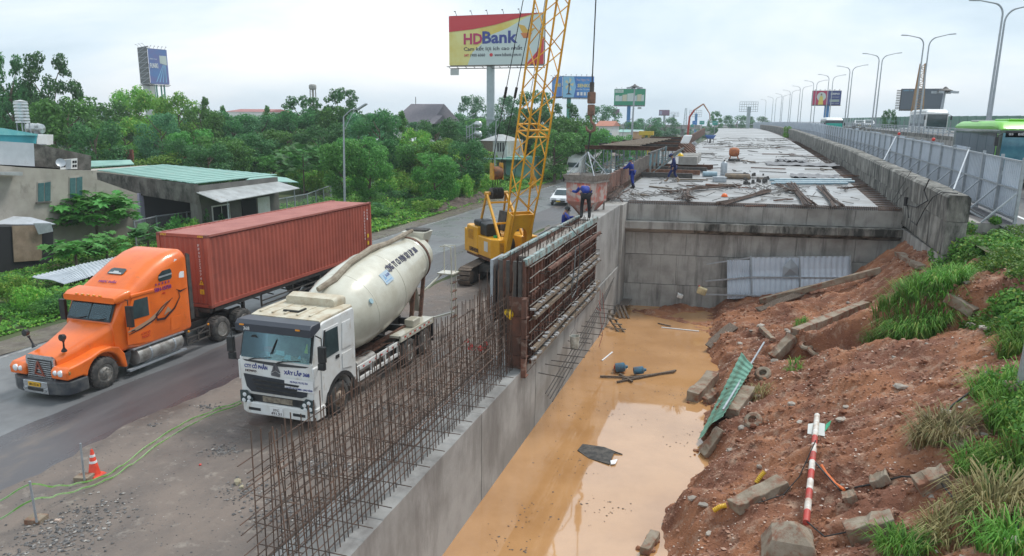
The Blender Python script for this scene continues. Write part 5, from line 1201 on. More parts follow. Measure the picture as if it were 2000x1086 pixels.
c=P(1140,430,z=5.05);bend=pose(pel=(0,.05,.95),spi=(0,-.08,1.08),che=(0,-.32,1.15),nec=(0,-.48,1.16),hed=(0,-.57,1.12),shl=(.19,-.36,1.18),shr=(-.19,-.36,1.18),ell=(.32,-.42,.98),wrl=(.5,-.48,1.02),elr=(-.24,-.45,.92),wrr=(-.18,-.55,.72),knl=(.14,-.04,.5),knr=(-.14,.02,.5),anl=(.15,.02,.09),anr=(-.16,.05,.09),tol=(.16,-.13,.04),tor=(-.17,-.1,.04))
person('worker in blue jacket and black trousers bending over on top of the formwork',(-5.9,27.6,5.03),R_(200),{k: (-v[0] if 0 else v[0],v[1],v[2]) for k,v in bend.items()},blue,mat('trouser_black',(.015,.015,.018),rough=.85),mat('cap_pink',(.45,.2,.2),rough=.8),'cap',black)
h=P(1104,405,Y=28.2);sit=pose(ell=(.28,-.2,1.2),wrl=(.2,-.4,1.25),elr=(-.28,-.15,1.15),wrr=(-.2,-.38,1.1),hed=(0,-.07,1.57))
person('worker in blue jacket standing low behind the formwork, only his upper body showing',(h.x,28.2,h.z-1.66),R_(110),sit,blue,dkblue,black,'cap',black)
g=M();g.bb((h.x-.5,27.0,h.z-1.76),(-6.5,30.2,h.z-1.70));sp=thing('work_platform','timber plank platform fixed behind the formwork for a worker','platform',(h.x,28,h.z-1.76));g.build('plank',wood,sp)
for y in (27.2,29.9): g=M();g.beam((h.x-.4,y,0),(h.x-.4,y,h.z-1.76),.06);g.build('prop',galv,sp)
# ================================================================ things on the deck
def D(x,y,dz=0.0,Y0=45):
    p=P(x,y,z=zd(Y0))
    for _ in range(6): p=P(x,y,z=zd(p.y)+dz)
    return p
def bundle(label,a,b,n,r,spread=.25,group=None,name='rebar_bundle'):
    a,b=Vector(a),Vector(b);d=(b-a).normalized();s=d.cross(Z1).normalized();t=thing(name,label,'steel bars',a.lerp(b,.5),group)
    for i in range(n):
        rr_=r*math.sqrt(random.random());th=random.random()*math.pi*2;o=s*rr_*math.cos(th)+Z1*abs(rr_*math.sin(th))*.7;e=s*spread*rr_*2*math.cos(th)+Z1*.02
        l0,l1=random.uniform(-.15,.15),random.uniform(-.3,.3)
        g=M();g.tube([a+o*1.6+e+d*l0,a.lerp(b,.3)+o,a.lerp(b,.7)+o,b+o*1.5+d*l1+e*.5],.017,5);g.build('bar',rustbar,t)
    for q in (.25,.7): g=M();c=a.lerp(b,q);g.tube([c+s*r*math.cos(R_(k*45))*1.15+Z1*(r*.5+r*.8*math.sin(R_(k*45))) for k in range(9)],.012,4);g.build('tie_wire',steel_dark,t)
    return t
BZ=lambda p,dz=0: (p.x,p.y,zd(p.y)+dz)
e1,e2=D(1578,400),D(1545,362);e1.y=35.2;bundle('bar bundle overhanging the deck edge, left of the pair pointing at the camera',(e1.x,34.9,5.08),BZ(e2,.05),34,.17)
e1,e2=D(1636,408),D(1603,368);bundle('bar bundle overhanging the deck edge, right of the pair pointing at the camera',(e1.x,34.9,5.08),BZ(e2,.05),30,.15)
bundle('bundle of rusty bars lying diagonally near the deck edge beside the orange helmet',BZ(D(1402,403),.05),BZ(D(1498,376),.05),30,.14)
bundle('short frayed bundle of bars at the left of the deck edge',BZ(D(1342,396),.08),BZ(D(1338,376),.04),26,.2,.8)
bundle('tangled bars lying crosswise behind the frayed bundle',BZ(D(1300,380),.05),BZ(D(1370,372),.1),20,.16,.6)
bundle('dark pile of loose bars in the middle of the front deck',BZ(D(1360,372),.05),BZ(D(1440,366),.08),22,.14,.5)
bundle('loose bars fanned out left of the pale blue pipes',BZ(D(1548,378),.05),BZ(D(1520,364),.05),18,.15,.7)
bundle('thin scatter of bars far right of the deck near the parapet',BZ(D(1640,372),.04),BZ(D(1690,366),.04),8,.12,.6)
ppb=mat('pipe_blue',(.30,.42,.48),(.24,.34,.40),scale=3,rough=.4)
for i,(x0,y0,x1,y1) in enumerate(((1503,354,1662,354),(1512,358,1668,358),(1506,361,1655,361))):
    a,b=D(x0,y0),D(x1,y1);g=M();g.cyl((a.x,a.y,zd(a.y)+.09),(b.x,b.y,zd(b.y)+.09),.085,12);tag(g.build('plastic_pipe',ppb,smooth=True),['pale blue plastic pipe lying across the deck, farthest of three','pale blue plastic pipe, middle one of three on the deck','pale blue plastic pipe lying across the deck, nearest of three'][i],'pipe')
def tarp(label,x,y,w,d,m,hgt=.18):
    c=D(x,y);g=M();nx_,ny_=22,12;o=random.random()*50
    for j in range(ny_+1):
        for i in range(nx_+1):
            u,v=i/nx_-.5,j/ny_-.5;yy_=c.y+v*d+.15*nz3(u*5,v*3,o);g.v.append((c.x+u*w+.12*nz3(v*6,o),yy_,zd(yy_)+.02+hgt*abs(math.sin(u*17+nz3(v*3,o)*2))*(.5+.5*nz3(u*4,v*4,o))+.02*abs(nz3(u*20,v*20,o))))
    g.f=[(j*(nx_+1)+i,j*(nx_+1)+i+1,(j+1)*(nx_+1)+i+1,(j+1)*(nx_+1)+i) for j in range(ny_) for i in range(nx_)];g.mi=[0]*len(g.f)
    return tag(g.build('roof_sheet',m,smooth=True),label,'sheet')
tm=mat('tarp_grey',(.20,.20,.21),(.12,.12,.13),(.32,.30,.28),scale=3,rough=.55,bump=.4)
tarp('crumpled grey corrugated sheet in the middle right of the deck',1592,346,2.9,2.6,tm)
tarp('dark crumpled sheet lying farther back right of the orange motor',1565,322,5.2,3.0,tm)
tarp('small rumpled sheet beside the parapet strip',1545,316,2.5,2.0,tm,.25)
# drum motor
c=D(1433,315);t=thing('drum_motor','rusty orange drum motor on a dark stand standing on the deck','motor',BZ(c))
om=mat('motor_orange',(.42,.14,.05),(.28,.10,.05),scale=5,rough=.7);z=zd(c.y)
g=M();g.rev((c.x-.42,c.y,z+.75),(1,0,0),[(0,.18),(.05,.3),(.3,.38),(.6,.38),(.8,.25),(.82,.1)],18);g.build('drum',om,t,smooth=True)
g=M();g.bb((c.x-.45,c.y-.3,z+.02),(c.x+.5,c.y+.3,z+.2));g.build('base',steel_dark,t,bev=.03)
for s in (-1,1): g=M();g.beam((c.x+s*.35,c.y,z+.2),(c.x+s*.2,c.y,z+.6),.1);g.build('leg',om,t)
def simple(name,label,cat,m,g,**k): return tag(g.build(name,m,**k),label,cat)
c=D(1413,342);z=zd(c.y);t=thing('gas_cylinder','grey metal cylinder standing upright among the deck clutter','cylinder',BZ(c));g=M();g.rev((c.x,c.y,z),(0,0,1),[(0,.2),(.03,.21),(.75,.21),(.85,.15),(.9,.06)],16);g.build('tank',galv,t,smooth=True);g=M();g.rev((c.x,c.y,z+.9),(0,0,1),[(0,.05),(.1,.05)],8);g.build('valve',steel_dark,t)
for (x,y,L_,r,m,lab) in ((1386,345,.9,.17,ppb,'short blue-grey pipe section lying left of the metal cylinder'),(1440,350,1.5,.17,mat('pipe_brown',(.24,.18,.12),(.16,.12,.09),scale=4),'brown cardboard tube lying right of the metal cylinder'),(1438,342,1.6,.07,steel_dark,'thin dark pipe behind the brown tube'),(1400,366,1.3,.09,rust,'rusty pipe offcut beside the tangled bars')):
    c=D(x,y);z=zd(c.y)+r;a=random.uniform(-.4,.4);g=M();g.cyl((c.x-L_/2*math.cos(a),c.y-L_/2*math.sin(a),z),(c.x+L_/2*math.cos(a),c.y+L_/2*math.sin(a),z),r,14);simple('pipe_offcut',lab,'pipe',m,g,smooth=True)
c=D(1405,355);g=M();g.box((c.x,c.y,zd(c.y)+.13),(.75,.5,.26),Matrix.Rotation(.2,3,'Z'));g.box((c.x,c.y,zd(c.y)+.28),(.8,.55,.03),Matrix.Rotation(.2,3,'Z'));simple('site_box','grey box with lid among the deck clutter in front of the metal cylinder','box',galv,g,bev=.02)
g=M()
for k in range(26):
    c=D(random.uniform(1452,1500),random.uniform(342,362));z=zd(c.y);s=random.uniform(.05,.1);g.tube([(c.x,c.y,z),(c.x,c.y,z+s*2.4)],[s*1.2,s*.8],8);g.tube([(c.x-s,c.y,z+s*1.4),(c.x+s,c.y,z+s*1.4)],s*.6,6)
t_=tag(g.build('couplers',steel_dark),'scatter of dark scaffold couplers right of the brown tube','couplers');t_['kind']='stuff'
c=D(1415,384);g=helmet((c.x,c.y,zd(c.y)+.02),hm,R=.15);simple('hard_hat','orange hard hat lying on the deck by the diagonal bar bundle','helmet',mat('helmet_orange',(.8,.16,.03),rough=.35),g,smooth=True)
# planks and offcuts
pk=[(1475,405-1,1.0),(1350,352,2),(1500,330,2.4),(1460,316,2.8),(1575,306,3),(1378,300,1.5),(1400,288,4),(1480,288,5),(1520,302,3),(1430,275,4),(1550,290,4),(1600,332,2),(1660,345,1.6),(1500,350,1.4),(1360,365,1.2),(1290,368,1.5),(1450,368,1.5),(1250,382,1.0),(1530,392,1.2),(1425,362,1.3)]
for i,(x,y,L_) in enumerate(pk):
    c=D(x,y);a=random.uniform(-.35,.35) if i % 3 else random.uniform(-1.2,1.2);z=zd(c.y)+.05;w=random.uniform(.08,.2);g=M();dv=Vector((math.cos(a),math.sin(a),0))*L_/2;dv.z=(zd(c.y+dv.y)-zd(c.y));g.beam(Vector((c.x,c.y,z))-dv,Vector((c.x,c.y,z))+dv,w,.06)
    tag(g.build('timber_offcut',wood if i % 2 else rust),'narrow timber or steel offcut lying flat on the wet deck','offcut','offcuts scattered on the deck')
dk2=mat('scrap_dark',(.19,.175,.165),(.27,.26,.25),(.10,.085,.08),scale=6,rough=.85)
g=M()
for k in range(520):
    Y=36+95*random.random()**1.7;x=random.uniform(-6.2,5.8)+cx(Y);
    if fbm(x*.35,Y*.12)<.02 and random.random()<.8: continue
    z=zd(Y)+.01;s=random.uniform(.03,.10)*(1+Y/80);a=random.random()*3.14;L_=s*random.uniform(1,8);g.beam((x-L_*math.cos(a),Y-L_*math.sin(a),z+.01),(x+L_*math.cos(a),Y+L_*math.sin(a),z+.02+random.random()*.05),s*.7,s*.3)
tag(g.build('deck_litter',dk2,kind='stuff'),'fine litter of wood chips, wire and rubble over the deck','debris')
g=M()
for (x,y,n) in ((1470,286,30),(1345,286,12),(1430,284,12),(1380,283,16),(1530,276,8),(1620,318,12),(1480,372,24),(1320,382,30),(1240,384,24),(1520,375,24)):
    c=D(x,y)
    for k in range(n):
        yy_=c.y+random.gauss(0,.6*(1+c.y/60));xx=c.x+random.gauss(0,.8);a=random.random()*3.1;L_=random.uniform(.2,.9);g.beam((xx,yy_,zd(yy_)+.03),(xx+L_*math.cos(a),yy_+L_*math.sin(a),zd(yy_)+.05+random.random()*.25),.03)
tag(g.build('scrap_bars',dk2,kind='stuff'),'loose scrap bars strewn in heaps on the deck','scrap')
# wheelbarrow
c=D(1387,279);z=zd(c.y);t=thing('wheelbarrow','small blue wheelbarrow far back on the deck','wheelbarrow',BZ(c));s=1.6
g=M();g.hexa([Vector((c.x+x*s,c.y+y*s,z+q*s)) for x,y,q in ((-.25,-.3,.35),(.25,-.3,.35),(.25,.3,.35),(-.25,.3,.35),(-.45,-.4,.65),(.45,-.4,.65),(.45,.5,.65),(-.45,.5,.65))]);g.build('tray',mat('barrow_blue',(.08,.16,.40),rough=.5),t)
g=M();g.rev((c.x-.1,c.y-.4,z+.3),(1,0,0),[(0,.3),(.2,.3)],14);g.build('wheel',rubber,t)
for q in (-1,1): g=M();g.beam((c.x+q*.4,c.y+.6,z),(c.x+q*.4,c.y+.5,z+.6),.06);g.build('leg',steel_dark,t)
# ================================================================ edge form along the left of the deck
ef=thing('edge_form','rusty steel edge form standing along the left side of the deck','formwork',(-6.6,44,5))
Y=34.2
while Y<57:
    z=zd(Y);g=M();x=-6.62;g.bb((x-.04,Y+.01,z-.15),(x,Y+1.45,z+1.12));g.bb((x,Y+.01,z+.05),(x+.02,Y+1.45,z+.45))
    for q in (.0,.48,.96,1.4): g.bb((x-.12,Y+q,z-.1),(x-.04,Y+q+.04,z+1.1))
    for q in (.3,.8,1.08): g.bb((x-.12,Y+.01,z+q),(x-.04,Y+1.45,z+q+.04))
    g.build('form_panel',frust if Y<42 else mat('form_grey',(.17,.15,.13),(.10,.08,.07),(.25,.22,.2),scale=2,rough=.8,bump=.4),ef);Y+=1.47
g=M()
for k in range(60): Y=34.5+.33*k;g.tube([(-6.5,Y,zd(Y)+.02),(-6.45,Y,zd(Y)+.3),(-6.3,Y+.1,zd(Y)+.32)],.012,4)
g.build('starter_bars',rustbar,ef,kind='stuff')
# spattered stack of bars at the left corner behind the skip
bundle('dirty heap of bars and wire at the deck corner right of the concrete skip',(-6.2,34.6,4.95),(-6.35,38.6,5.2),26,.28,.5)
# ================================================================ falsework platform of steel beams
fp=thing('falsework_platform','platform of dark steel beams on blue scaffolding jutting left from the deck','falsework',(-8,65,0))
for i in range(7):
    Y=58+4.0*i;z=zd(Y)+1.0;x0,x1=-12.6+.35*i,-5.2-.3*i;g=M()
    for q in (0,.28): g.bb((x0,Y-.12,z+q),(x1,Y+.12,z+q+.03))
    g.bb((x0,Y-.012,z+.03),(x1,Y+.012,z+.28));g.build('beam',steel_dark if i % 2 else rust,fp)
    g=M();g.beam((x1,Y,z+.3),(x1+1.5,Y-1.2,zd(Y)+.25),.14,.22);g.build('raker',rust,fp)
g=M();g.bb((-12,57.6,zd(58)+1.32),(-8.8,74,zd(58)+1.42));
for k in range(9):
    Y=57.6+1.9*k;g=M();g.bb((-11.2+.15*k,Y,zd(Y)+1.34),(-8.2+.1*k,Y+1.6,zd(Y)+1.40));g.build('plank',wood,fp)
tb=mat('scaffold_blue',(.16,.28,.32),(.25,.18,.13),scale=4,rough=.6)
for i in range(7):
    for j in range(4):
        x=-12.2+1.75*j;Y=56.5+3.8*i;g=M();g.cyl((x,Y,0),(x,Y,zd(Y)+.98),.05,6);g.build('standard',tb,fp)
g=M()
for i in range(7):
    Y=56.5+3.8*i
    for z in (1.8,3.6,5.2): g.beam((-12.2,Y,z),(-6.9,Y,z),.05)
    g.beam((-12.2,Y,1.8),(-8.7,Y,5.2),.045);g.beam((-8.7,Y,1.8),(-12.2,Y,5.2),.045)
for j in range(4):
    for z in (2.7,4.6): g.beam((-12.2+1.75*j,56.5,z),(-12.2+1.75*j,79,z),.05)
g.build('ledgers',tb,fp,kind='stuff')
g=M();c0=P(1337,275,Y=62);g.box((c0.x,62,zd(62)+1.75),(.7,.25,.7));g.v=[(v[0]+(v[2]-zd(62)-1.4)*.4,v[1],v[2]) for v in g.v];simple('cement_bag','white plastic bag slumped on the falsework planks','bag',paint_w,g,bev=.1)
# supports standing on the deck itself near the block
fs=thing('bracket_stack','steel brackets and beams stacked on the deck beside the walking worker','steel frame',(-5,50,5.3))
for i in range(4):
    Y=46.5+2.4*i;z=zd(Y);g=M();g.bb((-6.4,Y,z+.05),(-3.2+.3*i,Y+.3,z+.35));g.build('beam',rust if i % 2 else steel_dark,fs)
for i in range(5):
    Y=47+2.2*i;z=zd(Y);g=M();g.beam((-5.9,Y,z),(-5.9,Y,z+1.5),.12);g.build('post',tb,fs);g=M();g.beam((-5.9,Y,z+.1),(-4.6,Y+.3,z+1.35),.06);g.build('brace',tb,fs)
g=M();g.beam((-6.0,46.8,zd(47)+1.5),(-6.0,57,zd(57)+1.3),.14);g.beam((-4.7,46.8,zd(47)+1.4),(-4.7,57,zd(57)+1.3),.1);g.build('top_rails',steel_dark,fs,kind='stuff')
c=D(1342,332);t=thing('concrete_block','square concrete block with yellow hat on top beside the steel brackets','concrete block',BZ(c))
for i in range(3): g=M();y0=c.y+1.6*i;g.bb((c.x-.65,y0,zd(y0)+.35),(c.x+.65,y0+1.4,zd(y0)+.95));g.build('block',concrete,t,bev=.04)
g=helmet((c.x-.55,c.y+.3,zd(c.y)+.96),hm,R=.2);simple('hard_hat','yellow hard hat resting on the concrete block on the deck','helmet',hm,g,smooth=True)
# curved rusty girder
g=M();pts=[P(1334,276,Y=92),P(1350,270,Y=99),P(1362,263,Y=108),P(1376,255,Y=124)]
secs=[]
for p in pts: secs.append([p+Vector((-.1,0,-.6)),p+Vector((.1,0,-.6)),p+Vector((.1,0,.45)),p+Vector((-.1,0,.45))])
g.loft(secs);simple('curved_girder','curved rusty steel edge girder rising along the far left side of the deck','girder',rust,g)
# ================================================================ things on the bank and in the water
def PB(px,py):
    d=(_fw*F+_R*(px-1000)+_U*(543-py)).normalized();t=8.0;c0=Vector((0,0,CAMZ));prev=t
    while t<60:
        p=c0+d*t
        if p.z<max(bankz(p.x,p.y),-.3): break
        prev=t;t+=.12
    for _ in range(8):
        m=(prev+t)/2;p=c0+d*m
        if p.z<max(bankz(p.x,p.y),-.3): t=m
        else: prev=m
    return c0+d*t
def bz(x,y): return max(bankz(x,y),-.3)
# gravel and rubble on the soil
ico=[(0,0,1),(.89,0,.45),(.28,.85,.45),(-.72,.53,.45),(-.72,-.53,.45),(.28,-.85,.45),(.72,.53,-.45),(-.28,.85,-.45),(-.89,0,-.45),(-.28,-.85,-.45),(.72,-.53,-.45),(0,0,-1)]
icf=[(0,1,2),(0,2,3),(0,3,4),(0,4,5),(0,5,1),(1,6,2),(2,7,3),(3,8,4),(4,9,5),(5,10,1),(6,7,2),(7,8,3),(8,9,4),(9,10,5),(10,6,1),(6,11,7),(7,11,8),(8,11,9),(9,11,10),(10,11,6)]
octv=[(1,0,0),(0,1,0),(-1,0,0),(0,-1,0),(0,0,.8),(0,0,-.8)];octf=[(0,1,4),(1,2,4),(2,3,4),(3,0,4),(1,0,5),(2,1,5),(3,2,5),(0,3,5)]
def rock(g,c,s,flat=.6,base=octv,fc=octf):
    a=random.random()*6.28;ca,sa=math.cos(a),math.sin(a);k=(random.uniform(.6,1.3),random.uniform(.6,1.2));vs=[]
    for x,y,z in base:
        j=random.uniform(.75,1.25);x,y,z=x*s*k[0]*j,y*s*k[1]*j,z*s*flat*j;vs.append((c[0]+x*ca-y*sa,c[1]+x*sa+y*ca,c[2]+z))
    g.add(vs,fc)
def pebmat(name,cols):
    m=leafmat(name,*cols,tr=0.0);return m
peb=pebmat('bank_pebbles',((.12,.045,.028),(.36,.20,.14),(.55,.48,.42)))
g=M()
for k in range(30000):
    y=8+27*random.random()**1.3;x=random.uniform(-1.3,9)
    if x<shore(y)+.05 or (y>31 and random.random()<.5): continue
    s=random.uniform(.012,.034)*(1 if random.random()<.93 else 2.0);rock(g,(x,y,bankz(x,y)+s*.25),s)
tag(g.build('soil_gravel',peb,kind='stuff'),'loose reddish gravel and clods covering the collapsed bank','gravel')
pm2=mat('pale_rubble',(.38,.35,.31),(.28,.24,.2),(.20,.10,.06),scale=4,s3=6,lo3=.56,hi3=.7,rough=.9,bump=.5,var=.3)
g=M();n_rock=0
for k in range(90):
    y=9.5+22*random.random()**1.3;x=random.uniform(-.9,6.5)
    if x<shore(y)+.2: continue
    s=random.uniform(.05,.13)*(.8+y/40);g=M();rock(g,(0,0,0),s,.5,ico,icf);g.v=[(v[0]+x,v[1]+y,v[2]+bankz(x,y)+s*.2) for v in g.v]
    tag(g.build('concrete_fragment',pm2),'pale concrete fragment lying loose on the red soil bank','rubble','pale fragments scattered on the bank')
# gravel on the yard
ypeb=pebmat('yard_pebbles',((.05,.05,.052),(.16,.15,.145),(.30,.28,.26)))
g=M()
for k in range(6500):
    y=6+30*random.random()**1.4;x=random.uniform(-16.2,-7.2)
    if fbm(x*.45,y*.3,5)<-.05 and random.random()<.75: continue
    s=random.uniform(.008,.026);rock(g,(x,y,yardz(x,y)+s*.2),s)
for (px,py,n,sp) in ((620,915,300,.35),(700,915,100,.3),(575,790,200,.25),(405,797,60,.22),(440,882,110,.25),(475,960,140,.3),(130,1040,260,.5),(190,1000,160,.5),(90,1070,180,.5),(550,1000,260,.5),(640,1040,200,.5),(760,800,200,.4),(820,760,200,.4),(120,745,20,.2),(300,830,16,.1)):
    c=P(px,py,z=0)
    for k in range(n):
        x,y=c.x+random.gauss(0,sp),c.y+random.gauss(0,sp*.8);s=random.uniform(.012,.05)
        rock(g,(x,y,(yardz(x,y) if x>-16 and x<-6.9 else .01)+s*.3),s)
tag(g.build('yard_gravel',ypeb,kind='stuff'),'grey gravel and crushed asphalt strewn over the dirt yard','gravel')
rubm=mat('rubble_white',(.5,.5,.48),(.36,.36,.35),scale=6,rough=.9)
for (px,py,s) in ((465,945,.14),(472,955,.09)):
    c=P(px,py,z=.03);g=M();rock(g,(c.x,c.y,c.z+.05),s,.7,ico,icf);tag(g.build('broken_stone',mat('stone_tan',(.40,.35,.24),(.24,.22,.18),scale=6,rough=.9)),'pale broken stone lying in the dirt yard in front of the mixer' if s>.1 else 'smaller dark stone touching the pale broken stone in the dirt yard','stone')
# slabs, kerbs and blocks
CL_=[]
def block(name,label,p0,p1,w,h,m=None,lift=.0,cat='concrete block',roll=0):
    a,b=PB(*p0),PB(*p1);w *= .88;h *= .88;a.z+=h*.16+lift*.7;b.z+=h*.16+lift*.7;d=(b-a).normalized();up=(Matrix.Rotation(roll,3,d) @ Z1)
    g=M();n=7;x=d.cross(up).normalized();y=x.cross(d).normalized();secs=[]
    for i in range(n):
        c=a.lerp(b,i/(n-1));ww,hh=w/2*(1+.06*nz3(i*1.7,w*9)),h/2*(1+.08*nz3(i*2.1,h*7));o=.015
        secs.append([c-x*ww-y*hh,c+x*ww-y*hh,c+x*ww+y*hh+x*o*nz3(i*3,2),c-x*ww+y*hh])
    g.loft([[q+Vector((random.uniform(-1,1),random.uniform(-1,1),random.uniform(-1,1)))*.035*min(1,w*2.5) for q in s_] for s_ in secs]);CL_.append((a,b,w));return tag(g.build(name,m or kerb,bev=.018),label,cat)
kerb=mat('kerb_concrete',(.31,.26,.20),(.22,.17,.12),(.22,.10,.06),scale=2.5,s3=3.5,lo3=.48,hi3=.62,rough=.9,bump=.5)
block('concrete_beam','long concrete kerb sloping from the grass down towards the abutment',(1485,590),(1720,530),.34,.3)
block('concrete_beam','pale concrete kerb sticking up at the top of the slope near the parapet',(1755,500),(1800,528),.4,.22,lift=.1)
block('concrete_beam','broken kerb length half buried right of the big grass clump',(1852,585),(1905,618),.4,.34,lift=.06)
block('concrete_beam','long kerb lying below the grass clump across the slope',(1550,655),(1690,600),.36,.34,lift=.05)
block('concrete_block','upright broken kerb end in the heap of tyres and blocks',(1508,705),(1548,665),.4,.34,lift=.08)
block('concrete_block','kerb piece wedged under the top of the green sheet',(1430,815),(1462,770),.42,.36,lift=.08)
block('concrete_block','small tilted block left of the kerb heap',(1487,645),(1510,668),.22,.2,lift=.05)
block('concrete_slab','square concrete block standing in the water left of the green sheet',(1352,785),(1392,742),.5,.42,lift=.12)
block('concrete_slab','second smaller block in the water beside the green sheet',(1378,788),(1400,770),.34,.3,lift=.02)
block('concrete_slab','concrete slab edge at the waterline below the green sheet',(1372,890),(1410,840),.45,.2,lift=.0)
block('concrete_beam','big concrete kerb lying on the bank between the yellow ducts',(1432,1000),(1530,952),.42,.26,lift=.1)
block('concrete_block','broken half-round concrete piece low on the bank right of the striped post',(1655,1050),(1745,1030),.45,.4,lift=.02)
block('concrete_slab','narrow concrete slab standing in the water at the bottom edge of the photo',(1258,1085),(1280,1050),.26,.2,lift=.1)
block('concrete_block','angled concrete block on the lower right bank',(1790,960),(1848,940),.42,.3,lift=.1)
block('concrete_block','small pale block beside the cable on the lower bank',(1700,950),(1735,935),.3,.22,lift=.05)
block('concrete_block','grey block left of the angled block on the lower bank',(1648,985),(1672,975),.3,.25,lift=.05)
block('concrete_block','broken concrete piece near the dry grass on the right bank',(1865,880),(1895,850),.35,.16,lift=.1)
block('concrete_slab','thin grey slab lying under the dry grass, right bank',(1800,855-20),(1850,870-20),.3,.1,lift=.05)
bkm=mat('wet_timber',(.10,.07,.05),(.17,.13,.10),scale=5,rough=.8,bump=.8,stretch=(5,1,5))
block('rotten_plank','rotten dark board leaning at the shore below the abutment',(1385,682),(1432,640),.5,.09,bkm,.1,'board',R_(25))
block('rotten_plank','long dark board lying on the soil under the fallen metal panels',(1480,608),(1570,572),.42,.09,bkm,.06,'board',R_(15))
g=M()
for a,b,w in CL_:
    for k in range(26):
        c=a.lerp(b,random.random())+Vector((random.gauss(0,w*.45),random.gauss(0,w*.45),0));s=random.uniform(.02,.075);rock(g,(c.x,c.y,bz(c.x,c.y)+s*.3),s,.7,ico,icf)
for k in range(2600):
    y=8+25*random.random()**1.2;x=random.uniform(-1.2,7.5)
    if x<shore(y)+.1 or fbm(x*.7,y*.7,4)<.0: continue
    s=random.uniform(.025,.075)*(1.5 if random.random()<.12 else 1);rock(g,(x,y,bankz(x,y)+s*.3),s,.7,ico,icf)
tag(g.build('soil_clods',soil,kind='stuff'),'clods of red earth lying over the collapsed bank','soil clods')
# tyres
for i,(px,py) in enumerate(((1575,678),(1590,690),(1490,733),(1470,825))):
    c=PB(px,py);ax=Vector((random.uniform(-.5,.5),random.uniform(-.8,-.2),1)).normalized();g=M()
    g.rev(c+Z1*.06,ax,[(-.06,.12),(-.07,.2),(-.03,.25),(.03,.25),(.07,.2),(.06,.12),(-.06,.12)],18)
    tag(g.build('concrete_ring',kerb,smooth=True),['round concrete ring below the long kerb','second concrete ring just below the first','half ring beside the upright kerb end','ring with a square hole at the foot of the green sheet','ring half buried right of the green sheet','ring jammed under the kerb at the green sheet'][i],'concrete ring')
# green corrugated sheet
def sheetpanel(label,c4,m,nrib=12,d=.03,name='roof_sheet',cat='sheet'):
    a,b,c,e=[Vector(q) for q in c4];g=M();n=(b-a).cross(e-a).normalized();N_=nrib*4;pr=[]
    for i in range(N_+1):
        u=i/N_;o=n*(d if i % 4 in (1,2) else 0);pr.append((a.lerp(b,u)+o,e.lerp(c,u)+o))
    k=6
    for j in range(k+1):
        for p,q in pr: g.v.append(tuple(p.lerp(q,j/k)+n*.04*math.sin(j*1.3)))
    w=N_+1;g.f=[(j*w+i,j*w+i+1,(j+1)*w+i+1,(j+1)*w+i) for j in range(k) for i in range(N_)];g.mi=[0]*len(g.f)
    o=g.build(name,m)
    md=o.modifiers.new('thick','SOLIDIFY');md.thickness=.008
    if cat: tag(o,label,cat)
    return o
q=[PB(1362,866),PB(1405,842),PB(1466,745),PB(1446,712)]
for v,z in zip(q,(.12,.45,.55,.45)): v.z+=z
sheetpanel('faded green corrugated sheet lying at the edge of the muddy water',(q[0],q[3],q[2],q[1]),mat('sheet_green',(.20,.42,.32),(.15,.34,.26),(.25,.22,.16),scale=2,s3=5,lo3=.62,hi3=.8,rough=.55),14,.014)
a,b=PB(1410,828),PB(1490,698);g=M();g.beam(a+Z1*.42,b+Z1*.55,.05);simple('steel_tube','thin pale square tube lying along the green sheet','tube',galv,g)
# fallen grey hoarding panels leaning at the abutment
fh=thing('fallen_panels','fallen grey hoarding panels with metal frame lying against the foot of the abutment','fence panels',(2,34,.5))
def PW(x,y,d=.0):
    Yw=35.25+(P(x,y,Y=35).x+5.7)*.14;return P(x,y,Y=Yw-.25-max(0,(590-y))*-.0-d)
for (xa,xb,ya,yb) in ((1420,1466,508,584),(1467,1560,503,584),(1562,1661,501,575)):
    c4=[PW(xa,yb,.55),PW(xb,yb-2,.55),PW(xb,ya,.1),PW(xa,ya,.1)];pn=sheetpanel('',c4,corr,9,.03,'panel',None);loc=ROOT[fh.name];pn.parent=fh;pn.location=pn.location-loc
fcb=galv
for (x0,y0,x1,y1) in ((1380,516,1466,503),(1378,549,1466,541),(1376,575,1470,577),(1466,503,1662,501),(1466,541,1662,543),(1470,577,1560,584),(1466,500,1469,586),(1561,500,1564,584),(1660,499,1663,560)):
    d0=.12 if y0<530 else (.38 if y0<560 else .62);d1=.12 if y1<530 else (.38 if y1<560 else .62);g=M();g.beam(PW(x0,y0,d0),PW(x1,y1,d1),.06);g.build('frame_tube',fcb,fh)
g=M();o=[PW(x,y,.3) for x,y in ((1530,520),(1545,505),(1558,520),(1560,538),(1528,541))];g.add(o+[PW(1543,525,.45)],[(0,1,5),(1,2,5),(2,3,5),(3,4,5),(4,0,5)]);g.build('plastic_sheet',mat('crumpled_grey',(.32,.35,.38),rough=.5),fh)
# jerry cans
for (px,py,s,c,lab) in ((1371,568,.34,(.62,.52,.30),'dirty yellow plastic can at the foot of the abutment left of the fallen panels'),(1328,578,.22,(.7,.7,.68),'small white plastic can lying at the foot of the abutment')):
    p=P(px,py,Y=34.3);t=thing('plastic_can',lab,'can',p);g=M();g.box((p.x,p.y,p.z),(s*1.3,s*.8,s),Matrix.Rotation(.3,3,'Y'));g.build('can_body',mat('can%d' % px,c,tuple(q*.6 for q in c),scale=5,rough=.5),t,bev=.05);g=M();g.cyl((p.x-s*.4,p.y,p.z+s*.5),(p.x-s*.4,p.y,p.z+s*.72),s*.12,8);g.build('cap',redl if s>.3 else white,t)
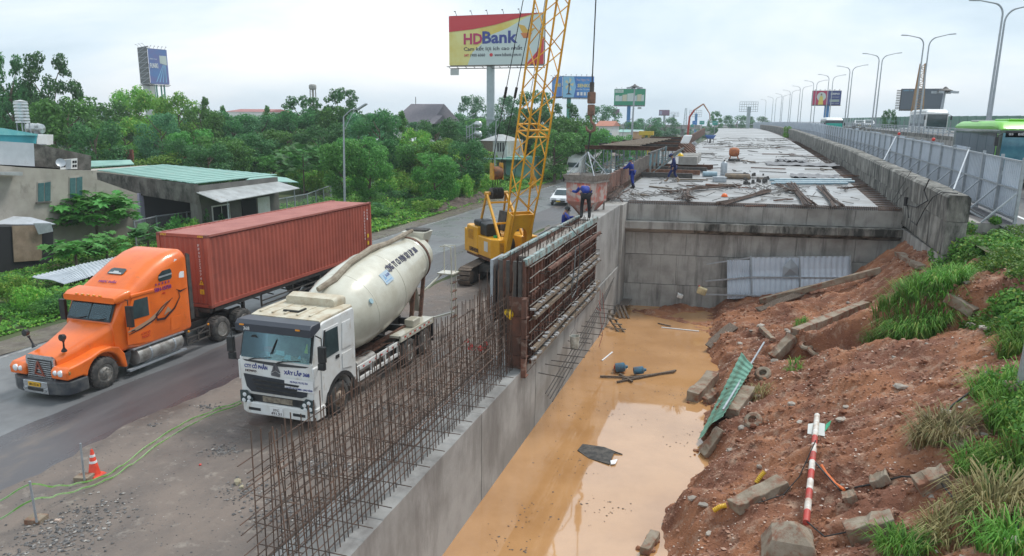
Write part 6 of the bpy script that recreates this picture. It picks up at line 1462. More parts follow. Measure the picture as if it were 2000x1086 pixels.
# red-white post with its base
b0,t0=PB(1572,1045),PB(1592,848);b0.z+=.25;t0.z+=.35
t=thing('striped_post','fallen red and white striped post lying on the bank','post',b0);n=9;wp=mat('post_white',(.72,.70,.66),(.5,.4,.33),scale=5,rough=.5);rp=mat('post_red',(.50,.05,.04),(.38,.08,.06),scale=5,rough=.5)
for i in range(n):
    u0,u1=(i/n)*.8,((i+1)/n)*.8;g=M();g.cyl(b0.lerp(t0,u0),b0.lerp(t0,u1),.062,14);g.build('band',rp if i % 2==0 else wp,t,smooth=True)
g=M();g.cyl(b0.lerp(t0,.8),t0.lerp(b0,-.06),.062,14);g.build('tube',wp,t,smooth=True)
g=M();u=(t0-b0).normalized();s=u.cross(Z1).normalized();tt=b0.lerp(t0,.86)
g.add([tt-s*.16-u*.05-Z1*.05,tt-s*.06-u*.05-Z1*.05,tt-s*.06+u*.4,tt-s*.17+u*.32],[(0,1,2,3)]);g.add([tt+s*.05-u*.05-Z1*.05,tt+s*.2-u*.05-Z1*.05,tt+s*.18+u*.45,tt+s*.05+u*.45],[(0,1,2,3)])
o=g.build('sign_plate',mat('plate_grey',(.5,.52,.5),rough=.5),t);o.modifiers.new('s','SOLIDIFY').thickness=.01
g=M();g.add([tt+s*.19+u*.1,tt+s*.27+u*.25+Z1*.08,tt+s*.30+u*.52+Z1*.08,tt+s*.2+u*.45],[(0,1,2,3)]);o=g.build('green_plate',mat('plate_green',(.03,.38,.2),rough=.4),t);o.modifiers.new('s','SOLIDIFY').thickness=.01
c=PB(1545,1062);g=M();g.loft([[c+Vector(v) for v in q] for q in ([(-.5,-.45,-.2),(.5,-.45,-.2),(.5,.45,-.2),(-.5,.45,-.2)],[(-.34,-.3,.18),(.34,-.3,.18),(.34,.3,.18),(-.34,.3,.18)],[(-.05,-.05,.42),(.05,-.05,.42),(.05,.05,.42),(-.05,.05,.42)])]);simple('post_footing','grey pyramid-topped concrete footing at the lower end of the striped post','concrete footing',kerb,g,bev=.02)
c=PB(1760,1035)
# ducts and cables
def ribbed(label,pts,r,m,nm='corrugated_duct'):
    g=M();Q=[];Rr=[]
    for i in range(len(pts)-1):
        for k in range(8): Q.append(pts[i].lerp(pts[i+1],k/8));Rr.append(r if k % 2 else r*.82)
    Q.append(pts[-1]);Rr.append(r);g.tube(Q,Rr,10);tag(g.build(nm,m,smooth=True),label,'duct')
yd=mat('duct_yellow',(.70,.42,.03),rough=.4)
ribbed('short yellow corrugated duct end sticking out at the waterline',[PB(1393,1006)+Z1*.1,PB(1405,1000)+Z1*.12,PB(1418,994)+Z1*.08],.055,yd)
ribbed('yellow corrugated duct behind the big kerb',[PB(1476,950)+Z1*.08,PB(1484,944)+Z1*.16,PB(1492,938)+Z1*.2],.05,yd)
g=M();g.tube([PB(x,y)+Z1*z for x,y,z in ((1603,917,.1),(1612,938,.16),(1630,955,.12),(1648,962,.06))],.03,8);simple('orange_duct','orange plastic duct curling beside the striped post','duct',mat('duct_orange',(.75,.18,.05),rough=.4),g,smooth=True)
def cableo(label,pts,r=.018): g=M();g.tube([PB(x,y)+Z1*z for x,y,z in pts],r,6);simple('cable',label,'cable',cable,g,smooth=True)
cableo('black cable running from the striped post to the right',((1590,930,.3),(1640,960,.03),(1700,950,.04),(1760,940,.1),(1830,945,.1),(1870,990,.05)))
cableo('thin black cable trailing left from the striped post',((1590,890,.35),(1560,940,.1),(1530,970,.05),(1480,985,.03)),.012)
cableo('black cable looping below the striped post',((1570,1040,.25),(1610,1052,.04),(1650,1045,.05),(1680,1020,.1)),.014)
cableo('black cable lying on the soil right of the long slope',((1835,825,.05),(1860,795,.05),(1895,770,.06),(1930,730,.1)),.022)
cableo('black cable hanging over the right edge of the bank',((1960,870,.2),(1972,930,.1),(1968,990,.05),(1990,1050,.1)),.02)
# wires hanging on the parapet end
g=M();g.tube([P(x,y,X=6.93) for x,y in ((1815,350),(1805,372),(1812,392),(1790,405),(1772,400),(1775,425))],.025,6);g.tube([P(x,y,X=6.9) for x,y in ((1870,378),(1840,375),(1822,385),(1805,410),(1790,440),(1778,430))],.018,6)
g.tube([P(x,y,X=6.9) for x,y in ((1770,385),(1768,402))],.08,8);tag(g.build('hanging_cables',cable),'black cables draped over the near end of the weathered parapet','cables')
g=M();g.beam(P(1742,395,z=5.1),P(1782,330,X=7.1),.018);g.beam(P(1748,398,z=5.1),P(1790,345,X=7.1),.018);tag(g.build('guy_wires',steel_dark),'two thin wires strained between deck and parapet','wires')
# things floating
def fl(px,py): return P(px,py,z=-.29)
a,b,c,d_=fl(1128,880),fl(1138,868),fl(1216,888),fl(1190,908)
g=M();g.add([tuple(v+Z1*z) for v,z in zip((a,fl(1150,895),d_,fl(1200,885),c,fl(1180,876),b),(.02,.0,.03,.05,.02,.05,.02))],[(0,1,2,3),(0,3,5,6),(3,4,5)]);o=simple('floating_mat','flat dark rubber mat floating on the muddy water','mat',rubber,g);o.modifiers.new('s','SOLIDIFY').thickness=.03
g=M();g.add([tuple(fl(x,y)+Z1*.02) for x,y in ((1192,902),(1206,899),(1202,908),(1193,909))],[(0,1,2,3)]);o=simple('foam_scrap','pale foam scrap at the tip of the floating mat','scrap',paint_w,g);o.modifiers.new('s','SOLIDIFY').thickness=.02
t=thing('floating_pump','blue pump lashed on dark timbers floating in the muddy water','pump',fl(1245,735))
for (x0,y0,x1,y1) in ((1172,737,1250,740),(1205,748,1320,726),(1215,742,1318,728),(1210,732,1235,748)): g=M();g.beam(fl(x0,y0)+Z1*.04,fl(x1,y1)+Z1*.05,.06);g.build('timber',bkm,t)
for (px,py,r,nm) in ((1212,720,.17,'pump_body'),(1248,726,.14,'blue_barrel')):
    c=fl(px,py+8);g=M();g.rev(c+Vector((-.22,0,.16)),(1,.25,.15),[(0,.08),(.03,r),(.36,r),(.4,.07),(.48,.05)],14);g.build(nm,mat('barrel_blue',(.05,.18,.28),(.08,.08,.1),scale=6,rough=.4),t,smooth=True)
g=M();c=fl(1210,722);g.box(c+Z1*.1,(.4,.25,.12));g.build('red_case',redl,t)
for (x0,y0,x1,y1,w,lab) in ((1176,705,1196,689,.05,'white stick floating near the wall left of the pump'),(1292,640,1365,648,.05,'pale stick floating near the soil at the back of the pit'),(1285,632,1310,638,.06,'curved dark stick floating by the soil at the back')):
    g=M();g.beam(fl(x0,y0)+Z1*.02,fl(x1,y1)+Z1*.03,w,.03);simple('stick',lab,'stick',paint_w if 'dark' not in lab else bkm,g)
# planks standing in the water by the abutment corner
ld=thing('timber_ladder','muddy timber ladder half sunk in the water below the formwork end','ladder',fl(1205,640))
a0,a1=P(1180,602,Y=31.8),fl(1218,650)
for s in (-.13,.13): g=M();g.beam(a0+X1*s,a1+X1*s-Z1*.1,.07,.05);g.build('rail',wood,ld)
for k in range(5): c=a0.lerp(a1,.12+.19*k);g=M();g.box(c+Z1*.04,(.42,.09,.04));g.build('rung',wood,ld)
for i in range(3): g=M();g.beam(P(1203+7*i,597,Y=33.3),fl(1212+8*i,622),.11,.04);simple('board',['dark board leaning in the abutment corner, left of three','dark board leaning in the abutment corner, middle of three','dark board leaning in the abutment corner, right of three'][i],'board',bkm,g)
g=M()
for k in range(420):
    x,y=random.choice(((1180,690),(1235,650),(1170,660),(1130,900),(1290,760),(1050,1000),(1240,700),(1320,690),(990,1060),(1180,1000),(1090,800),(1340,860),(1200,800)));p=fl(random.gauss(x,35),random.gauss(y,18))
    if p.x<-5.4 or p.x>shore(p.y): continue
    s=random.uniform(.01,.035);rock(g,(p.x,p.y,-.295),s,.25)
tag(g.build('floating_scum',bkm,kind='stuff'),'bits of bark and scum floating on the muddy water','floating debris')
# steel post at the right edge
c=P(1992,745,Y=15.6);p2=thing('steel_post','grey steel post with square base standing at the right edge of the photo','post',(c.x,c.y,c.z-.5))
g=M();g.beam((c.x+.02,c.y,c.z-.5),(c.x+.10,c.y,c.z+1.8),.16,.13);g.build('post_tube',galv,p2);g=M();g.box((c.x+.02,c.y,c.z-.12),(.42,.4,.1));g.build('base_plate',kerb,p2)
# ================================================================ yard: cone, tape posts
cn=P(185,928,z=.01);t=thing('traffic_cone','orange traffic cone with two white bands at the road edge','traffic cone',cn)
co=mat('cone_orange',(.80,.07,.03),(.65,.06,.03),scale=6,rough=.45)
g=M();g.hexa([cn+Vector(v) for v in ((-.19,-.19,0),(.19,-.19,0),(.19,.19,0),(-.19,.19,0),(-.16,-.16,.04),(.16,-.16,.04),(.16,.16,.04),(-.16,.16,.04))]);g.build('base',co,t)
g=M();g.rev(cn,(0,0,1),[(.03,.155),(.08,.13),(.68,.03),(.7,.015)],20);g.build('cone_body',co,t,smooth=True)
for z in (.34,.50): g=M();g.rev(cn,(0,0,1),[(z,.13-.10*(z-.08)/.6+.004),(z+.06,.13-.10*(z-.02)/.6+.004)],20);g.build('white_band',paint_w,t,smooth=True)
PO=[]
for (bx_,by_,tx,ty,lab) in ((72,1020,58,940,'short steel post in a concrete foot holding green tape, nearest the camera'),(165,938,157,866,'short steel post in a concrete foot beside the traffic cone')):
    b=P(bx_,by_,z=.12);q=P(bx_,by_,z=0);tp=P(tx,ty,Y=b.y);t=thing('barrier_post',lab,'post',q);g=M();g.cyl(b,tp,.024,8);g.build('post_tube',galv,t)
    g=M();g.box((q.x,q.y,.07),(.36,.3,.13),Matrix.Rotation(.25,3,'Z'));g.build('concrete_foot',kerb,t,bev=.015);PO.append((b,tp))
tape=mat('tape_green',(.20,.45,.09),(.38,.56,.28),scale=3,rough=.5)
def taper(label,pts):
    g=M()
    for i in range(len(pts)-1): g.beam(pts[i],pts[i+1],.012,.036)
    tag(g.build('safety_tape',tape),label,'tape')
def dense(pts,n=6):
    o=[]
    for i in range(len(pts)-1):
        for k in range(n): o.append(pts[i].lerp(pts[i+1],k/n)+Z1*.02*math.sin(i+k))
    return o+[pts[-1]]
T1=PO[0][0].lerp(PO[0][1],.93);T2=PO[0][0].lerp(PO[0][1],.55)
gp=lambda x,y,z=.05: P(x,y,z=z)
taper('upper green tape running from the near post to the mixer bumper',dense([T1,gp(110,950,.5),gp(150,945,.25),gp(205,930),gp(240,908),gp(300,862),gp(360,825),gp(420,800),gp(470,783,.2)]))
taper('lower green tape running from the near post past the cone',dense([T2,gp(110,968,.3),gp(160,955,.1),gp(215,935),gp(260,905),gp(320,860),gp(400,815),gp(472,787,.15)]))
taper('green tape leaving the photo left from the top of the near post',dense([T1,P(-10,982,Y=PO[0][0].y-.4)]))
taper('green tape leaving the photo left from the middle of the near post',dense([T2,P(-10,1018,Y=PO[0][0].y-.5)]))
c=gp(112,1017);g=M();g.rev((c.x-.06,c.y,.05),(1,.2,0),[(0,.03),(.13,.045)],12);simple('paper_cup','pale paper cup lying beside the near tape post','cup',mat('cup',(.6,.45,.36)),g)
c=gp(391,906);g=M();g.rev((c.x,c.y,.01),(0,0,1),[(0,.03),(.03,.035),(.05,.0)],8);simple('bottle_cap','tiny red cap lying in the dirt yard','cap',redl,g)
# ================================================================ vegetation
def leafmesh(name,C,m,L_=.3,up=.35,seed=0,wr=.55):
    """C: (n,3) leaf centres with per-leaf outward hint (n,3)"""
    P_,Hn=C;r=np.random.default_rng(seed);n=len(P_)
    nn=Hn*.7+r.normal(size=(n,3))*.6;nn[:,2]+=up;nn /= np.linalg.norm(nn,axis=1)[:,None]+1e-9
    t=np.cross(nn,r.normal(size=(n,3)));t /= np.linalg.norm(t,axis=1)[:,None]+1e-9;b=np.cross(nn,t)
    s=L_*r.uniform(.6,1.3,size=(n,1));v=np.empty((n,4,3));v[:,0]=P_-t*s*.5;v[:,1]=P_+b*s*wr*.5+nn*s*.08;v[:,2]=P_+t*s*.5;v[:,3]=P_-b*s*wr*.5+nn*s*.08
    me=bpy.data.meshes.new(name);me.vertices.add(n*4);me.vertices.foreach_set('co',v.ravel());me.loops.add(n*4);me.loops.foreach_set('vertex_index',np.arange(n*4,dtype=np.int32))
    me.polygons.add(n);me.polygons.foreach_set('loop_start',np.arange(0,n*4,4,dtype=np.int32));me.update(calc_edges=True);me.materials.append(m);return me
def clumps(cs,nper,seed,fl=.75):
    r=np.random.default_rng(seed);Pn,Hn=[],[]
    for (x,y,z,rad) in cs:
        n=int(nper*rad*rad);d=r.normal(size=(n,3));d /= np.linalg.norm(d,axis=1)[:,None];q=rad*r.uniform(.55,1.08,size=(n,1));p=d*q;p[:,2] *= fl;Pn.append(p+np.array([x,y,z]));Hn.append(d)
    return np.vstack(Pn),np.vstack(Hn)
def crown_clumps(seed,kind):
    r=random.Random(seed);cs=[]
    if kind=='dense':
        for i in range(46):
            a=r.random()*6.28;u=r.random();z=2.2+7.0*u;R=3.5*math.sin(math.pi*min(1,.18+.80*(1-u)))**.7*math.sqrt(r.random()*.6+.4);cs.append((R*math.cos(a),R*math.sin(a),z,r.uniform(.7,1.35)))
    elif kind=='tall':
        for i in range(58):
            a=r.random()*6.28;u=r.random();z=3.6+6.2*u;R=3.3*math.sin(math.pi*(.15+.75*(1-u)))*math.sqrt(r.random()*.8+.2);cs.append((R*math.cos(a),R*math.sin(a),z,r.uniform(.45,.85)))
    elif kind=='cone':
        for i in range(40):
            a=r.random()*6.28;u=r.random();z=1.2+8.6*u;R=2.7*(1-u)**.75*math.sqrt(r.random()*.6+.4);cs.append((R*math.cos(a),R*math.sin(a),z,r.uniform(.5,1.0)*(1.1-.5*u)))
    elif kind=='bush':
        for i in range(16):
            a=r.random()*6.28;R=1.25*math.sqrt(r.random());cs.append((R*math.cos(a),R*math.sin(a),.5+1.5*r.random()*(1-.4*R/1.3),r.uniform(.35,.62)))
    return cs
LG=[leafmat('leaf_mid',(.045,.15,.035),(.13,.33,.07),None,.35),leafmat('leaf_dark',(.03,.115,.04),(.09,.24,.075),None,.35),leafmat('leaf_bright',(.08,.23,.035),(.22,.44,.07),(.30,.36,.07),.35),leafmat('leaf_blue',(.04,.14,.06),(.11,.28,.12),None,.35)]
TREES={}
def trunkmesh(kind,seed):
    g=M();r=random.Random(seed)
    if kind=='bush': g.tube([(0,0,0),(.05,0,.9)],[.05,.02],5);
    else:
        top=7.5;g.tube([(0,0,0),(.1,.05,2.5),(-.1,.1,5),(0,0,top)],[.24,.19,.13,.05],7)
        for k in range(7): z=2.6+.75*k;a=r.random()*6.28;L_=2.6-.2*k;g.tube([(0,0,z),(L_*.5*math.cos(a),L_*.5*math.sin(a),z+.7),(L_*math.cos(a),L_*math.sin(a),z+1.7)],[.10,.07,.03],5)
    return g
for kind,mi,nper,L_,sd in (('dense',0,170,.36,1),('dense',1,170,.36,2),('dense',2,150,.38,3),('dense',3,170,.34,9),('tall',1,210,.34,4),('cone',0,190,.32,5),('bush',2,420,.20,6),('bush',0,420,.18,7),('bush',1,420,.2,8)):
    cm=leafmesh('crown',clumps(crown_clumps(sd,kind),nper,sd),LG[mi],L_,seed=sd)
    tm_=neutral(trunkmesh(kind,sd),'trunk',bark);TREES.setdefault(kind,[]).append((cm,tm_,mi))
def tree(kind,var,px,top,wpx,Y,label,group=None,cat='tree',name=None,zb=0.0):
    p=P(px,top,Y=Y);H0={'dense': 9.6,'tall': 10.3,'cone': 10,'bush': 2.4}[kind];R0={'dense': 3.9,'tall': 3.8,'cone': 2.9,'bush': 1.7}[kind]
    hs=max(.15,(p.z-zb)/H0);ws=wpx/pxm(p)/2/R0;cm,tm_,mi=TREES[kind][var % len(TREES[kind])]
    t=thing(name or ('tree' if kind != 'bush' else 'shrub'),label,cat if kind != 'bush' else 'shrub',(p.x,p.y,zb),group);a=random.random()*6.28
    link(tm_,'trunk',t,(p.x,p.y,zb),(0,0,a),(ws,ws,hs));link(cm,'crown',t,(p.x,p.y,zb),(0,0,a),(ws,ws,hs));return t
TL=[('tall',0,10,100,95,70,'tall open-crowned tree cut by the left edge of the photo'),('tall',0,85,98,120,72,'tall airy tree with gaps in its crown rising above the house roof at left'),
 ('dense',1,45,180,150,74,'dense dark tree directly behind the striped water tank'),('dense',0,125,185,150,66,'large dense tree right of the water tanks at left'),('dense',1,180,240,110,62,'dark bushy tree behind the mossy upper wall of the left house'),
 ('dense',0,205,195,110,92,'round tree left of the distant two-sided billboard'),('dense',2,262,176,90,98,'bright green tree left below the two-sided billboard'),('dense',2,300,185,100,94,'bright tree right below the two-sided billboard'),
 ('dense',2,345,188,95,90,'bright green tree just right of the billboard posts'),('cone',0,398,188,60,95,'pointed tree on the skyline right of the billboard grove'),('dense',0,390,205,90,86,'rounded tree under the pointed skyline tree'),
 ('dense',2,240,235,100,80,'mid green tree in front of the billboard grove, left part'),('dense',3,310,222,100,76,'bluish tree in front of the billboard grove, centre'),('dense',0,375,250,100,72,'tree behind the green roofed house, left of centre'),
 ('cone',0,435,205,45,104,'small pointed tree on the skyline behind the orchard'),('dense',1,455,222,90,92,'dark tree right of the pointed skyline tree'),('dense',3,510,225,110,96,'bluish tree on the skyline left of the water tower'),
 ('cone',0,520,205,45,110,'narrow pointed tree left of the small water tower'),('dense',0,430,265,110,70,'tree behind the green roof, centre'),('dense',1,490,262,110,80,'dark round tree above the right end of the green roof'),
 ('tall',0,590,185,110,102,'broad open tree under the water tower'),('dense',1,575,215,90,98,'dark lower tree under the water tower'),('tall',0,668,170,100,108,'tall open tree right of the water tower'),('dense',0,645,205,90,106,'dense tree between the water tower and the lamp'),
 ('dense',0,560,250,120,86,'tree mass left of the nearest roadside lamp'),('dense',1,630,245,110,84,'dark tree mass behind the nearest roadside lamp'),('dense',3,710,222,90,100,'bluish tree right of the nearest roadside lamp'),
 ('dense',1,740,218,110,84,'dark spreading tree left of the grey roofed house'),('cone',0,785,215,60,88,'narrow tree in front of the grey roofed house'),('dense',1,850,235,100,98,'dark tree right of the grey roofed house'),
 ('dense',0,700,265,110,78,'tree in front of the white sheds in the grove'),('dense',2,810,255,70,84,'bright tree right of the white sheds'),('dense',2,850,275,90,82,'light green bushy tree left of the white narrow house'),
 ('dense',1,905,240,110,112,'dark tree behind the white narrow house, left'),('dense',3,925,188,66,190,'big round tree left of the thick billboard pole'),('dense',3,985,188,60,185,'round tree right of the thick billboard pole'),
 ('dense',1,985,240,80,120,'dark tree behind the white house and crane ropes'),('tall',0,1045,175,110,120,'tall dark tree seen through the crane boom'),('dense',1,1040,215,120,118,'dark dense tree behind the crane boom'),
 ('tall',0,1105,200,80,135,'open tree at the foot of the green billboard pole'),('dense',0,1125,225,110,112,'large green tree right of the crane boom'),('dense',0,1085,250,100,104,'green tree behind the lamp right of the boom'),('dense',0,1160,245,80,110,'bright round tree left of the hoist rope hook'),
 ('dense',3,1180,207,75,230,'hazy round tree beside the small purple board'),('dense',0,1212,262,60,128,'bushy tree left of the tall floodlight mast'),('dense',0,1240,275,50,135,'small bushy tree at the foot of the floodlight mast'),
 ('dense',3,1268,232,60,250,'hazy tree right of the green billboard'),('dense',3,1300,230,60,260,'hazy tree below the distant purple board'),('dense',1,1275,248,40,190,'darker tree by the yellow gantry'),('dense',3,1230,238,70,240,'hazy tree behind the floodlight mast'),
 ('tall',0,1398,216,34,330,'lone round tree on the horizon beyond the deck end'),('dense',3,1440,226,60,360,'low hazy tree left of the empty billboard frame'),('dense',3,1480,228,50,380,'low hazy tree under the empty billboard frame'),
 ('tall',0,1738,212,40,160,'tree rising above the noise barrier left of the blank screen')]
for k in TL: tree(*k)
r_=random.Random(3)
def where(px,kind,cnt={}):
    for a,w in ((170,'behind the water tanks'),(300,'under the two-sided billboard'),(440,'above the green roof'),(560,'left of the water tower'),(672,'left of the nearest lamp'),(765,'right of the nearest lamp'),(865,'below the grey roofed house'),(2000,'beside the narrow white house')):
        if px<a: break
    n=cnt[(kind,w)]=cnt.get((kind,w),0)+1
    return f'{w}, {["leftmost", "second from left", "third from left", "fourth from left", "fifth from left", "sixth from left", "seventh from left", "eighth from left", "ninth from left", "tenth from left", "eleventh from left", "twelfth from left"][min(n-1, 11)]}'
for i in range(46):
    Y=r_.uniform(120,170);px=-60+1010*i/45+r_.uniform(-12,12);tree('dense',r_.choice((0,1,3)),px,225+r_.uniform(-4,14),r_.uniform(70,100),Y,'skyline belt tree '+where(px,0),'trees of the dark belt behind the grove')
for i in range(34):
    Y=r_.uniform(62,100);px=180+760*i/33+r_.uniform(-10,10);tree('dense',r_.choice((0,0,1,2)),px,285+r_.uniform(-18,18),r_.uniform(70,110),Y,'medium grove tree '+where(px,1),'medium trees inside the grove')
for i in range(40):
    px=560+390*i/39+r_.uniform(-8,8);Y=r_.uniform(70,92);tree('bush',r_.choice((0,0,1)),px,322+r_.uniform(-8,14),r_.uniform(50,80),Y,'yellow-green fruit shrub '+where(px,2),'fruit shrubs before the grove')
for i in range(60):
    Y=r_.uniform(300,520);X_=-Y*.9+(Y*1.0)*i/59;q=proj_x=None
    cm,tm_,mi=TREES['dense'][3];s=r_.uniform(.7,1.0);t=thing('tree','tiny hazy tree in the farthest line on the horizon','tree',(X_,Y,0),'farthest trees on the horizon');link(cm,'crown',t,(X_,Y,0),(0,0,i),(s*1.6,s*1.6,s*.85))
# shrubs on the verge between the road and the fence
for i in range(60):
    Y=42+r_.random()*62;x=-28.8-r_.random()*10*(1 if Y>45 else .5)
    cm,tm_,mi=TREES['bush'][r_.choice((0,1,2,1))];s=r_.uniform(.5,1.05);t=thing('shrub','low shrub in the overgrown verge between old road and wire fence','shrub',(x,Y,.1),'verge shrubs');link(cm,'crown',t,(x,Y,.1),(0,0,i),(s*1.3,s*1.3,s*.8))
def cover(name,label,fx,n,L_,m,hz,seed,cat='ground cover',up=.6):
    r=np.random.default_rng(seed);Pn=[]
    for i in range(n):
        x,y=fx(r);h=hz(x,y)
        if h is None: continue
        Pn.append((x,y,h*(.35+.65*r.random())))
    Pn=np.array(Pn);Hn=np.tile([0,0,.4],(len(Pn),1));me=leafmesh(name,(Pn,Hn),m,L_,up=up,seed=seed)
    o=bpy.data.objects.new(name,me);COL.objects.link(o);o['kind']='stuff';tag(o,label,cat);return o
def vh(x,y):
    h=.18+.8*max(0,fbm(x*.28,y*.22,3)+.15)
    if x>-28.4: h *= .35
    return h if fbm(x*.5,y*.4,9)>-.42 else None
cover('verge_plants','mixed low weeds covering the near verge left of the road',lambda r: (-28.2-r.random()**1.3*16,16+r.random()*30),42000,.17,LG[2],vh,21)
cover('verge_plants','darker creeping plants among the weeds left of the road',lambda r: (-28.4-r.random()**1.2*15,16+r.random()*34),20000,.2,LG[0],vh,22)
cover('verge_creeper','creeper leaves covering the verge slope up to the wire fence',lambda r: (-27.7-r.random()**1.2*16,45+r.random()*80),42000,.30,LG[2],lambda x,y: (vh(x,y) or .1)*1.5,23)
cover('verge_creeper','darker creeper patches on the verge slope',lambda r: (-27.9-r.random()**1.1*16,45+r.random()*80),24000,.32,LG[0],lambda x,y: (vh(x,y) or .1)*1.5,24)
# dark spoil along the road
spoil=mat('spoil_dark',(.055,.04,.032),(.12,.09,.07),(.2,.17,.15),scale=2,s3=7,lo3=.62,hi3=.75,rough=.9,bump=1,bscale=6,world=True)
g=M();nx_,ny_=26,120
for j in range(ny_+1):
    for i in range(nx_+1):
        y=60+26*j/ny_;x=-30.2+2.6*i/nx_;e=math.sin(math.pi*i/nx_)*math.sin(math.pi*j/ny_);g.v.append((x,y,-.03+e*(.75+.35*fbm(x*1.2,y*.8))))
g.f=[(j*(nx_+1)+i,j*(nx_+1)+i+1,(j+1)*(nx_+1)+i+1,(j+1)*(nx_+1)+i) for j in range(ny_) for i in range(nx_)];g.mi=[0]*len(g.f);g.build('spoil_ridge',spoil,kind='structure',smooth=True)
# big-leaved papaya and taro near the house
def bigleaf(label,name,cat,px,py,Y,zb,n,R,H,m,lobed=True,L_=.5):
    c=P(px,py,Y=Y);base=Vector((c.x,c.y,zb));t=thing(name,label,cat,base);r=random.Random(int(px));g=M();g.tube([base,base+Vector((.1,0,H*.8))],[.09,.06],7)
    g.build('stem',bark,t)
    for i in range(n):
        a=r.random()*6.28;rr_=R*math.sqrt(r.random());z=zb+H*(.62+.38*r.random())-(rr_/R)**2*H*.16;p=Vector((c.x+rr_*math.cos(a),c.y+rr_*math.sin(a),z));tilt=Matrix.Rotation(r.uniform(-.5,.5),3,'X') @ Matrix.Rotation(r.uniform(-.5,.5),3,'Y')
        s=L_*r.uniform(.7,1.2);k=14 if lobed else 10;ring=[]
        for q in range(k): th=2*math.pi*q/k;rad=s*((1 if q % 2==0 else .55) if lobed else (1 if q not in (0,) else .75));ring.append(p+tilt @ Vector((rad*math.cos(th),rad*math.sin(th)*.9,-.12*s*(q % 2==0))))
        g=M();g.add([p]+ring,[(0,q+1,(q+1) % k+1) for q in range(k)]);g.build('leaf',m,t)
pap=leafmat('papaya_leaf',(.04,.16,.035),(.10,.30,.06),None,.3)
bigleaf('wide papaya crown with lobed leaves in front of the left house wall','papaya_tree','tree',185,420,37,0,210,2.6,4.0,pap,True,.55)
bigleaf('second papaya crown to the left near the small shed','papaya_tree','tree',130,428,35.5,0,90,1.5,3.6,pap,True,.5)
bigleaf('lower papaya with drooping leaves just left of the orange roof','papaya_tree','tree',145,490,31,0,80,1.5,1.9,pap,True,.5)
bigleaf('small papaya touching the white corrugated sheets','papaya_tree','tree',205,470,33,0,45,1.3,2.0,pap,True,.42)
bigleaf('clump of round taro leaves left of the red container','taro_plant','plant',287,465,36.5,0,34,1.1,2.0,leafmat('taro_leaf',(.05,.17,.05),(.10,.26,.08),None,.35),False,.42)
tree('bush',1,350,405,80,40,'leafy shrub left of the container roof beside the pillar');tree('bush',2,412,392,55,41,'dark round shrub in front of the second house door');tree('bush',0,372,412,50,39.5,'flowering shrub against the wire fence by the house')
for i in range(12): tree('bush',i,r_.uniform(0,110),520+r_.uniform(0,80),r_.uniform(60,90),r_.uniform(23,27),'weedy bush in the left foreground verge','weedy bushes at the left edge')
bigleaf('umbrella-shaped tree with layered flat leaves left of the lamp','almond_tree','tree',590,300,70,0,110,3.2,6.2,leafmat('almond_leaf',(.03,.10,.03),(.06,.17,.04)),False,.5)
# ---------------------------------------------------------------- grass on the bank
gb=[leafmat('grass_green',(.07,.19,.03),(.15,.32,.05),(.32,.34,.10),.3),leafmat('grass_dry',(.20,.17,.07),(.34,.29,.14),(.10,.15,.04),.2)]
def grass(label,px,py,n,R,H,mi=0,droop=.6,zoff=0,X=None,cat='grass clump',group=None,c=None):
    c=c or PB(px,py);r=random.Random(int(px*3+py));g=M();z0=c.z+zoff
    for i in range(n):
        a=r.random()*6.28;q=R*math.sqrt(r.random());x,y=c.x+q*math.cos(a),c.y+q*math.sin(a)
        zb_=bankz(x,y) if x<9.5 and y<36 else 4.75
        b=Vector((x,y,zb_-.03));aa=a+r.gauss(0,.9);h=H*r.uniform(.5,1.15);d=Vector((math.cos(aa),math.sin(aa),0));s=Vector((-d.y,d.x,0))*r.uniform(.005,.010)*(1+H)
        k=droop*r.uniform(.4,1.3);p1=b+d*h*k*.25+Z1*h*.55;p2=b+d*h*k*.65+Z1*h*.85;p3=b+d*h*k*1.1+Z1*h*(.95-k*.45)
        g.add([b-s,b+s,p1-s,p1+s,p2-s*.7,p2+s*.7,p3],[(0,1,3,2),(2,3,5,4),(4,5,6)])
    me=bpy.data.meshes.new('grass_clump');me.from_pydata([tuple(Vector(v)-c) for v in g.v],[],g.f);me.materials.append(gb[mi]);o=bpy.data.objects.new('grass_clump',me);COL.objects.link(o);o.location=c;tag(o,label,cat,group);ROOT[o.name]=c;return o
for (px,py,n,R,H,mi,dr,lab) in ((1800,590,1500,.85,.75,0,.8,'big bright green grass clump hanging over the eroded scarp'),(1740,605,700,.6,.5,0,.8,'left part of the grass on the scarp, shorter blades'),(1850,560,700,.5,.6,0,.7,'grass behind the big clump near the broken kerb'),
    (1780,625,300,.5,.5,1,1.1,'dry straw-coloured blades drooping below the big clump'),(1835,860,450,.45,.5,1,1.1,'dry brown grass tuft on the right bank'),(1950,760,450,.45,.55,0,.8,'green grass on the right below the steel post'),(1990,830,400,.5,.7,0,.8,'green grass at the right edge above the cable'),
    (1980,930,500,.4,.6,0,.8,'tall green grass at the lower right edge'),(1940,990,400,.4,.6,1,1.0,'yellowing grass under the tall green grass'),(1850,1050,350,.4,.4,1,1.0,'dry grass near the bottom edge of the photo'),(1760,1070,300,.35,.4,0,.9,'sparse green grass at the bottom right'),
    (1975,1060,350,.4,.5,0,.9,'green grass in the lower right corner'),(1565,632,120,.25,.3,0,.8,'small green sprig between the kerbs'),(1480,770,120,.3,.3,1,1,'withered weeds beside the green sheet'),(1550,722,80,.2,.25,0,.8,'tiny green weed right of the kerb heap'),(1990,690,400,.4,.6,0,.8,'grass just left of the steel post'),(1905,950-40,250,.3,.4,0,.9,'short grass left of the tall lower right grass')):
    grass(lab,px,py,n,R,H,mi,dr)
wv=leafmat('weed_leaf',(.05,.15,.025),(.14,.30,.05),(.25,.32,.06),.3)
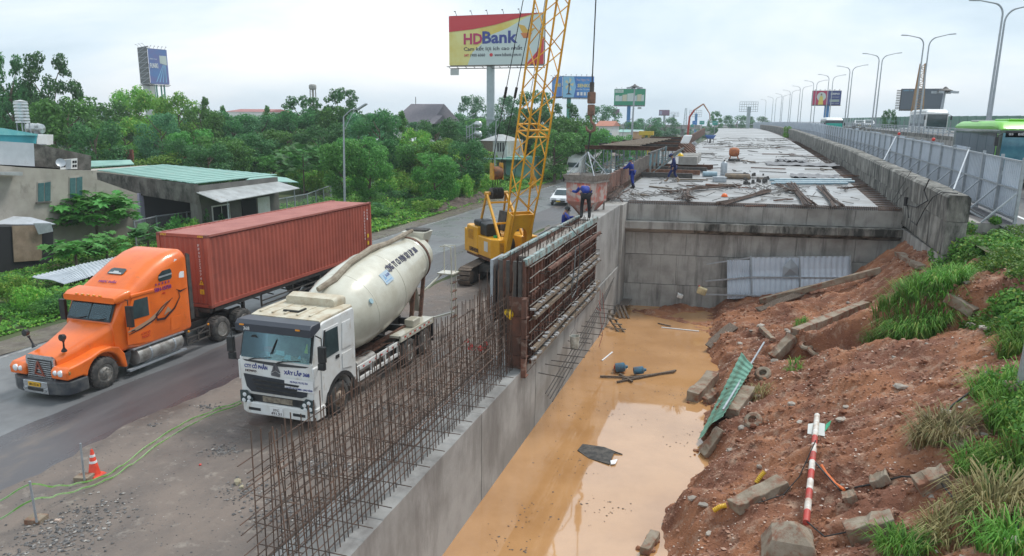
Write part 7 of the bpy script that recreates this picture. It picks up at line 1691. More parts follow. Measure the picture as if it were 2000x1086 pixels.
def weeds(label,cs,nper,L_,seed,name='weed_thicket'):
    me=leafmesh(name,clumps(cs,nper,seed,.8),wv,L_,seed=seed);o=bpy.data.objects.new(name,me);COL.objects.link(o);tag(o,label,'weeds');return o
def wc(pts):
    o=[]
    for (px,py,X_,r) in pts: p=P(px,py,X=X_);o.append((p.x,p.y,p.z,r))
    return o
weeds('bright green weeds at the foot of the parapet end',wc([(1850,470,7.6,.5),(1860,440,8.0,.4),(1890,490,7.8,.6),(1920,490,8.1,.7),(1850,520,7.3,.5),(1885,530,7.5,.5),(1865,475,7.8,.5),(1820,480,7.4,.3),(1835,500,7.3,.4),(1880,450,8.0,.5),(1870,500,7.6,.6),(1900,510,7.8,.6),(1945,430,9.0,.2)]),3600,.13,31)
weeds('climbing weeds covering the guard rail at the right',wc([(1950,470,8.6,.5),(1935,510,8.2,.6),(1960,540,8.0,.6),(1985,520,8.4,.55),(1990,570,7.8,.6),(1950,580,7.6,.5),(1985,480,8.8,.35),(1915,545,7.8,.4),(1940,500,8.3,.7),(1970,500,8.4,.6),(1960,600,7.4,.5),(1990,610,7.4,.6),(1930,560,7.7,.5),(1975,560,7.9,.6),(1950,625,7.0,.5),(1985,600,7.0,.6),(2010,640,6.8,.6),(1915,590,7.4,.5),(1995,560,7.6,.7),(1940,540,8.0,.7),(1890,520,7.8,.6)]),3600,.13,32)
weeds('leafy weeds at the right edge below the steel post',wc([(1985,760,5.2,.3),(1995,800,5.0,.35),(1960,735,5.3,.25),(2005,850,4.9,.35)]),2600,.08,33)
weeds('small green bush growing from the deck edge strip at the parapet',wc([(1537,262,6.6,.9),(1538,252,6.6,.7),(1538,268,6.6,.8)]),300,.3,34,'deck_bush')
weeds('weeds growing on the slope right of the big grass clump',wc([(1975,600,7.0,.4),(1930,600,7.2,.3),(1990,640,6.6,.35)]),1800,.10,35)
_r=np.random.default_rng(77);_p=[]
for i in range(30000):
    x,y=6.0+3.8*_r.random(),20+11*_r.random()
    if fbm(x*.6,y*.5,12)<-.12+max(0,6.9-x)*.35: continue
    _p.append((x,y,bankz(x,y)+(.12+.5*max(0,fbm(x*.9,y*.8,6)+.2))*_r.random()))
_p=np.array(_p);o=bpy.data.objects.new('bank_weeds',leafmesh('bank_weeds',(_p,np.tile([0,0,.4],(len(_p),1))),wv,.11,up=.6,seed=78));COL.objects.link(o);o['kind']='stuff';tag(o,'leafy green weeds spreading over the top of the red bank below the fence','weeds')
# ================================================================ houses on the left
plas=mat('plaster_beige',(.42,.39,.34),(.33,.30,.26),(.14,.13,.11),scale=.7,s3=.9,st3=(1,1,.6),lo3=.58,hi3=.78,rough=.9,bump=.2)
moss=mat('mossy_wall',(.10,.09,.08),(.20,.19,.17),(.035,.035,.03),scale=.8,s3=1.2,lo3=.45,hi3=.65,rough=.95,bump=.3)
whw=mat('pale_wall',(.50,.54,.58),(.42,.46,.50),(.3,.3,.3),scale=.8,s3=1.5,lo3=.62,hi3=.8,rough=.8)
groof=mat('green_roof',(.26,.46,.40),(.20,.38,.33),(.33,.42,.36),scale=.6,rough=.5)
tinr=mat('tin_roof',(.42,.44,.44),(.30,.31,.31),(.22,.16,.12),scale=1.2,s3=2.5,lo3=.58,hi3=.75,rough=.5)
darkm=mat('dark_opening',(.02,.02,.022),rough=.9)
shut=mat('shutter_green',(.05,.13,.14),(.07,.17,.17),scale=4,rough=.5)
def wallpoly(name,m,par,pts,X,th=.25):
    g=M();q=[P(x,y,X=X) for x,y in pts];g.prism([(p.y,p.z) for p in q],0,X-th,X);return g.build(name,m,par)
def yz(par,name,m,X,pts,th=.1,dx=0.0): return wallpoly(name,m,par,pts,X+dx,th)
h1=thing('plaster_house','stained beige plaster house with green shutters at the left edge','house',(-45,36,0))
wallpoly('wall',plas,h1,[(-60,318),(45,327),(178,334),(182,348),(268,378),(268,520),(-60,560)],-42,9)
wallpoly('upper_wall',whw,h1,[(-60,272),(66,280),(68,325),(-60,318)],-42.6,6)
wallpoly('upper_wall',moss,h1,[(66.5,280),(178,304),(178,333),(68.5,325)],-42.6,6)
for (x0,x1,y0,y1) in ((75,99,358,394),(137,161,348,386)):
    w=yz(h1,'window',plas,-42,[(x0-2,y0-3),(x1+1,y0-6),(x1+1,y1),(x0-2,y1+2)],.05,.04);xm_=(x0+x1)/2
    yz(w,'pane',shut,-42,[(x0,y0),(xm_-1,y0-1),(xm_-1,y1-1),(x0,y1)],.04,.07);yz(w,'pane',shut,-42,[(xm_+1,y0-1),(x1,y0-3),(x1,y1-2),(xm_+1,y1-1)],.04,.07)
    yz(w,'sill',moss,-42,[(x0-3,y1+1),(x1+2,y1-1),(x1+2,y1+2),(x0-3,y1+4)],.1,.12)
w=yz(h1,'window',white,-42.6,[(118,312),(151,309),(151,330),(118,331)],.04,.05)
for x in (120,142):
    for y in (314,322): yz(w,'pane',darkm,-42.6,[(x,y),(x+3.5,y-.3),(x+3.5,y+4.5),(x,y+5)],.03,.07);yz(w,'pane',darkm,-42.6,[(x+4.5,y-.3),(x+8,y-.6),(x+8,y+4.2),(x+4.5,y+4.5)],.03,.07)
yz(w,'pane',galv,-42.6,[(129,312),(139,311),(139,330),(129,331)],.03,.07)
yz(h1,'tin_canopy',tinr,-42,[(-30,336),(45,336),(44,343),(-30,341)],.6,.7)
yz(h1,'tin_canopy',mat('brown_tin',(.16,.11,.10),(.24,.2,.18),scale=2),-42,[(205,401),(250,396),(270,406),(240,408)],.5,.6)
tq=mat('turquoise',(.04,.30,.36),(.06,.36,.40),scale=1.5,rough=.5)
yz(h1,'roof_room',tq,-43.5,[(-40,262),(74,264),(70,281),(-40,277)],3,0);yz(h1,'roof_sheet',mat('turq_roof',(.12,.42,.44),(.2,.5,.5),scale=2,rough=.5),-43.5,[(-40,250),(5,250),(74,262),(74,265),(-40,263)],3.4,.2)
yz(h1,'parapet_block',white,-43.5,[(72,264),(104,263),(104,282),(72,281)],1.5,0)
dish=P(107,318,X=-42);g=M();g.rev(dish+Vector((.5,0,0)),(.7,-.5,.4),[(0,.0),(.02,.15),(.07,.27),(.08,.28),(.07,.26),(.02,.12),(.01,0)],16);g.build('satellite_dish',galv,h1,smooth=True)
steel_t=mat('tank_steel',(.60,.62,.62),(.45,.47,.47),scale=4,rough=.25,metal=.6)
c=P(45,240,Y=37);s=1/pxm(c);t=thing('water_tank','upright ribbed white water tank on a stand above the left house','water tank',(c.x,c.y,c.z-.6))
pf=[(0,9*s)];
for k in range(7): pf+=[(6*s*k+.3*s,12.5*s),(6*s*k+3*s,11.5*s),(6*s*k+4.5*s,12.5*s)]
pf+=[(42*s,8*s),(44*s,0)];g=M();g.rev(c,(0,0,1),pf,20);g.build('tank_body',steel_t,t,smooth=True)
g=M()
for a in range(4): g.beam(c+Vector((.35*math.cos(a*1.57+.7),.35*math.sin(a*1.57+.7),0)),c+Vector((.42*math.cos(a*1.57+.7),.42*math.sin(a*1.57+.7),-1.1)),.05)
g.build('tank_stand',galv,t)
c=P(53,251,Y=38);s=1/pxm(c);t=thing('water_tank','lying cylindrical steel water tank beside the upright one','water tank',c-Z1*.5);g=M();g.rev(c,(1,.15,0),[(0,0),(.05,8*s),(3*s,10*s),(12*s,10*s),(13*s,10.6*s),(14*s,10*s),(24*s,10*s),(25*s,10.6*s),(26*s,10*s),(33*s,9*s),(35*s,0)],20);g.build('tank_body',steel_t,t,smooth=True)
for k in (8,28): g=M();g.bb((c.x+k*s-.03,c.y-.3,c.z-1.1),(c.x+k*s+.03,c.y+.3,c.z-.2));g.build('tank_stand',galv,t)
c=P(85,275,Y=38.5);t=thing('air_conditioner','white air conditioner outdoor unit below the lying tank','air conditioner',c-Z1*.3);g=M();g.box(c,(.9,.35,.6));g.build('casing',white,t,bev=.03);g=M();g.cyl(c+Vector((-.1,-.18,0)),c+Vector((-.1,-.2,0)),.23,16);g.build('fan_grille',steel_dark,t)
# green-roofed house
h2=thing('green_roof_house','low grey house with pale green metal roof and open carport','house',(-44,47,0))
RA,RB,RC,RD=P(190,332,z=4.5),P(381,358,z=4.4),P(542,341,z=4.4),P(318,321,z=4.9)
def slabq(name,m,par,q,th,k=0):
    g=M();g.hexa([Vector(v)-Z1*th for v in q]+[Vector(v) for v in q]);return g.build(name,m,par)
n=26
for i in range(n):
    u0,u1=i/n,(i+1)/n-.003;a,b=RA.lerp(RB,u0),RA.lerp(RB,u1);c,d=RD.lerp(RC,u1),RD.lerp(RC,u0);zz=.025*(i % 2)
    slabq('roof_strip',groof,h2,[a+Z1*zz,b+Z1*zz,c+Z1*zz,d+Z1*zz],.06)
def vwall(name,m,par,a,b,z0,z1,th=.2):
    a,b=Vector(a),Vector(b);d=(b-a).normalized();nn=Vector((-d.y,d.x,0))*th;g=M();g.hexa([Vector((a.x,a.y,z0)),Vector((b.x,b.y,z0)),Vector((b.x,b.y,z0))+nn,Vector((a.x,a.y,z0))+nn,Vector((a.x,a.y,z1)),Vector((b.x,b.y,z1)),Vector((b.x,b.y,z1))+nn,Vector((a.x,a.y,z1))+nn]);return g.build(name,m,par)
conc_d=mat('grey_render',(.17,.165,.15),(.11,.105,.10),(.24,.23,.21),scale=.8,s3=1.6,lo3=.6,hi3=.8,rough=.9)
ins=lambda a,b,t: a.lerp(b,t)
vwall('fascia',moss,h2,RA+Vector((0,-.1,0)),RB+Vector((0,-.1,0)),3.0,4.3,.3)
vwall('wall',conc_d,h2,ins(RA,RB,.94),RB,0,3.0,.3)
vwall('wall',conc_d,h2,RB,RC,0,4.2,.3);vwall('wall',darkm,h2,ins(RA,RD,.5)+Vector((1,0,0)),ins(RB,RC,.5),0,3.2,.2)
c=ins(RA,RB,.47);g=M();g.bb((c.x-.2,c.y-.35,0),(c.x+.2,c.y+.05,3.1));g.build('pillar',mat('lilac_paint',(.50,.48,.62),rough=.6),h2)
c2=ins(RA,RB,.93);
dv=(RC-RB).normalized();dn=Vector((dv.y,-dv.x,0))
slabq('awning',tinr,h2,[RB+Z1*-.6,ins(RB,RC,1.0)-Z1*.55,ins(RB,RC,1.0)+dn*2.0-Z1*1.0,RB+dn*2.0-Z1*1.2],.05)
for t_ in (.1,.95): g=M();q=ins(RB,RC,t_)+dn*1.8;g.beam((q.x,q.y,0),(q.x,q.y,3.3),.07);g.build('awning_post',galv,h2)
def onwall(name,m,par,t0,t1,z0,z1,off):
    a,b=ins(RB,RC,t0)+dn*off,ins(RB,RC,t1)+dn*off;g=M();g.hexa([(a.x,a.y,z0),(b.x,b.y,z0),(b.x-dn.x*.05,b.y-dn.y*.05,z0),(a.x-dn.x*.05,a.y-dn.y*.05,z0),(a.x,a.y,z1),(b.x,b.y,z1),(b.x-dn.x*.05,b.y-dn.y*.05,z1),(a.x-dn.x*.05,a.y-dn.y*.05,z1)]);return g.build(name,m,par)
w=onwall('window',white,h2,.15,.35,1.6,2.7,.06);onwall('pane',darkm,w,.16,.25,1.65,2.6,.09);onwall('pane',darkm,w,.26,.34,1.65,2.6,.09)
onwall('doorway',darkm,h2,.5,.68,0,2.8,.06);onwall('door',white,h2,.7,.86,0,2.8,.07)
q0,q1=P(505,345,z=3.4),P(583,355,z=3.3);vv=(RC-RD).normalized();
slabq('side_canopy',groof,h2,[P(480,352,z=3.5),P(583,356,z=3.3),P(560,347,z=3.6),P(500,340,z=3.8)],.05)
# flat roof slab behind, brick wall
sh=thing('back_shed','pale green flat roof of a shed between the two houses','shed',P(215,318,Y=58));slabq('roof',groof,sh,[P(175,325,z=4.0),P(262,320,z=4.0),P(255,312,z=4.4),P(178,314,z=4.4)],.1);g=M();a=P(180,330,z=4);b=P(255,322,z=4);g.bb((a.x,a.y-.1,0),(b.x,b.y+2,3.85));g.build('wall',plas,sh)
brick=mat('brick_red',(.26,.09,.06),(.20,.08,.055),scale=3,rough=.9)
for (xa,xb,y0,y1,Y,lab) in ((213,258,292,320,64,'broken red brick wall behind the shed roof'),(322,362,305,322,66,'low red brick wall end beyond the green roof')):
    a,b=P(xa,y1,Y=Y),P(xb,y0,Y=Y);t=thing('brick_wall',lab,'wall',(a.x,Y,0));nh=9;nw=8
    bm_=neutral(M().bb((0,0,0),((b.x-a.x)/nw-.02,.2,(b.z-1)/nh*.94)),'brick_course',brick)
    for j in range(nh):
        for i in range(nw):
            if j==nh-1 and i in (2,3,6): continue
            link(bm_,'brick',t,(a.x+(b.x-a.x)/nw*i,Y,1+(b.z-1)/nh*j))
# small shed with tin roof at left
s1=thing('plywood_shed','small dark shed with plywood panel and tin roof at the left edge','shed',(-40,30,0))
a,b=P(-40,432,z=2.6),P(105,437,z=2.5);slabq('tin_roof',mat('pale_tin',(.55,.58,.62),(.45,.48,.5),scale=2,rough=.4),s1,[P(-60,440,z=2.5),P(108,437,z=2.45),P(60,424,z=2.8),P(-60,418,z=2.9)],.05)
wy=P(25,515,z=0)
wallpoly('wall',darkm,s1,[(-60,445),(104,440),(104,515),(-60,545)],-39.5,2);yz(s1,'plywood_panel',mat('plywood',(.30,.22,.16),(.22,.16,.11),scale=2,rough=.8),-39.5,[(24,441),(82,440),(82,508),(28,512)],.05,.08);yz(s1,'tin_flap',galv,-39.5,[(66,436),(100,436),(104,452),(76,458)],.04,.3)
# white corrugated sheets lying on the weeds
for i,(q,lab) in enumerate(((((60,540),(150,518),(172,540),(125,553)),'white corrugated fence panel lying on the weeds, left of two'),(((150,517),(232,500),(262,515),(172,539)),'white corrugated fence panel lying on the weeds, right of two'))):
    sheetpanel(lab,[P(x,y,z=.75) for x,y in q],mat('panel_white_dirty',(.52,.56,.60),(.42,.46,.5),(.25,.22,.18),scale=2,s3=4,lo3=.62,hi3=.8,rough=.5),12,.04,'fence_panel')
# wire fence along the verge
wf_=thing('wire_fence','grey wire mesh fence with tube rail running behind the verge','fence',(-42,60,0))
pts=[P(245,478,z=0)]
for (x,y) in ((262,434),(305,424),(365,416),(440,404),(515,395),(600,380)): pts.append(P(x,y,z=1.9))
pts=[Vector((p.x,p.y,0)) for p in pts]+[Vector((-45.5,78,0)),Vector((-45,90,0)),Vector((-44,104,0)),Vector((-43,118,0))]
mesh_m=mat('wire_mesh',(.25,.27,.27),rough=.5,alpha=.28)
for i in range(1,len(pts)-1):
    a,b=pts[i],pts[i+1];n=max(1,int((b-a).length/3))
    for k in range(n): q=a.lerp(b,k/n);g=M();g.beam((q.x,q.y,0),(q.x,q.y,2.0),.08);g.build('post',galv,wf_)
    g=M();g.beam((a.x,a.y,1.95),(b.x,b.y,1.95),.07);g.build('rail',galv,wf_)
    g=M();g.add([(a.x,a.y,.1),(b.x,b.y,.1),(b.x,b.y,1.9),(a.x,a.y,1.9)],[(0,1,2,3)]);g.build('mesh',mesh_m,wf_)
# white long shed roof/wall behind shrubs, sheds in the grove
def boxhouse(name,label,cat,x0,x1,ytop,yeave,ybase,Y,depth,wallm,roofm_,hip=0,par=None):
    a,b=P(x0,yeave,Y=Y),P(x1,yeave,Y=Y);zt=P((x0+x1)/2,ytop,Y=Y+depth/2).z;zb=0;t=thing(name,label,cat,((a.x+b.x)/2,Y,0));g=M();g.bb((a.x+.2,Y,0),(b.x-.2,Y+depth,a.z));g.build('wall',wallm,t)
    w=(b.x-a.x);g=M();g.add([(a.x-.2,Y-.3,a.z),(b.x+.2,Y-.3,a.z),(b.x+.2,Y+depth,a.z),(a.x-.2,Y+depth,a.z),(a.x+w*hip,Y+depth/2,zt),(b.x-w*hip,Y+depth/2,zt)],[(0,1,5,4),(2,3,4,5),(1,2,5),(3,0,4),(3,2,1,0)]);g.build('roof',roofm_,t);return t,a,b
wsh=mat('white_sheet',(.62,.66,.68),(.5,.54,.56),scale=1.5,rough=.5)
t,a,b=boxhouse('long_shed','long white shed with flat roof half hidden by shrubs','shed',540,762,352,356,380,80,5,wsh,wsh,0)
t,a,b=boxhouse('white_shed','white roofed shed among the trees left of the grey roofed house','shed',680,735,270,282,300,95,8,wsh,wsh)
t,a,b=boxhouse('white_shed','white shed with gable seen between trees below the grey roofed house','shed',770,815,268,285,300,96,8,wsh,wsh)
slate=mat('slate_roof',(.13,.12,.14),(.17,.155,.17),scale=3,rough=.7)
t,a,b=boxhouse('grey_roof_house','large house with steep slate-grey hipped roof above the grove','house',766,842,203,240,250,120,14,white,slate,.06)
g=M();a2,b2=P(838,242,Y=119),P(852,242,Y=119);zt=P(845,225,Y=122).z;g.add([(a2.x,118,a2.z),(b2.x,118,a2.z),(b2.x,126,a2.z),(a2.x,126,a2.z),(a2.x,122,zt),(b2.x,122,zt)],[(0,1,5,4),(2,3,4,5),(1,2,5),(3,0,4)]);g.build('side_roof',slate,t)
g=M();q=P(812,202,Y=127);g.beam(q-Z1,q+Z1*1.2,.1);g.build('antenna',steel_dark,t)
# white narrow house
t=thing('narrow_house','narrow white two-storey house with steel stair behind the crane ropes','house',P(960,345,Y=104));t.location.z=0;ROOT[t.name]=Vector(t.location)
a,b=P(926,345,Y=102),P(990,345,Y=102);zt=P(950,275,Y=102).z;g=M();g.bb((a.x,102,0),(b.x,110,zt));g.build('wall',mat('worn_white',(.55,.56,.55),(.42,.40,.36),(.3,.24,.18),scale=.6,s3=1.5,lo3=.6,hi3=.75,rough=.8),t)
g=M();z2=P(955,262,Y=106).z;g.add([(a.x+.8,101.8,zt),(b.x,101.8,zt),(b.x,110,zt),(a.x+.8,110,zt),(a.x+2.5,106,z2),(b.x-2,106,z2)],[(0,1,5,4),(2,3,4,5),(1,2,5),(3,0,4)]);g.build('roof',tinr,t)
gz=P(950,308,Y=101).z;g=M();g.bb((a.x+.3,99.5,gz-.15),(b.x+3.5,102,gz));g.build('green_canopy',groof,t)
g=M();g.bb((a.x+.6,101.9,gz+.4),(a.x+3.0,101.99,gz+2.4));g.build('timber_panel',wood,t)
for k in range(3): g=M();g.bb((b.x-1.5+.4*k,101.9,gz+.9),(b.x-1.3+.4*k,101.98,gz+2.2));g.build('window',darkm,t)
g=M();g.bb((b.x+.2,101,0),(b.x+4.5,106,gz+.2));g.build('green_annex',mat('annex_green',(.14,.34,.28),(.2,.4,.34),scale=1,rough=.6),t)
g=M()
for x in (a.x-.6,a.x+.3):
    for y in (100.5,101.6): g.beam((x,y,0),(x,y,zt+2.2),.12)
for k in range(7): g.beam((a.x-.6,100.5,.8+1.4*k),(a.x+.3,101.6,1.5+1.4*k),.1);g.beam((a.x-.6,101.6,.8+1.4*k),(a.x+.3,101.6,.8+1.4*k),.08)
g.build('stair_frame',galv,t)
for (px,py) in ((934,243),(934,262)): q=P(px,py,Y=101);g=M();g.rev(q-X1*.6,(1,0,0),[(0,0),(.1,.35),(.3,.5),(.9,.5),(1.1,.35),(1.2,0)],12);g.build('roof_tank',steel_t,t,smooth=True)
# small things further right
def gable(label,x0,x1,yt,ye,Y,wm,rm,d=10): return boxhouse('house',label,'house',x0,x1,yt,ye,0,Y,d,wm,rm,0)
gable('distant white house with orange tiled roof right of the hook',1163,1197,236,246,175,white,mat('tile_orange',(.45,.16,.09),(.36,.13,.08),scale=1))
gable('pale blue walled shed under the orange tiled house',1172,1190,258,259,150,mat('blue_wall',(.35,.55,.65)),tinr,4)
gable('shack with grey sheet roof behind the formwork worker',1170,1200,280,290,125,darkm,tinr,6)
gable('little hut with brown roof next to the shack',1178,1198,298,304,118,plas,mat('brown_tin',(.16,.11,.10)),4)
gable('low white building with green roof by the floodlight mast',1206,1252,253,258,200,white,groof,8)
gable('orange lettered shop building right of the floodlight mast',1232,1256,255,257,190,mat('shop_orange',(.50,.25,.12),(.6,.4,.25),scale=.5),tinr,6)
gable('low grey houses with tin roofs near the overpass',1284,1318,258,263,260,plas,tinr,12)
gable('long red-roofed factory on the horizon behind the grove',440,520,213,218,260,white,mat('roof_red',(.35,.12,.11)),20)
gable('pale factory wall seen between the trees at left',150,178,210,214,130,wsh,wsh,8)
# water tower
c=P(612,200,Y=210);t=thing('water_tower','small concrete water tower with open legs above the grove','water tower',(c.x,210,0));zt=P(612,168,Y=210).z
for q in range(4): g=M();g.beam((c.x+(q % 2-.5)*1.6,210+(q//2-.5)*1.6,0),(c.x+(q % 2-.5)*1.2,210+(q//2-.5)*1.2,zt-1),.25);g.build('leg',concrete,t)
g=M();g.rev((c.x,210,zt-1.2),(0,0,1),[(0,.9),(.4,1.2),(1.3,1.2),(1.7,.9),(1.75,0)],12);g.build('tank',concrete,t)
# ================================================================ billboards
def bill(label,tl,tr,bl,br,Y,Y2=None,pole=None,polem=None,pw=1.2,name='billboard',backf=None,lights=6):
    Y2=Y2 or Y;A_,B_=P(*bl,Y=Y),P(*br,Y=Y2);T_,U_=P(*tl,Y=Y),P(*tr,Y=Y2);zb,zt=(A_.z+B_.z)/2,(T_.z+U_.z)/2
    A_=Vector((A_.x,A_.y,zb));B_=Vector((B_.x,B_.y,zb));W_=(B_-A_).length;H_2=zt-zb;ux=(B_-A_).normalized();nn=ux.cross(Z1)
    cx_=(A_+B_)/2;t=thing(name,label,'billboard',(cx_.x,cx_.y+1,0))
    o=lambda u,v,d=0.0: A_+ux*W_*u+Z1*H_2*v+nn*d
    if pole is not None:
        q=P(pole,240,Y=(Y+Y2)/2+1.2);g=M();g.cyl((q.x,q.y,0),(q.x,q.y,zb+.3),pw/2,20);g.build('pole',polem,t,smooth=True)
        g=M();g.cyl((q.x,q.y,9),(q.x,q.y,9.3),pw/2+.15,20);g.build('flange',polem,t)
    g=M()
    for v in (0,.5,1): g.beam(o(0,v,-.4),o(1,v,-.4),.2)
    for u in np.linspace(0,1,7): g.beam(o(u,0,-.4),o(u,1,-.4),.15)
    g.beam(o(-.02,-.03,.5),o(1.02,-.03,.5),.12);g.beam(o(0,-.06,-.8),o(1,-.06,-.8),.15)
    for u in np.linspace(0,1,12): g.beam(o(u,-.03,.5),o(u,-.07,-.8),.08)
    g.build('frame',steel_dark,t)
    for i in range(lights):
        u=(i+.5)/lights;g=M();g.beam(o(u,1,0),o(u,1.08,.8),.07);g.beam(o(u,1.08,.8),o(u,1.07,1.1),.25,.12);g.build('spotlight',steel_dark,t)
    def fill(nm,m,pts,d=.05,par=t):
        g=M();g.plate(A_+nn*d,ux,Z1,[(u*W_,v*H_2) for u,v in pts],.03);return g.build(nm,m,par)
    def tx(s,m,u,v,w,h,d=.1,bold=0,shear=0): return text(s,m,t,o(u,v,d),ux,Z1,w*W_,h*H_2,bold=bold,shear=shear)
    return t,fill,tx,o,W_,H_2
full=[(0,0),(1,0),(1,1),(0,1)]
pr=lambda n,c: mat('print_'+n,c,rough=.5)
gpole=mat('pole_grey',(.42,.48,.50),(.36,.42,.44),scale=1,rough=.5)
t,fill,tx,o,W_,H2=bill('huge red and yellow bank billboard on a thick grey pole behind the crane',(877,28),(1063,29),(878,126),(1062,127),130,None,958,gpole,1.5)
fill('print',mat('print_yellow',(.80,.74,.30),(.72,.55,.10),scale=.12,rough=.5),full)
fill('print_grey',pr('pale',(.60,.68,.66)),[(0.45,.60),(.62,.72),(.82,.93),(1,1.0),(1,.25),(.86,0.0),(.2,0.0),(.25,.25)][:8],.09)
fill('print_red',pr('red',(.62,.04,.05)),[(0,1),(1,1),(.86,.97),(.7,.90),(.5,.80),(.25,.72),(0,.68)],.13);fill('print_red',pr('red',(.62,.04,.05)),[(.82,0),(1,0),(1,.55),(.93,.25)],.13)
tx('HD',pr('crimson',(.50,.02,.12)),.26,.53,.20,.22,.16,.03);tx('Bank',pr('navy',(.04,.06,.28)),.545,.55,.37,.25,.16,.03)
tx('Cam kết lợi ích cao nhất',pr('black',(.03,.03,.05)),.47,.33,.62,.12,.16,.01);tx('24/7',pr('red',(.6,.04,.05)),.19,.20,.05,.05,.16,.03);tx('1900 6060',pr('black',(.03,.03,.05)),.31,.20,.16,.06,.16,.01);tx('www.hdbank.com.vn',pr('black',(.03,.03,.05)),.63,.20,.28,.065,.16,.01)
fill('dot',pr('red',(.6,.04,.05)),[(.455+.018*math.cos(a*.524),.2+.036*math.sin(a*.524)) for a in range(12)],.15)
fill('emblem',pr('gold',(.70,.42,.06)),[(.73,.8),(.78,.62),(.86,.62),(.92,.72),(.83,.68),(.80,.76)],.16);fill('emblem',pr('orange2',(.65,.2,.05)),[(.76,.62),(.88,.62),(.85,.52),(.79,.52)],.15)
q=P(888,141,Y=130);g=M();g.box(q,(1.7,.1,1.1));g.build('sign_plate',mat('plate_grey',(.4,.45,.5)),t)
# V shaped blue board
gp2=mat('pole_green',(.06,.30,.22),rough=.5)
t,fill,tx,o,W_,H2=bill('blue billboard with a desk fan picture on a green pole right of the crane boom',(1100,148),(1161,151),(1099,190),(1159,191),215,218,1110,gp2,1.3)
fill('print',mat('print_blue',(.03,.14,.50),(.06,.28,.65),scale=.15),full);fill('print_glow',pr('skyblue',(.25,.52,.75)),[(0,0),(.35,0),(.42,.5),(.35,1),(0,1)],.09)
for k in range(5): a=k*1.257;fill('fan_blade',pr('cream',(.70,.62,.35)),[(.2,.62),(.2+.13*math.cos(a-.3),.62+.28*math.sin(a-.3)),(.2+.15*math.cos(a+.25),.62+.32*math.sin(a+.25))],.12)
fill('fan_hub',pr('black',(.03,.03,.05)),[(.2+.035*math.cos(a*.785),.62+.07*math.sin(a*.785)) for a in range(8)],.16);fill('fan_stand',pr('black',(.03,.03,.05)),[(.18,.6),(.22,.6),(.21,.22),(.3,.14),(.1,.14),(.17,.22)],.13)
tx('SENKO',pr('yellow2',(.80,.65,.2)),.70,.57,.46,.17,.14,.03);tx('Vua Ngày Hè',pr('pinkw',(.75,.55,.55)),.64,.83,.42,.14,.14);tx('Làn Mát Tự nhiên',paint_w,.66,.38,.46,.09,.14)
for k in range(4): fill('icon',paint_w,[(.46+.11*k,.1),(.53+.11*k,.1),(.53+.11*k,.26),(.46+.11*k,.26)],.13)
t,fill,tx,o,W_,H2=bill('left wing of the blue fan billboard seen at a slant through the boom',(1077,152),(1099,148),(1078,188),(1098,190),222,215.5,None,None,lights=3)
fill('print',mat('print_blue',(.03,.14,.50)),full);tx('SENKO',pr('yellow2',(.80,.65,.2)),.6,.57,.6,.17,.14,.03)
bp3=mat('pole_blue',(.05,.22,.50),rough=.5)
t,fill,tx,o,W_,H2=bill('green billboard with pale product packs on a blue pole',(1201,174),(1261,174),(1199,205),(1259,206),255,None,1227,bp3,1.3)
fill('print',pr('green',(.03,.30,.16)),full);fill('header',pr('palegrey',(.6,.66,.62)),[(.03,.78),(.3,.78),(.3,.97),(.03,.97)],.1);tx('THUAN',pr('green',(.03,.3,.16)),.165,.88,.2,.09,.14)
for k,(u,w,h) in enumerate(((.04,.12,.38),(.16,.10,.34),(.27,.15,.42),(.43,.2,.5),(.64,.1,.36),(.75,.14,.44),(.88,.09,.4))): fill('pack',pr('pack%d' % (k % 3),((.62,.68,.66),(.55,.62,.64),(.66,.6,.45))[k % 3]),[(u,.25),(u+w,.25),(u+w,.25+h),(u,.22+h)],.1)
q=P(1249,211,Y=255);g=M();g.box(q,(1.3,.1,.7));g.build('sign_plate',mat('plate_grey',(.4,.45,.5)),t)
t,fill,tx,o,W_,H2=bill('red and navy expo billboard on a blue pole behind the left lamps',(1587,177.5),(1643,177.5),(1585,204),(1641,205),235,None,1612,bp3,1.4)
fill('print',pr('crimson2',(.50,.03,.10)),[(0,0),(.55,0),(.55,1),(0,1)]);fill('print_navy',pr('navy3',(.04,.06,.22)),[(.55,0),(1,0),(1,1),(.55,1)])
fill('disc',pr('palegrey',(.6,.66,.62)),[(.32+.16*math.cos(a*.393),.58+.33*math.sin(a*.393)) for a in range(16)],.1)
fill('dress',pr('yellow3',(.75,.6,.12)),[(.22,.0),(.40,.0),(.38,.45),(.36,.62),(.27,.62),(.25,.45)],.13);fill('head',pr('skinp',(.55,.35,.25)),[(.315+.03*math.cos(a*.785),.7+.07*math.sin(a*.785)) for a in range(8)],.14);fill('hair',pr('black',(.03,.03,.05)),[(.29,.72),(.34,.72),(.335,.8),(.295,.8)],.15)
tx('EXPO',paint_w,.79,.78,.30,.14,.14,.03);tx('VIETNAM',paint_w,.8,.55,.26,.05,.14);fill('photo_strip',pr('mixg',(.35,.42,.38)),[(.62,.2),(.95,.2),(.95,.38),(.62,.38)],.1);tx('2024 - 2025',paint_w,.79,.09,.3,.06,.14)
t,fill,tx,o,W_,H2=bill('big blank dark grey LED screen beyond the noise barrier',(1762,174),(1842,174),(1757,213),(1838,214),180,None,1800,mat('pole_grey',(.4,.4,.4)),1.2,lights=0)
fill('screen',mat('led_dark',(.10,.12,.15),rough=.4),full);tx('0903 33 78',pr('skyblue',(.25,.52,.75)),.2,.93,.32,.07,.12)
g=M()
for k in range(12): g.bb((o(-.05,k/12)-Vector((.5,.0,0))).to_tuple(),(o(0,(k+.5)/12)+Vector((0,.3,0))).to_tuple())
g.build('side_louvres',steel_dark,t)
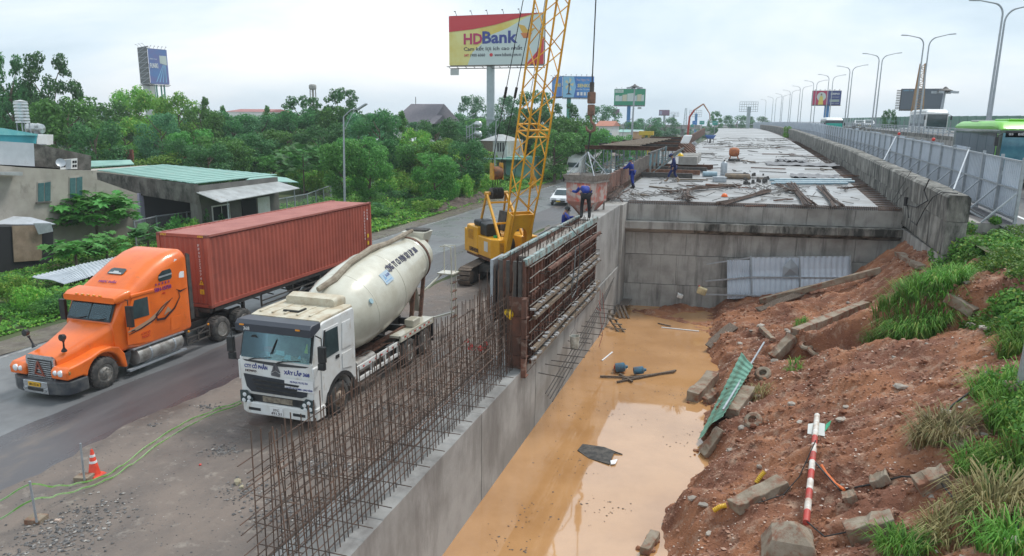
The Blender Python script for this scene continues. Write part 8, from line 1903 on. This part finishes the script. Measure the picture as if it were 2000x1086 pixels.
t,fill,tx,o,W_,H2=bill('purple air conditioner billboard with blue streaks above the left grove',(290,92),(327,100),(294,162),(331,166),190,196,None,None,lights=5)
fill('print',mat('print_purple',(.18,.18,.42),(.10,.22,.50),scale=.25),full);fill('unit',pr('palegrey',(.6,.66,.62)),[(.58,.6),(.95,.55),(.95,.82),(.58,.82)],.1)
for k in range(4): fill('streak',pr('skyblue',(.25,.52,.75)),[(.72+.04*k,.55),(.75+.04*k,.55),(.35+.17*k,.05),(.3+.17*k,.05)],.09+.01*k)
tx('FUNIKI',paint_w,.26,.52,.42,.14,.14,.03);tx('điều hoà',paint_w,.25,.72,.36,.05,.14)
for k,x in enumerate((302,306,315,321)): q=P(x,172,Y=197);g=M();g.cyl((q.x,197,0),(q.x,197,q.z+1),.25,8);g.build('post',gp2,t)
t,fill,tx,o,W_,H2=bill('dark back of the steel frame side of the two-sided billboard at left',(270,91),(289,92),(275,162),(293,164),194,190,None,None,lights=3)
fill('back',mat('frame_back',(.05,.055,.06),(.12,.12,.12),scale=1.5),full)
for k in range(7): g=M();g.beam(o(0,k/7,.1),o(1,(k+1)/7,.1),.12);g.beam(o(0,k/7,.1),o(1,k/7,.1),.1);g.build('strut',galv,t)
q=P(286,170,Y=193);g=M();g.bb((q.x-1.4,193,0),(q.x+1.4,195,q.z+1));g.build('pylon',mat('plate_grey',(.4,.45,.5)),t)
for (x0,x1,y0,y1,Y,lab,c) in ((1287,1307,215,225,420,'small distant purple billboard left of the pump boom',(.20,.09,.16)),(1193,1209,213.5,224,330,'small purple billboard peeping from behind a tree',(.20,.09,.16))):
    t,fill,tx,o,W_,H2=bill(lab,(x0,y0),(x1,y0),(x0,y1),(x1,y1),Y,None,(x0+x1)/2,gpole,1.2,lights=0);fill('print',pr('purp',c),full);fill('panel',pr('lilac',(.35,.35,.5)),[(.05,.1),(.3,.1),(.3,.8),(.05,.8)],.1)
def framebill(label,x0,x1,y0,y1,Y,px,nx_,ny_,pm_):
    A_,B_=P(x0,y1,Y=Y),P(x1,y0,Y=Y);t=thing('empty_billboard',label,'billboard',((A_.x+B_.x)/2,Y,0));g=M()
    for i in range(nx_+1): x=A_.x+(B_.x-A_.x)*i/nx_;g.beam((x,Y,A_.z),(x,Y,B_.z),.14)
    for j in range(ny_+1): z=A_.z+(B_.z-A_.z)*j/ny_;g.beam((A_.x,Y,z),(B_.x,Y,z),.14)
    g.build('grid',galv,t);q=P(px,240,Y=Y+.5);g=M();g.cyl((q.x,Y+.5,0),(q.x,Y+.5,(A_.z+B_.z)/2),.7,12);g.build('pole',pm_,t)
    return t
framebill('empty billboard frame standing behind the far deck end',1444,1481,199,218,300,1461,8,4,gpole)
framebill('empty frame on a blue pole behind the red pump boom',1346,1371,215.5,228,400,1359,7,3,bp3);framebill('faint small empty frame beside the distant purple board',1308,1326,219,228,450,1315,6,3,gpole)
# floodlight masts
for (px,top,Y,lab) in ((1240,166,160,'tall mast with a ring of floodlights in front of the green billboard'),(1847,172,120,'floodlight mast right of the blank screen')):
    q=P(px,top,Y=Y);zb=0 if Y>150 else zm(Y);t=thing('floodlight_mast',lab,'light mast',(q.x,Y,zb));g=M();g.tube([(q.x-.3,Y,zb),(q.x,Y,q.z)],[.28,.14],8);g.build('pole',galv,t)
    g=M();g.rev((q.x,Y,q.z-.6),(0,0,1),[(0,.2),(.1,1.0),(.25,1.0),(.5,.4),(.8,.1)],12);g.build('light_ring',steel_dark,t)
    for k in range(6): g=M();a=k*1.047;g.box((q.x+1.4*math.cos(a),Y+1.4*math.sin(a),q.z-.6),(.6,.5,.3));g.build('floodlight',galv,t)
# far cranes and pump
def lattice(label,bx_,top,Y,w,m,zb):
    q=P(bx_,top,Y=Y);t=thing('lattice_crane',label,'crane',(q.x,Y,zb));n=16
    for sx in (-1,1):
        for sy in (-1,1): g=M();g.beam((q.x+sx*w/2,Y+sy*w/2,zb),(q.x+sx*w*.2,Y+sy*w*.2,q.z),w*.1);g.build('chord',m,t)
    g=M()
    for k in range(n):
        f0,f1=k/n,(k+1)/n;w0,w1=w/2*(1-.6*f0),w/2*(1-.6*f1);z0,z1=zb+(q.z-zb)*f0,zb+(q.z-zb)*f1;s=1 if k % 2 else -1
        g.beam((q.x-s*w0,Y-w0,z0),(q.x+s*w1,Y-w1,z1),w*.06);g.beam((q.x-w0,Y-w0,z0),(q.x+w0,Y-w0,z0),w*.06)
    g.build('bracing',m,t,kind='stuff')
lattice('distant orange lattice crane boom in front of the blank screen',1803,124,150,1.9,mat('far_orange',(.42,.24,.10),(.3,.2,.12),scale=1),8);lattice('faint far lattice boom beside the red pump arm',1340,211,330,1.6,gpole,5)
pt=[P(x,y,Y=Yq) for x,y,Yq in ((1344,255,150),(1347,228,150),(1356,215,150),(1374,203,150),(1386,222,150),(1386.5,236,150))]
t=thing('pump_truck','red concrete pump arm folded high over the far deck','concrete pump',(pt[0].x,150,0));rm_=mat('pump_red',(.45,.07,.05),rough=.5)
g=M();g.tube([pt[0]-Z1*5,pt[0],pt[1],pt[2]],[.22,.22,.2,.18],8);g.build('lower_arm',rm_,t);g=M();g.tube([pt[2],pt[3]],[.17,.14],8);g.build('middle_arm',mat('pump_tan',(.42,.25,.18)),t);g=M();g.tube([pt[3],pt[4],pt[5]],[.14,.1,.07],8);g.build('upper_arm',mat('pump_tan',(.42,.25,.18)),t)
g=M();c=pt[0];g.bb((c.x-1.2,146,.6),(c.x+1.2,155,2.0));g.build('truck_body',rm_,t)
# overpass, gantries
t=thing('overpass','low concrete overpass crossing far behind the falsework','bridge',P(1320,250,Y=300));t.location.z=0;ROOT[t.name]=Vector(t.location);a,b=P(1302,244,Y=300),P(1338,246,Y=300)
g=M();g.bb((a.x-40,298,b.z-1.2),(b.x+6,306,b.z+.4));g.build('span',concrete,t)
for k in range(6): g=M();x=b.x-1-8*k;g.bb((x-.6,300,0),(x+.6,303,b.z-1.2));g.build('pier',concrete,t)
sg_=mat('sign_teal',(.03,.35,.28),rough=.4);sb_=mat('sign_blue',(.04,.22,.60),rough=.4)
for (x0,x1,y0,y1,m,lab) in ((1366,1376,236,243,sg_,'distant green road sign left of the round horizon tree'),(1391,1402,236.5,244,sg_,'distant green road sign below the round horizon tree'),(1352,1361,236,243,sb_,'distant blue road sign near the red pump arm'),(1349,1355,243,248,sg_,'tiny green road sign under the blue one')):
    a,b=P(x0,y1,Y=280),P(x1,y0,Y=280);t=thing('road_sign',lab,'road sign',((a.x+b.x)/2,280,0));g=M();g.bb((a.x,280,a.z),(b.x,280.1,b.z));g.build('sign_face',m,t)
    text('Long Thành',paint_w,t,((a.x+b.x)/2,279.98,(a.z*.4+b.z*.6)),X1,Z1,(b.x-a.x)*.7,(b.z-a.z)*.2);g=M();g.beam(((a.x+b.x)/2,280.2,0),((a.x+b.x)/2,280.2,b.z),.2);g.build('post',galv,t)
t=thing('yellow_gantry','small yellow portal machine on the old road in the distance','machine',P(1263,280,Y=150));t.location.z=0;ROOT[t.name]=Vector(t.location);q=P(1263,264,Y=150);ylm=mat('far_yellow',(.65,.45,.04),rough=.5)
for s in (-1,1): g=M();g.bb((q.x+s*.6-.25,149,0),(q.x+s*.6+.25,150,q.z));g.build('leg',ylm,t)
g=M();g.bb((q.x-1.4,148.6,q.z),(q.x+1.4,150.5,q.z+.8));g.build('beam',ylm,t)
# ================================================================ other vehicles (front faces -y)
def car(label,loc,m,s=1.0,group=None):
    t=thing('car',label,'car');pf=[(.0,.35),(-.02,.62),(.12,.82),(1.0,1.02),(1.75,1.5),(2.2,1.62),(3.6,1.60),(4.3,1.15),(4.5,.95),(4.5,.35)]
    g=M();secs=[]
    for w in (-.93,-.90,-.72,.72,.90,.93): k={.93: 1,.90: 1,.72: 1}[abs(w)];secs.append([(w,y*s,z if z<1.03 or abs(w)<.75 else 1.03+(z-1.03)*(.2 if abs(w)>.91 else .55)) for y,z in pf])
    g.loft(secs);g.build('body',m,t,bev=.04)
    g=M();g.hexa([Vector(q) for q in ((-.72,.98,1.06),(.72,.98,1.06),(.66,1.74,1.53),(-.66,1.74,1.53),(-.70,1.0,1.10),(.70,1.0,1.10),(.64,1.72,1.56),(-.64,1.72,1.56))]);g.build('windshield',glass_dark,t)
    for q in (-1,1):
        g=M();g.plate((.90*q,0,0),Y1_*q,Z1,[(1.35*q,1.08),(3.9*q,1.08),(3.5*q,1.42),(1.85*q,1.42)] if q>0 else [(-3.9,1.08),(-1.35,1.08),(-1.85,1.42),(-3.5,1.42)],.03);g.build('side_window',glass_dark,t)
        g=M();g.bb((q*.5-.25,-.05,.72),(q*.5+.25,.1,.80));g.build('headlight',lens,t)
        for y in (.85,3.65): g=M();g.rev((q*.78,y,.34),(q,0,0),[(0,.33),(.18,.34),(.2,.3),(.2,.2),(.17,.2),(.17,0)],18);g.build('wheel',rubber,t)
        g=M();g.box((q*1.02,1.35,1.1),(.2,.12,.14));g.build('mirror',m,t)
    g=M();g.bb((-.72,-.06,.38),(.72,.02,.58));g.build('grille',black,t);g=M();g.bb((-.24,-.08,.42),(.24,-.055,.53));g.build('number_plate',yel,t);place(t,loc);return t
silver=mat('car_silver',(.55,.57,.58),rough=.25,metal=.3,coat=.6)
q=P(1090,402,z=0);car('silver white compact car driving towards the camera behind the crane',(q.x,q.y,.01),mat('car_white',(.72,.73,.74),rough=.25,coat=.6))
q=P(1195,352,z=0);car('pale car partly hidden behind the skip and edge form',(q.x-1,q.y,.01),silver)
q=P(1272,282,z=0);car('small grey car far down the old road',(q.x,170,.01),silver)
q=P(1668,240,Y=200);car('white car far along the upper carriageway, left one',(q.x,190,zm(190)),mat('car_white',(.7,.7,.7)));q=P(1700,239,Y=150);car('white car on the upper carriageway near the middle lamps',(q.x,150,zm(150)),mat('car_white',(.7,.7,.7)))
q=P(1523,231,Y=260);car('dark car at the far crest of the ramp',(q.x,250,zr(250)),steel_dark)
def bus(label,W_=2.5,H=3.3,L_=9.5,body=white,roof=None,name='bus',zl=0.0,screen=None):
    t=thing(name,label,'bus');roof=roof or body;hw=W_/2
    g=M();g.loft([rc(hw-.08,.35,H-.75,.18,.0,4),rc(hw,.35,H-.45,.12,.12,4),rc(hw,.35,H-.4,.1,L_-.1,4),rc(hw-.06,.4,H-.5,.1,L_,4)]);g.build('body',body,t,smooth=True)
    g=M();g.loft([rc(hw-.06,H-.7,H-.42,.1,.1,4),rc(hw+.005,H-.6,H-.1,.3,.6,4),rc(hw+.005,H-.6,H,.3,1.6,4),rc(hw+.005,H-.6,H,.3,L_-.8,4),rc(hw-.02,H-.6,H-.1,.3,L_-.05,4)]);g.build('roof',roof,t,smooth=True)
    g=M();g.plate((0,-.02,0),X1,Z1,[(-hw+.12,1.0),(hw-.12,1.0),(hw-.14,H-.65),(-hw+.14,H-.65)],.03);g.build('windshield',screen or glass_dark,t)
    for q in (-1,1):
        n=5
        for k in range(n): y0=.5+(L_-1.1)*k/n;y1=.5+(L_-1.1)*(k+1)/n-.04;g=M();g.plate((q*(hw+.002),0,0),Y1_*q,Z1,[(y0*q,1.25),(y1*q,1.25),(y1*q,H-.62),(y0*q,H-.62)] if q>0 else [(-y1,1.25),(-y0,1.25),(-y0,H-.62),(-y1,H-.62)],.02);g.build('side_window',glass_dark,t)
        for y in (1.9,L_-2.2): g=M();g.rev((q*(hw-.3),y,.48),(q,0,0),[(0,.47),(.28,.48),(.3,.42),(.3,.26),(.26,.26),(.26,0)],18);g.build('wheel',rubber,t)
        g=M();g.beam((q*(hw-.1),0,H-.7),(q*(hw+.2),-.35,H-.8),.05);g.box((q*(hw+.22),-.35,H-1.1),(.18,.12,.5));g.build('mirror',black,t)
        g=M();g.bb((q*.85-.2,-.03,.6),(q*.85+.2,.05,.8));g.build('headlight',lens,t)
    return t
grn=mat('bus_green',(.20,.62,.04),(.17,.55,.035),scale=1,rough=.35,coat=.3)
t=bus('lime green and dark glass bus passing behind the metal fence at right',2.5,3.5,9.5,mat('bus_dark',(.05,.08,.06),(.12,.13,.12),scale=1.2,rough=.25),grn,screen=mat('teal_glass',(.04,.16,.22),(.08,.25,.30),scale=1.5,rough=.08,spec=.9))
g=M();g.bb((-1.27,.28,.6),(-1.255,.36,2.8));g.build('green_stripe',grn,t);g=M();g.bb((-1.0,-.05,2.62),(1.0,-.03,2.95));g.build('sign_box',black,t);text('05   BIÊN HÒA',paint_w,t,(-.1,-.06,2.8),X1,Z1,1.5,.15);g=M();g.bb((-.5,1.5,3.5),(.5,4.0,3.62));g.build('roof_unit',grn,t,bev=.05);g=M();g.bb((-1.1,5,3.45),(-.2,6.5,3.56));g.build('roof_panel',mat('plate_grey',(.4,.45,.5)),t,bev=.03)
place(t,(14.3,46.3,zr(50)),R_(0))
t=bus('white coach on the upper carriageway in front of the noise barrier',2.5,3.4,10,white);q=P(1795,240,Y=112);place(t,(q.x+.4,104,zm(105)-.35),R_(0))
t=bus('coach with a teal panel across its front behind the fence',2.5,3.3,10,mat('bus_black',(.05,.05,.055),rough=.3),white);g=M();g.bb((-1.2,-.1,.6),(1.2,-.03,2.35));g.build('teal_panel',mat('teal_sheet',(.02,.42,.33),rough=.5),t);q=P(1627,240,Y=130);place(t,(q.x,128,zr(128)+.1))
# white lorry behind the girder
t=thing('white_lorry','white long-nosed lorry with box trailer on the old road beyond the falsework','truck');g=M();g.loft([rc(.6,.6,1.5,.2,0),rc(.9,.6,1.9,.3,1.8),rc(1.1,.8,3.0,.4,2.6),rc(1.2,.8,3.9,.5,4.2),rc(1.2,.8,4.0,.4,5.4)]);g.build('cab',white,t,smooth=True)
g=M();g.bb((-1.25,6,1.2),(1.25,18,4.1));g.build('box_body',white,t);text('TCI',mat('purple2',(.35,.05,.35)),t,(1.27,8.5,3.0),Y1_,Z1,2.2,1.0)
g=M();g.plate((0,1.9,2.1),X1,Vector((0,.6,.8)),[(-.85,0),(.85,0),(.85,.8),(-.85,.8)],.05);g.build('windshield',glass_dark,t)
for s in (-1,1):
    for y in (1.4,6.5,7.8,15,16.3): g=M();g.rev((s*.95,y,.5),(s,0,0),[(0,.5),(.3,.5),(.3,.2)],14);g.build('wheel',rubber,t)
q=P(1320,283,z=0);place(t,(-25,105,.02))
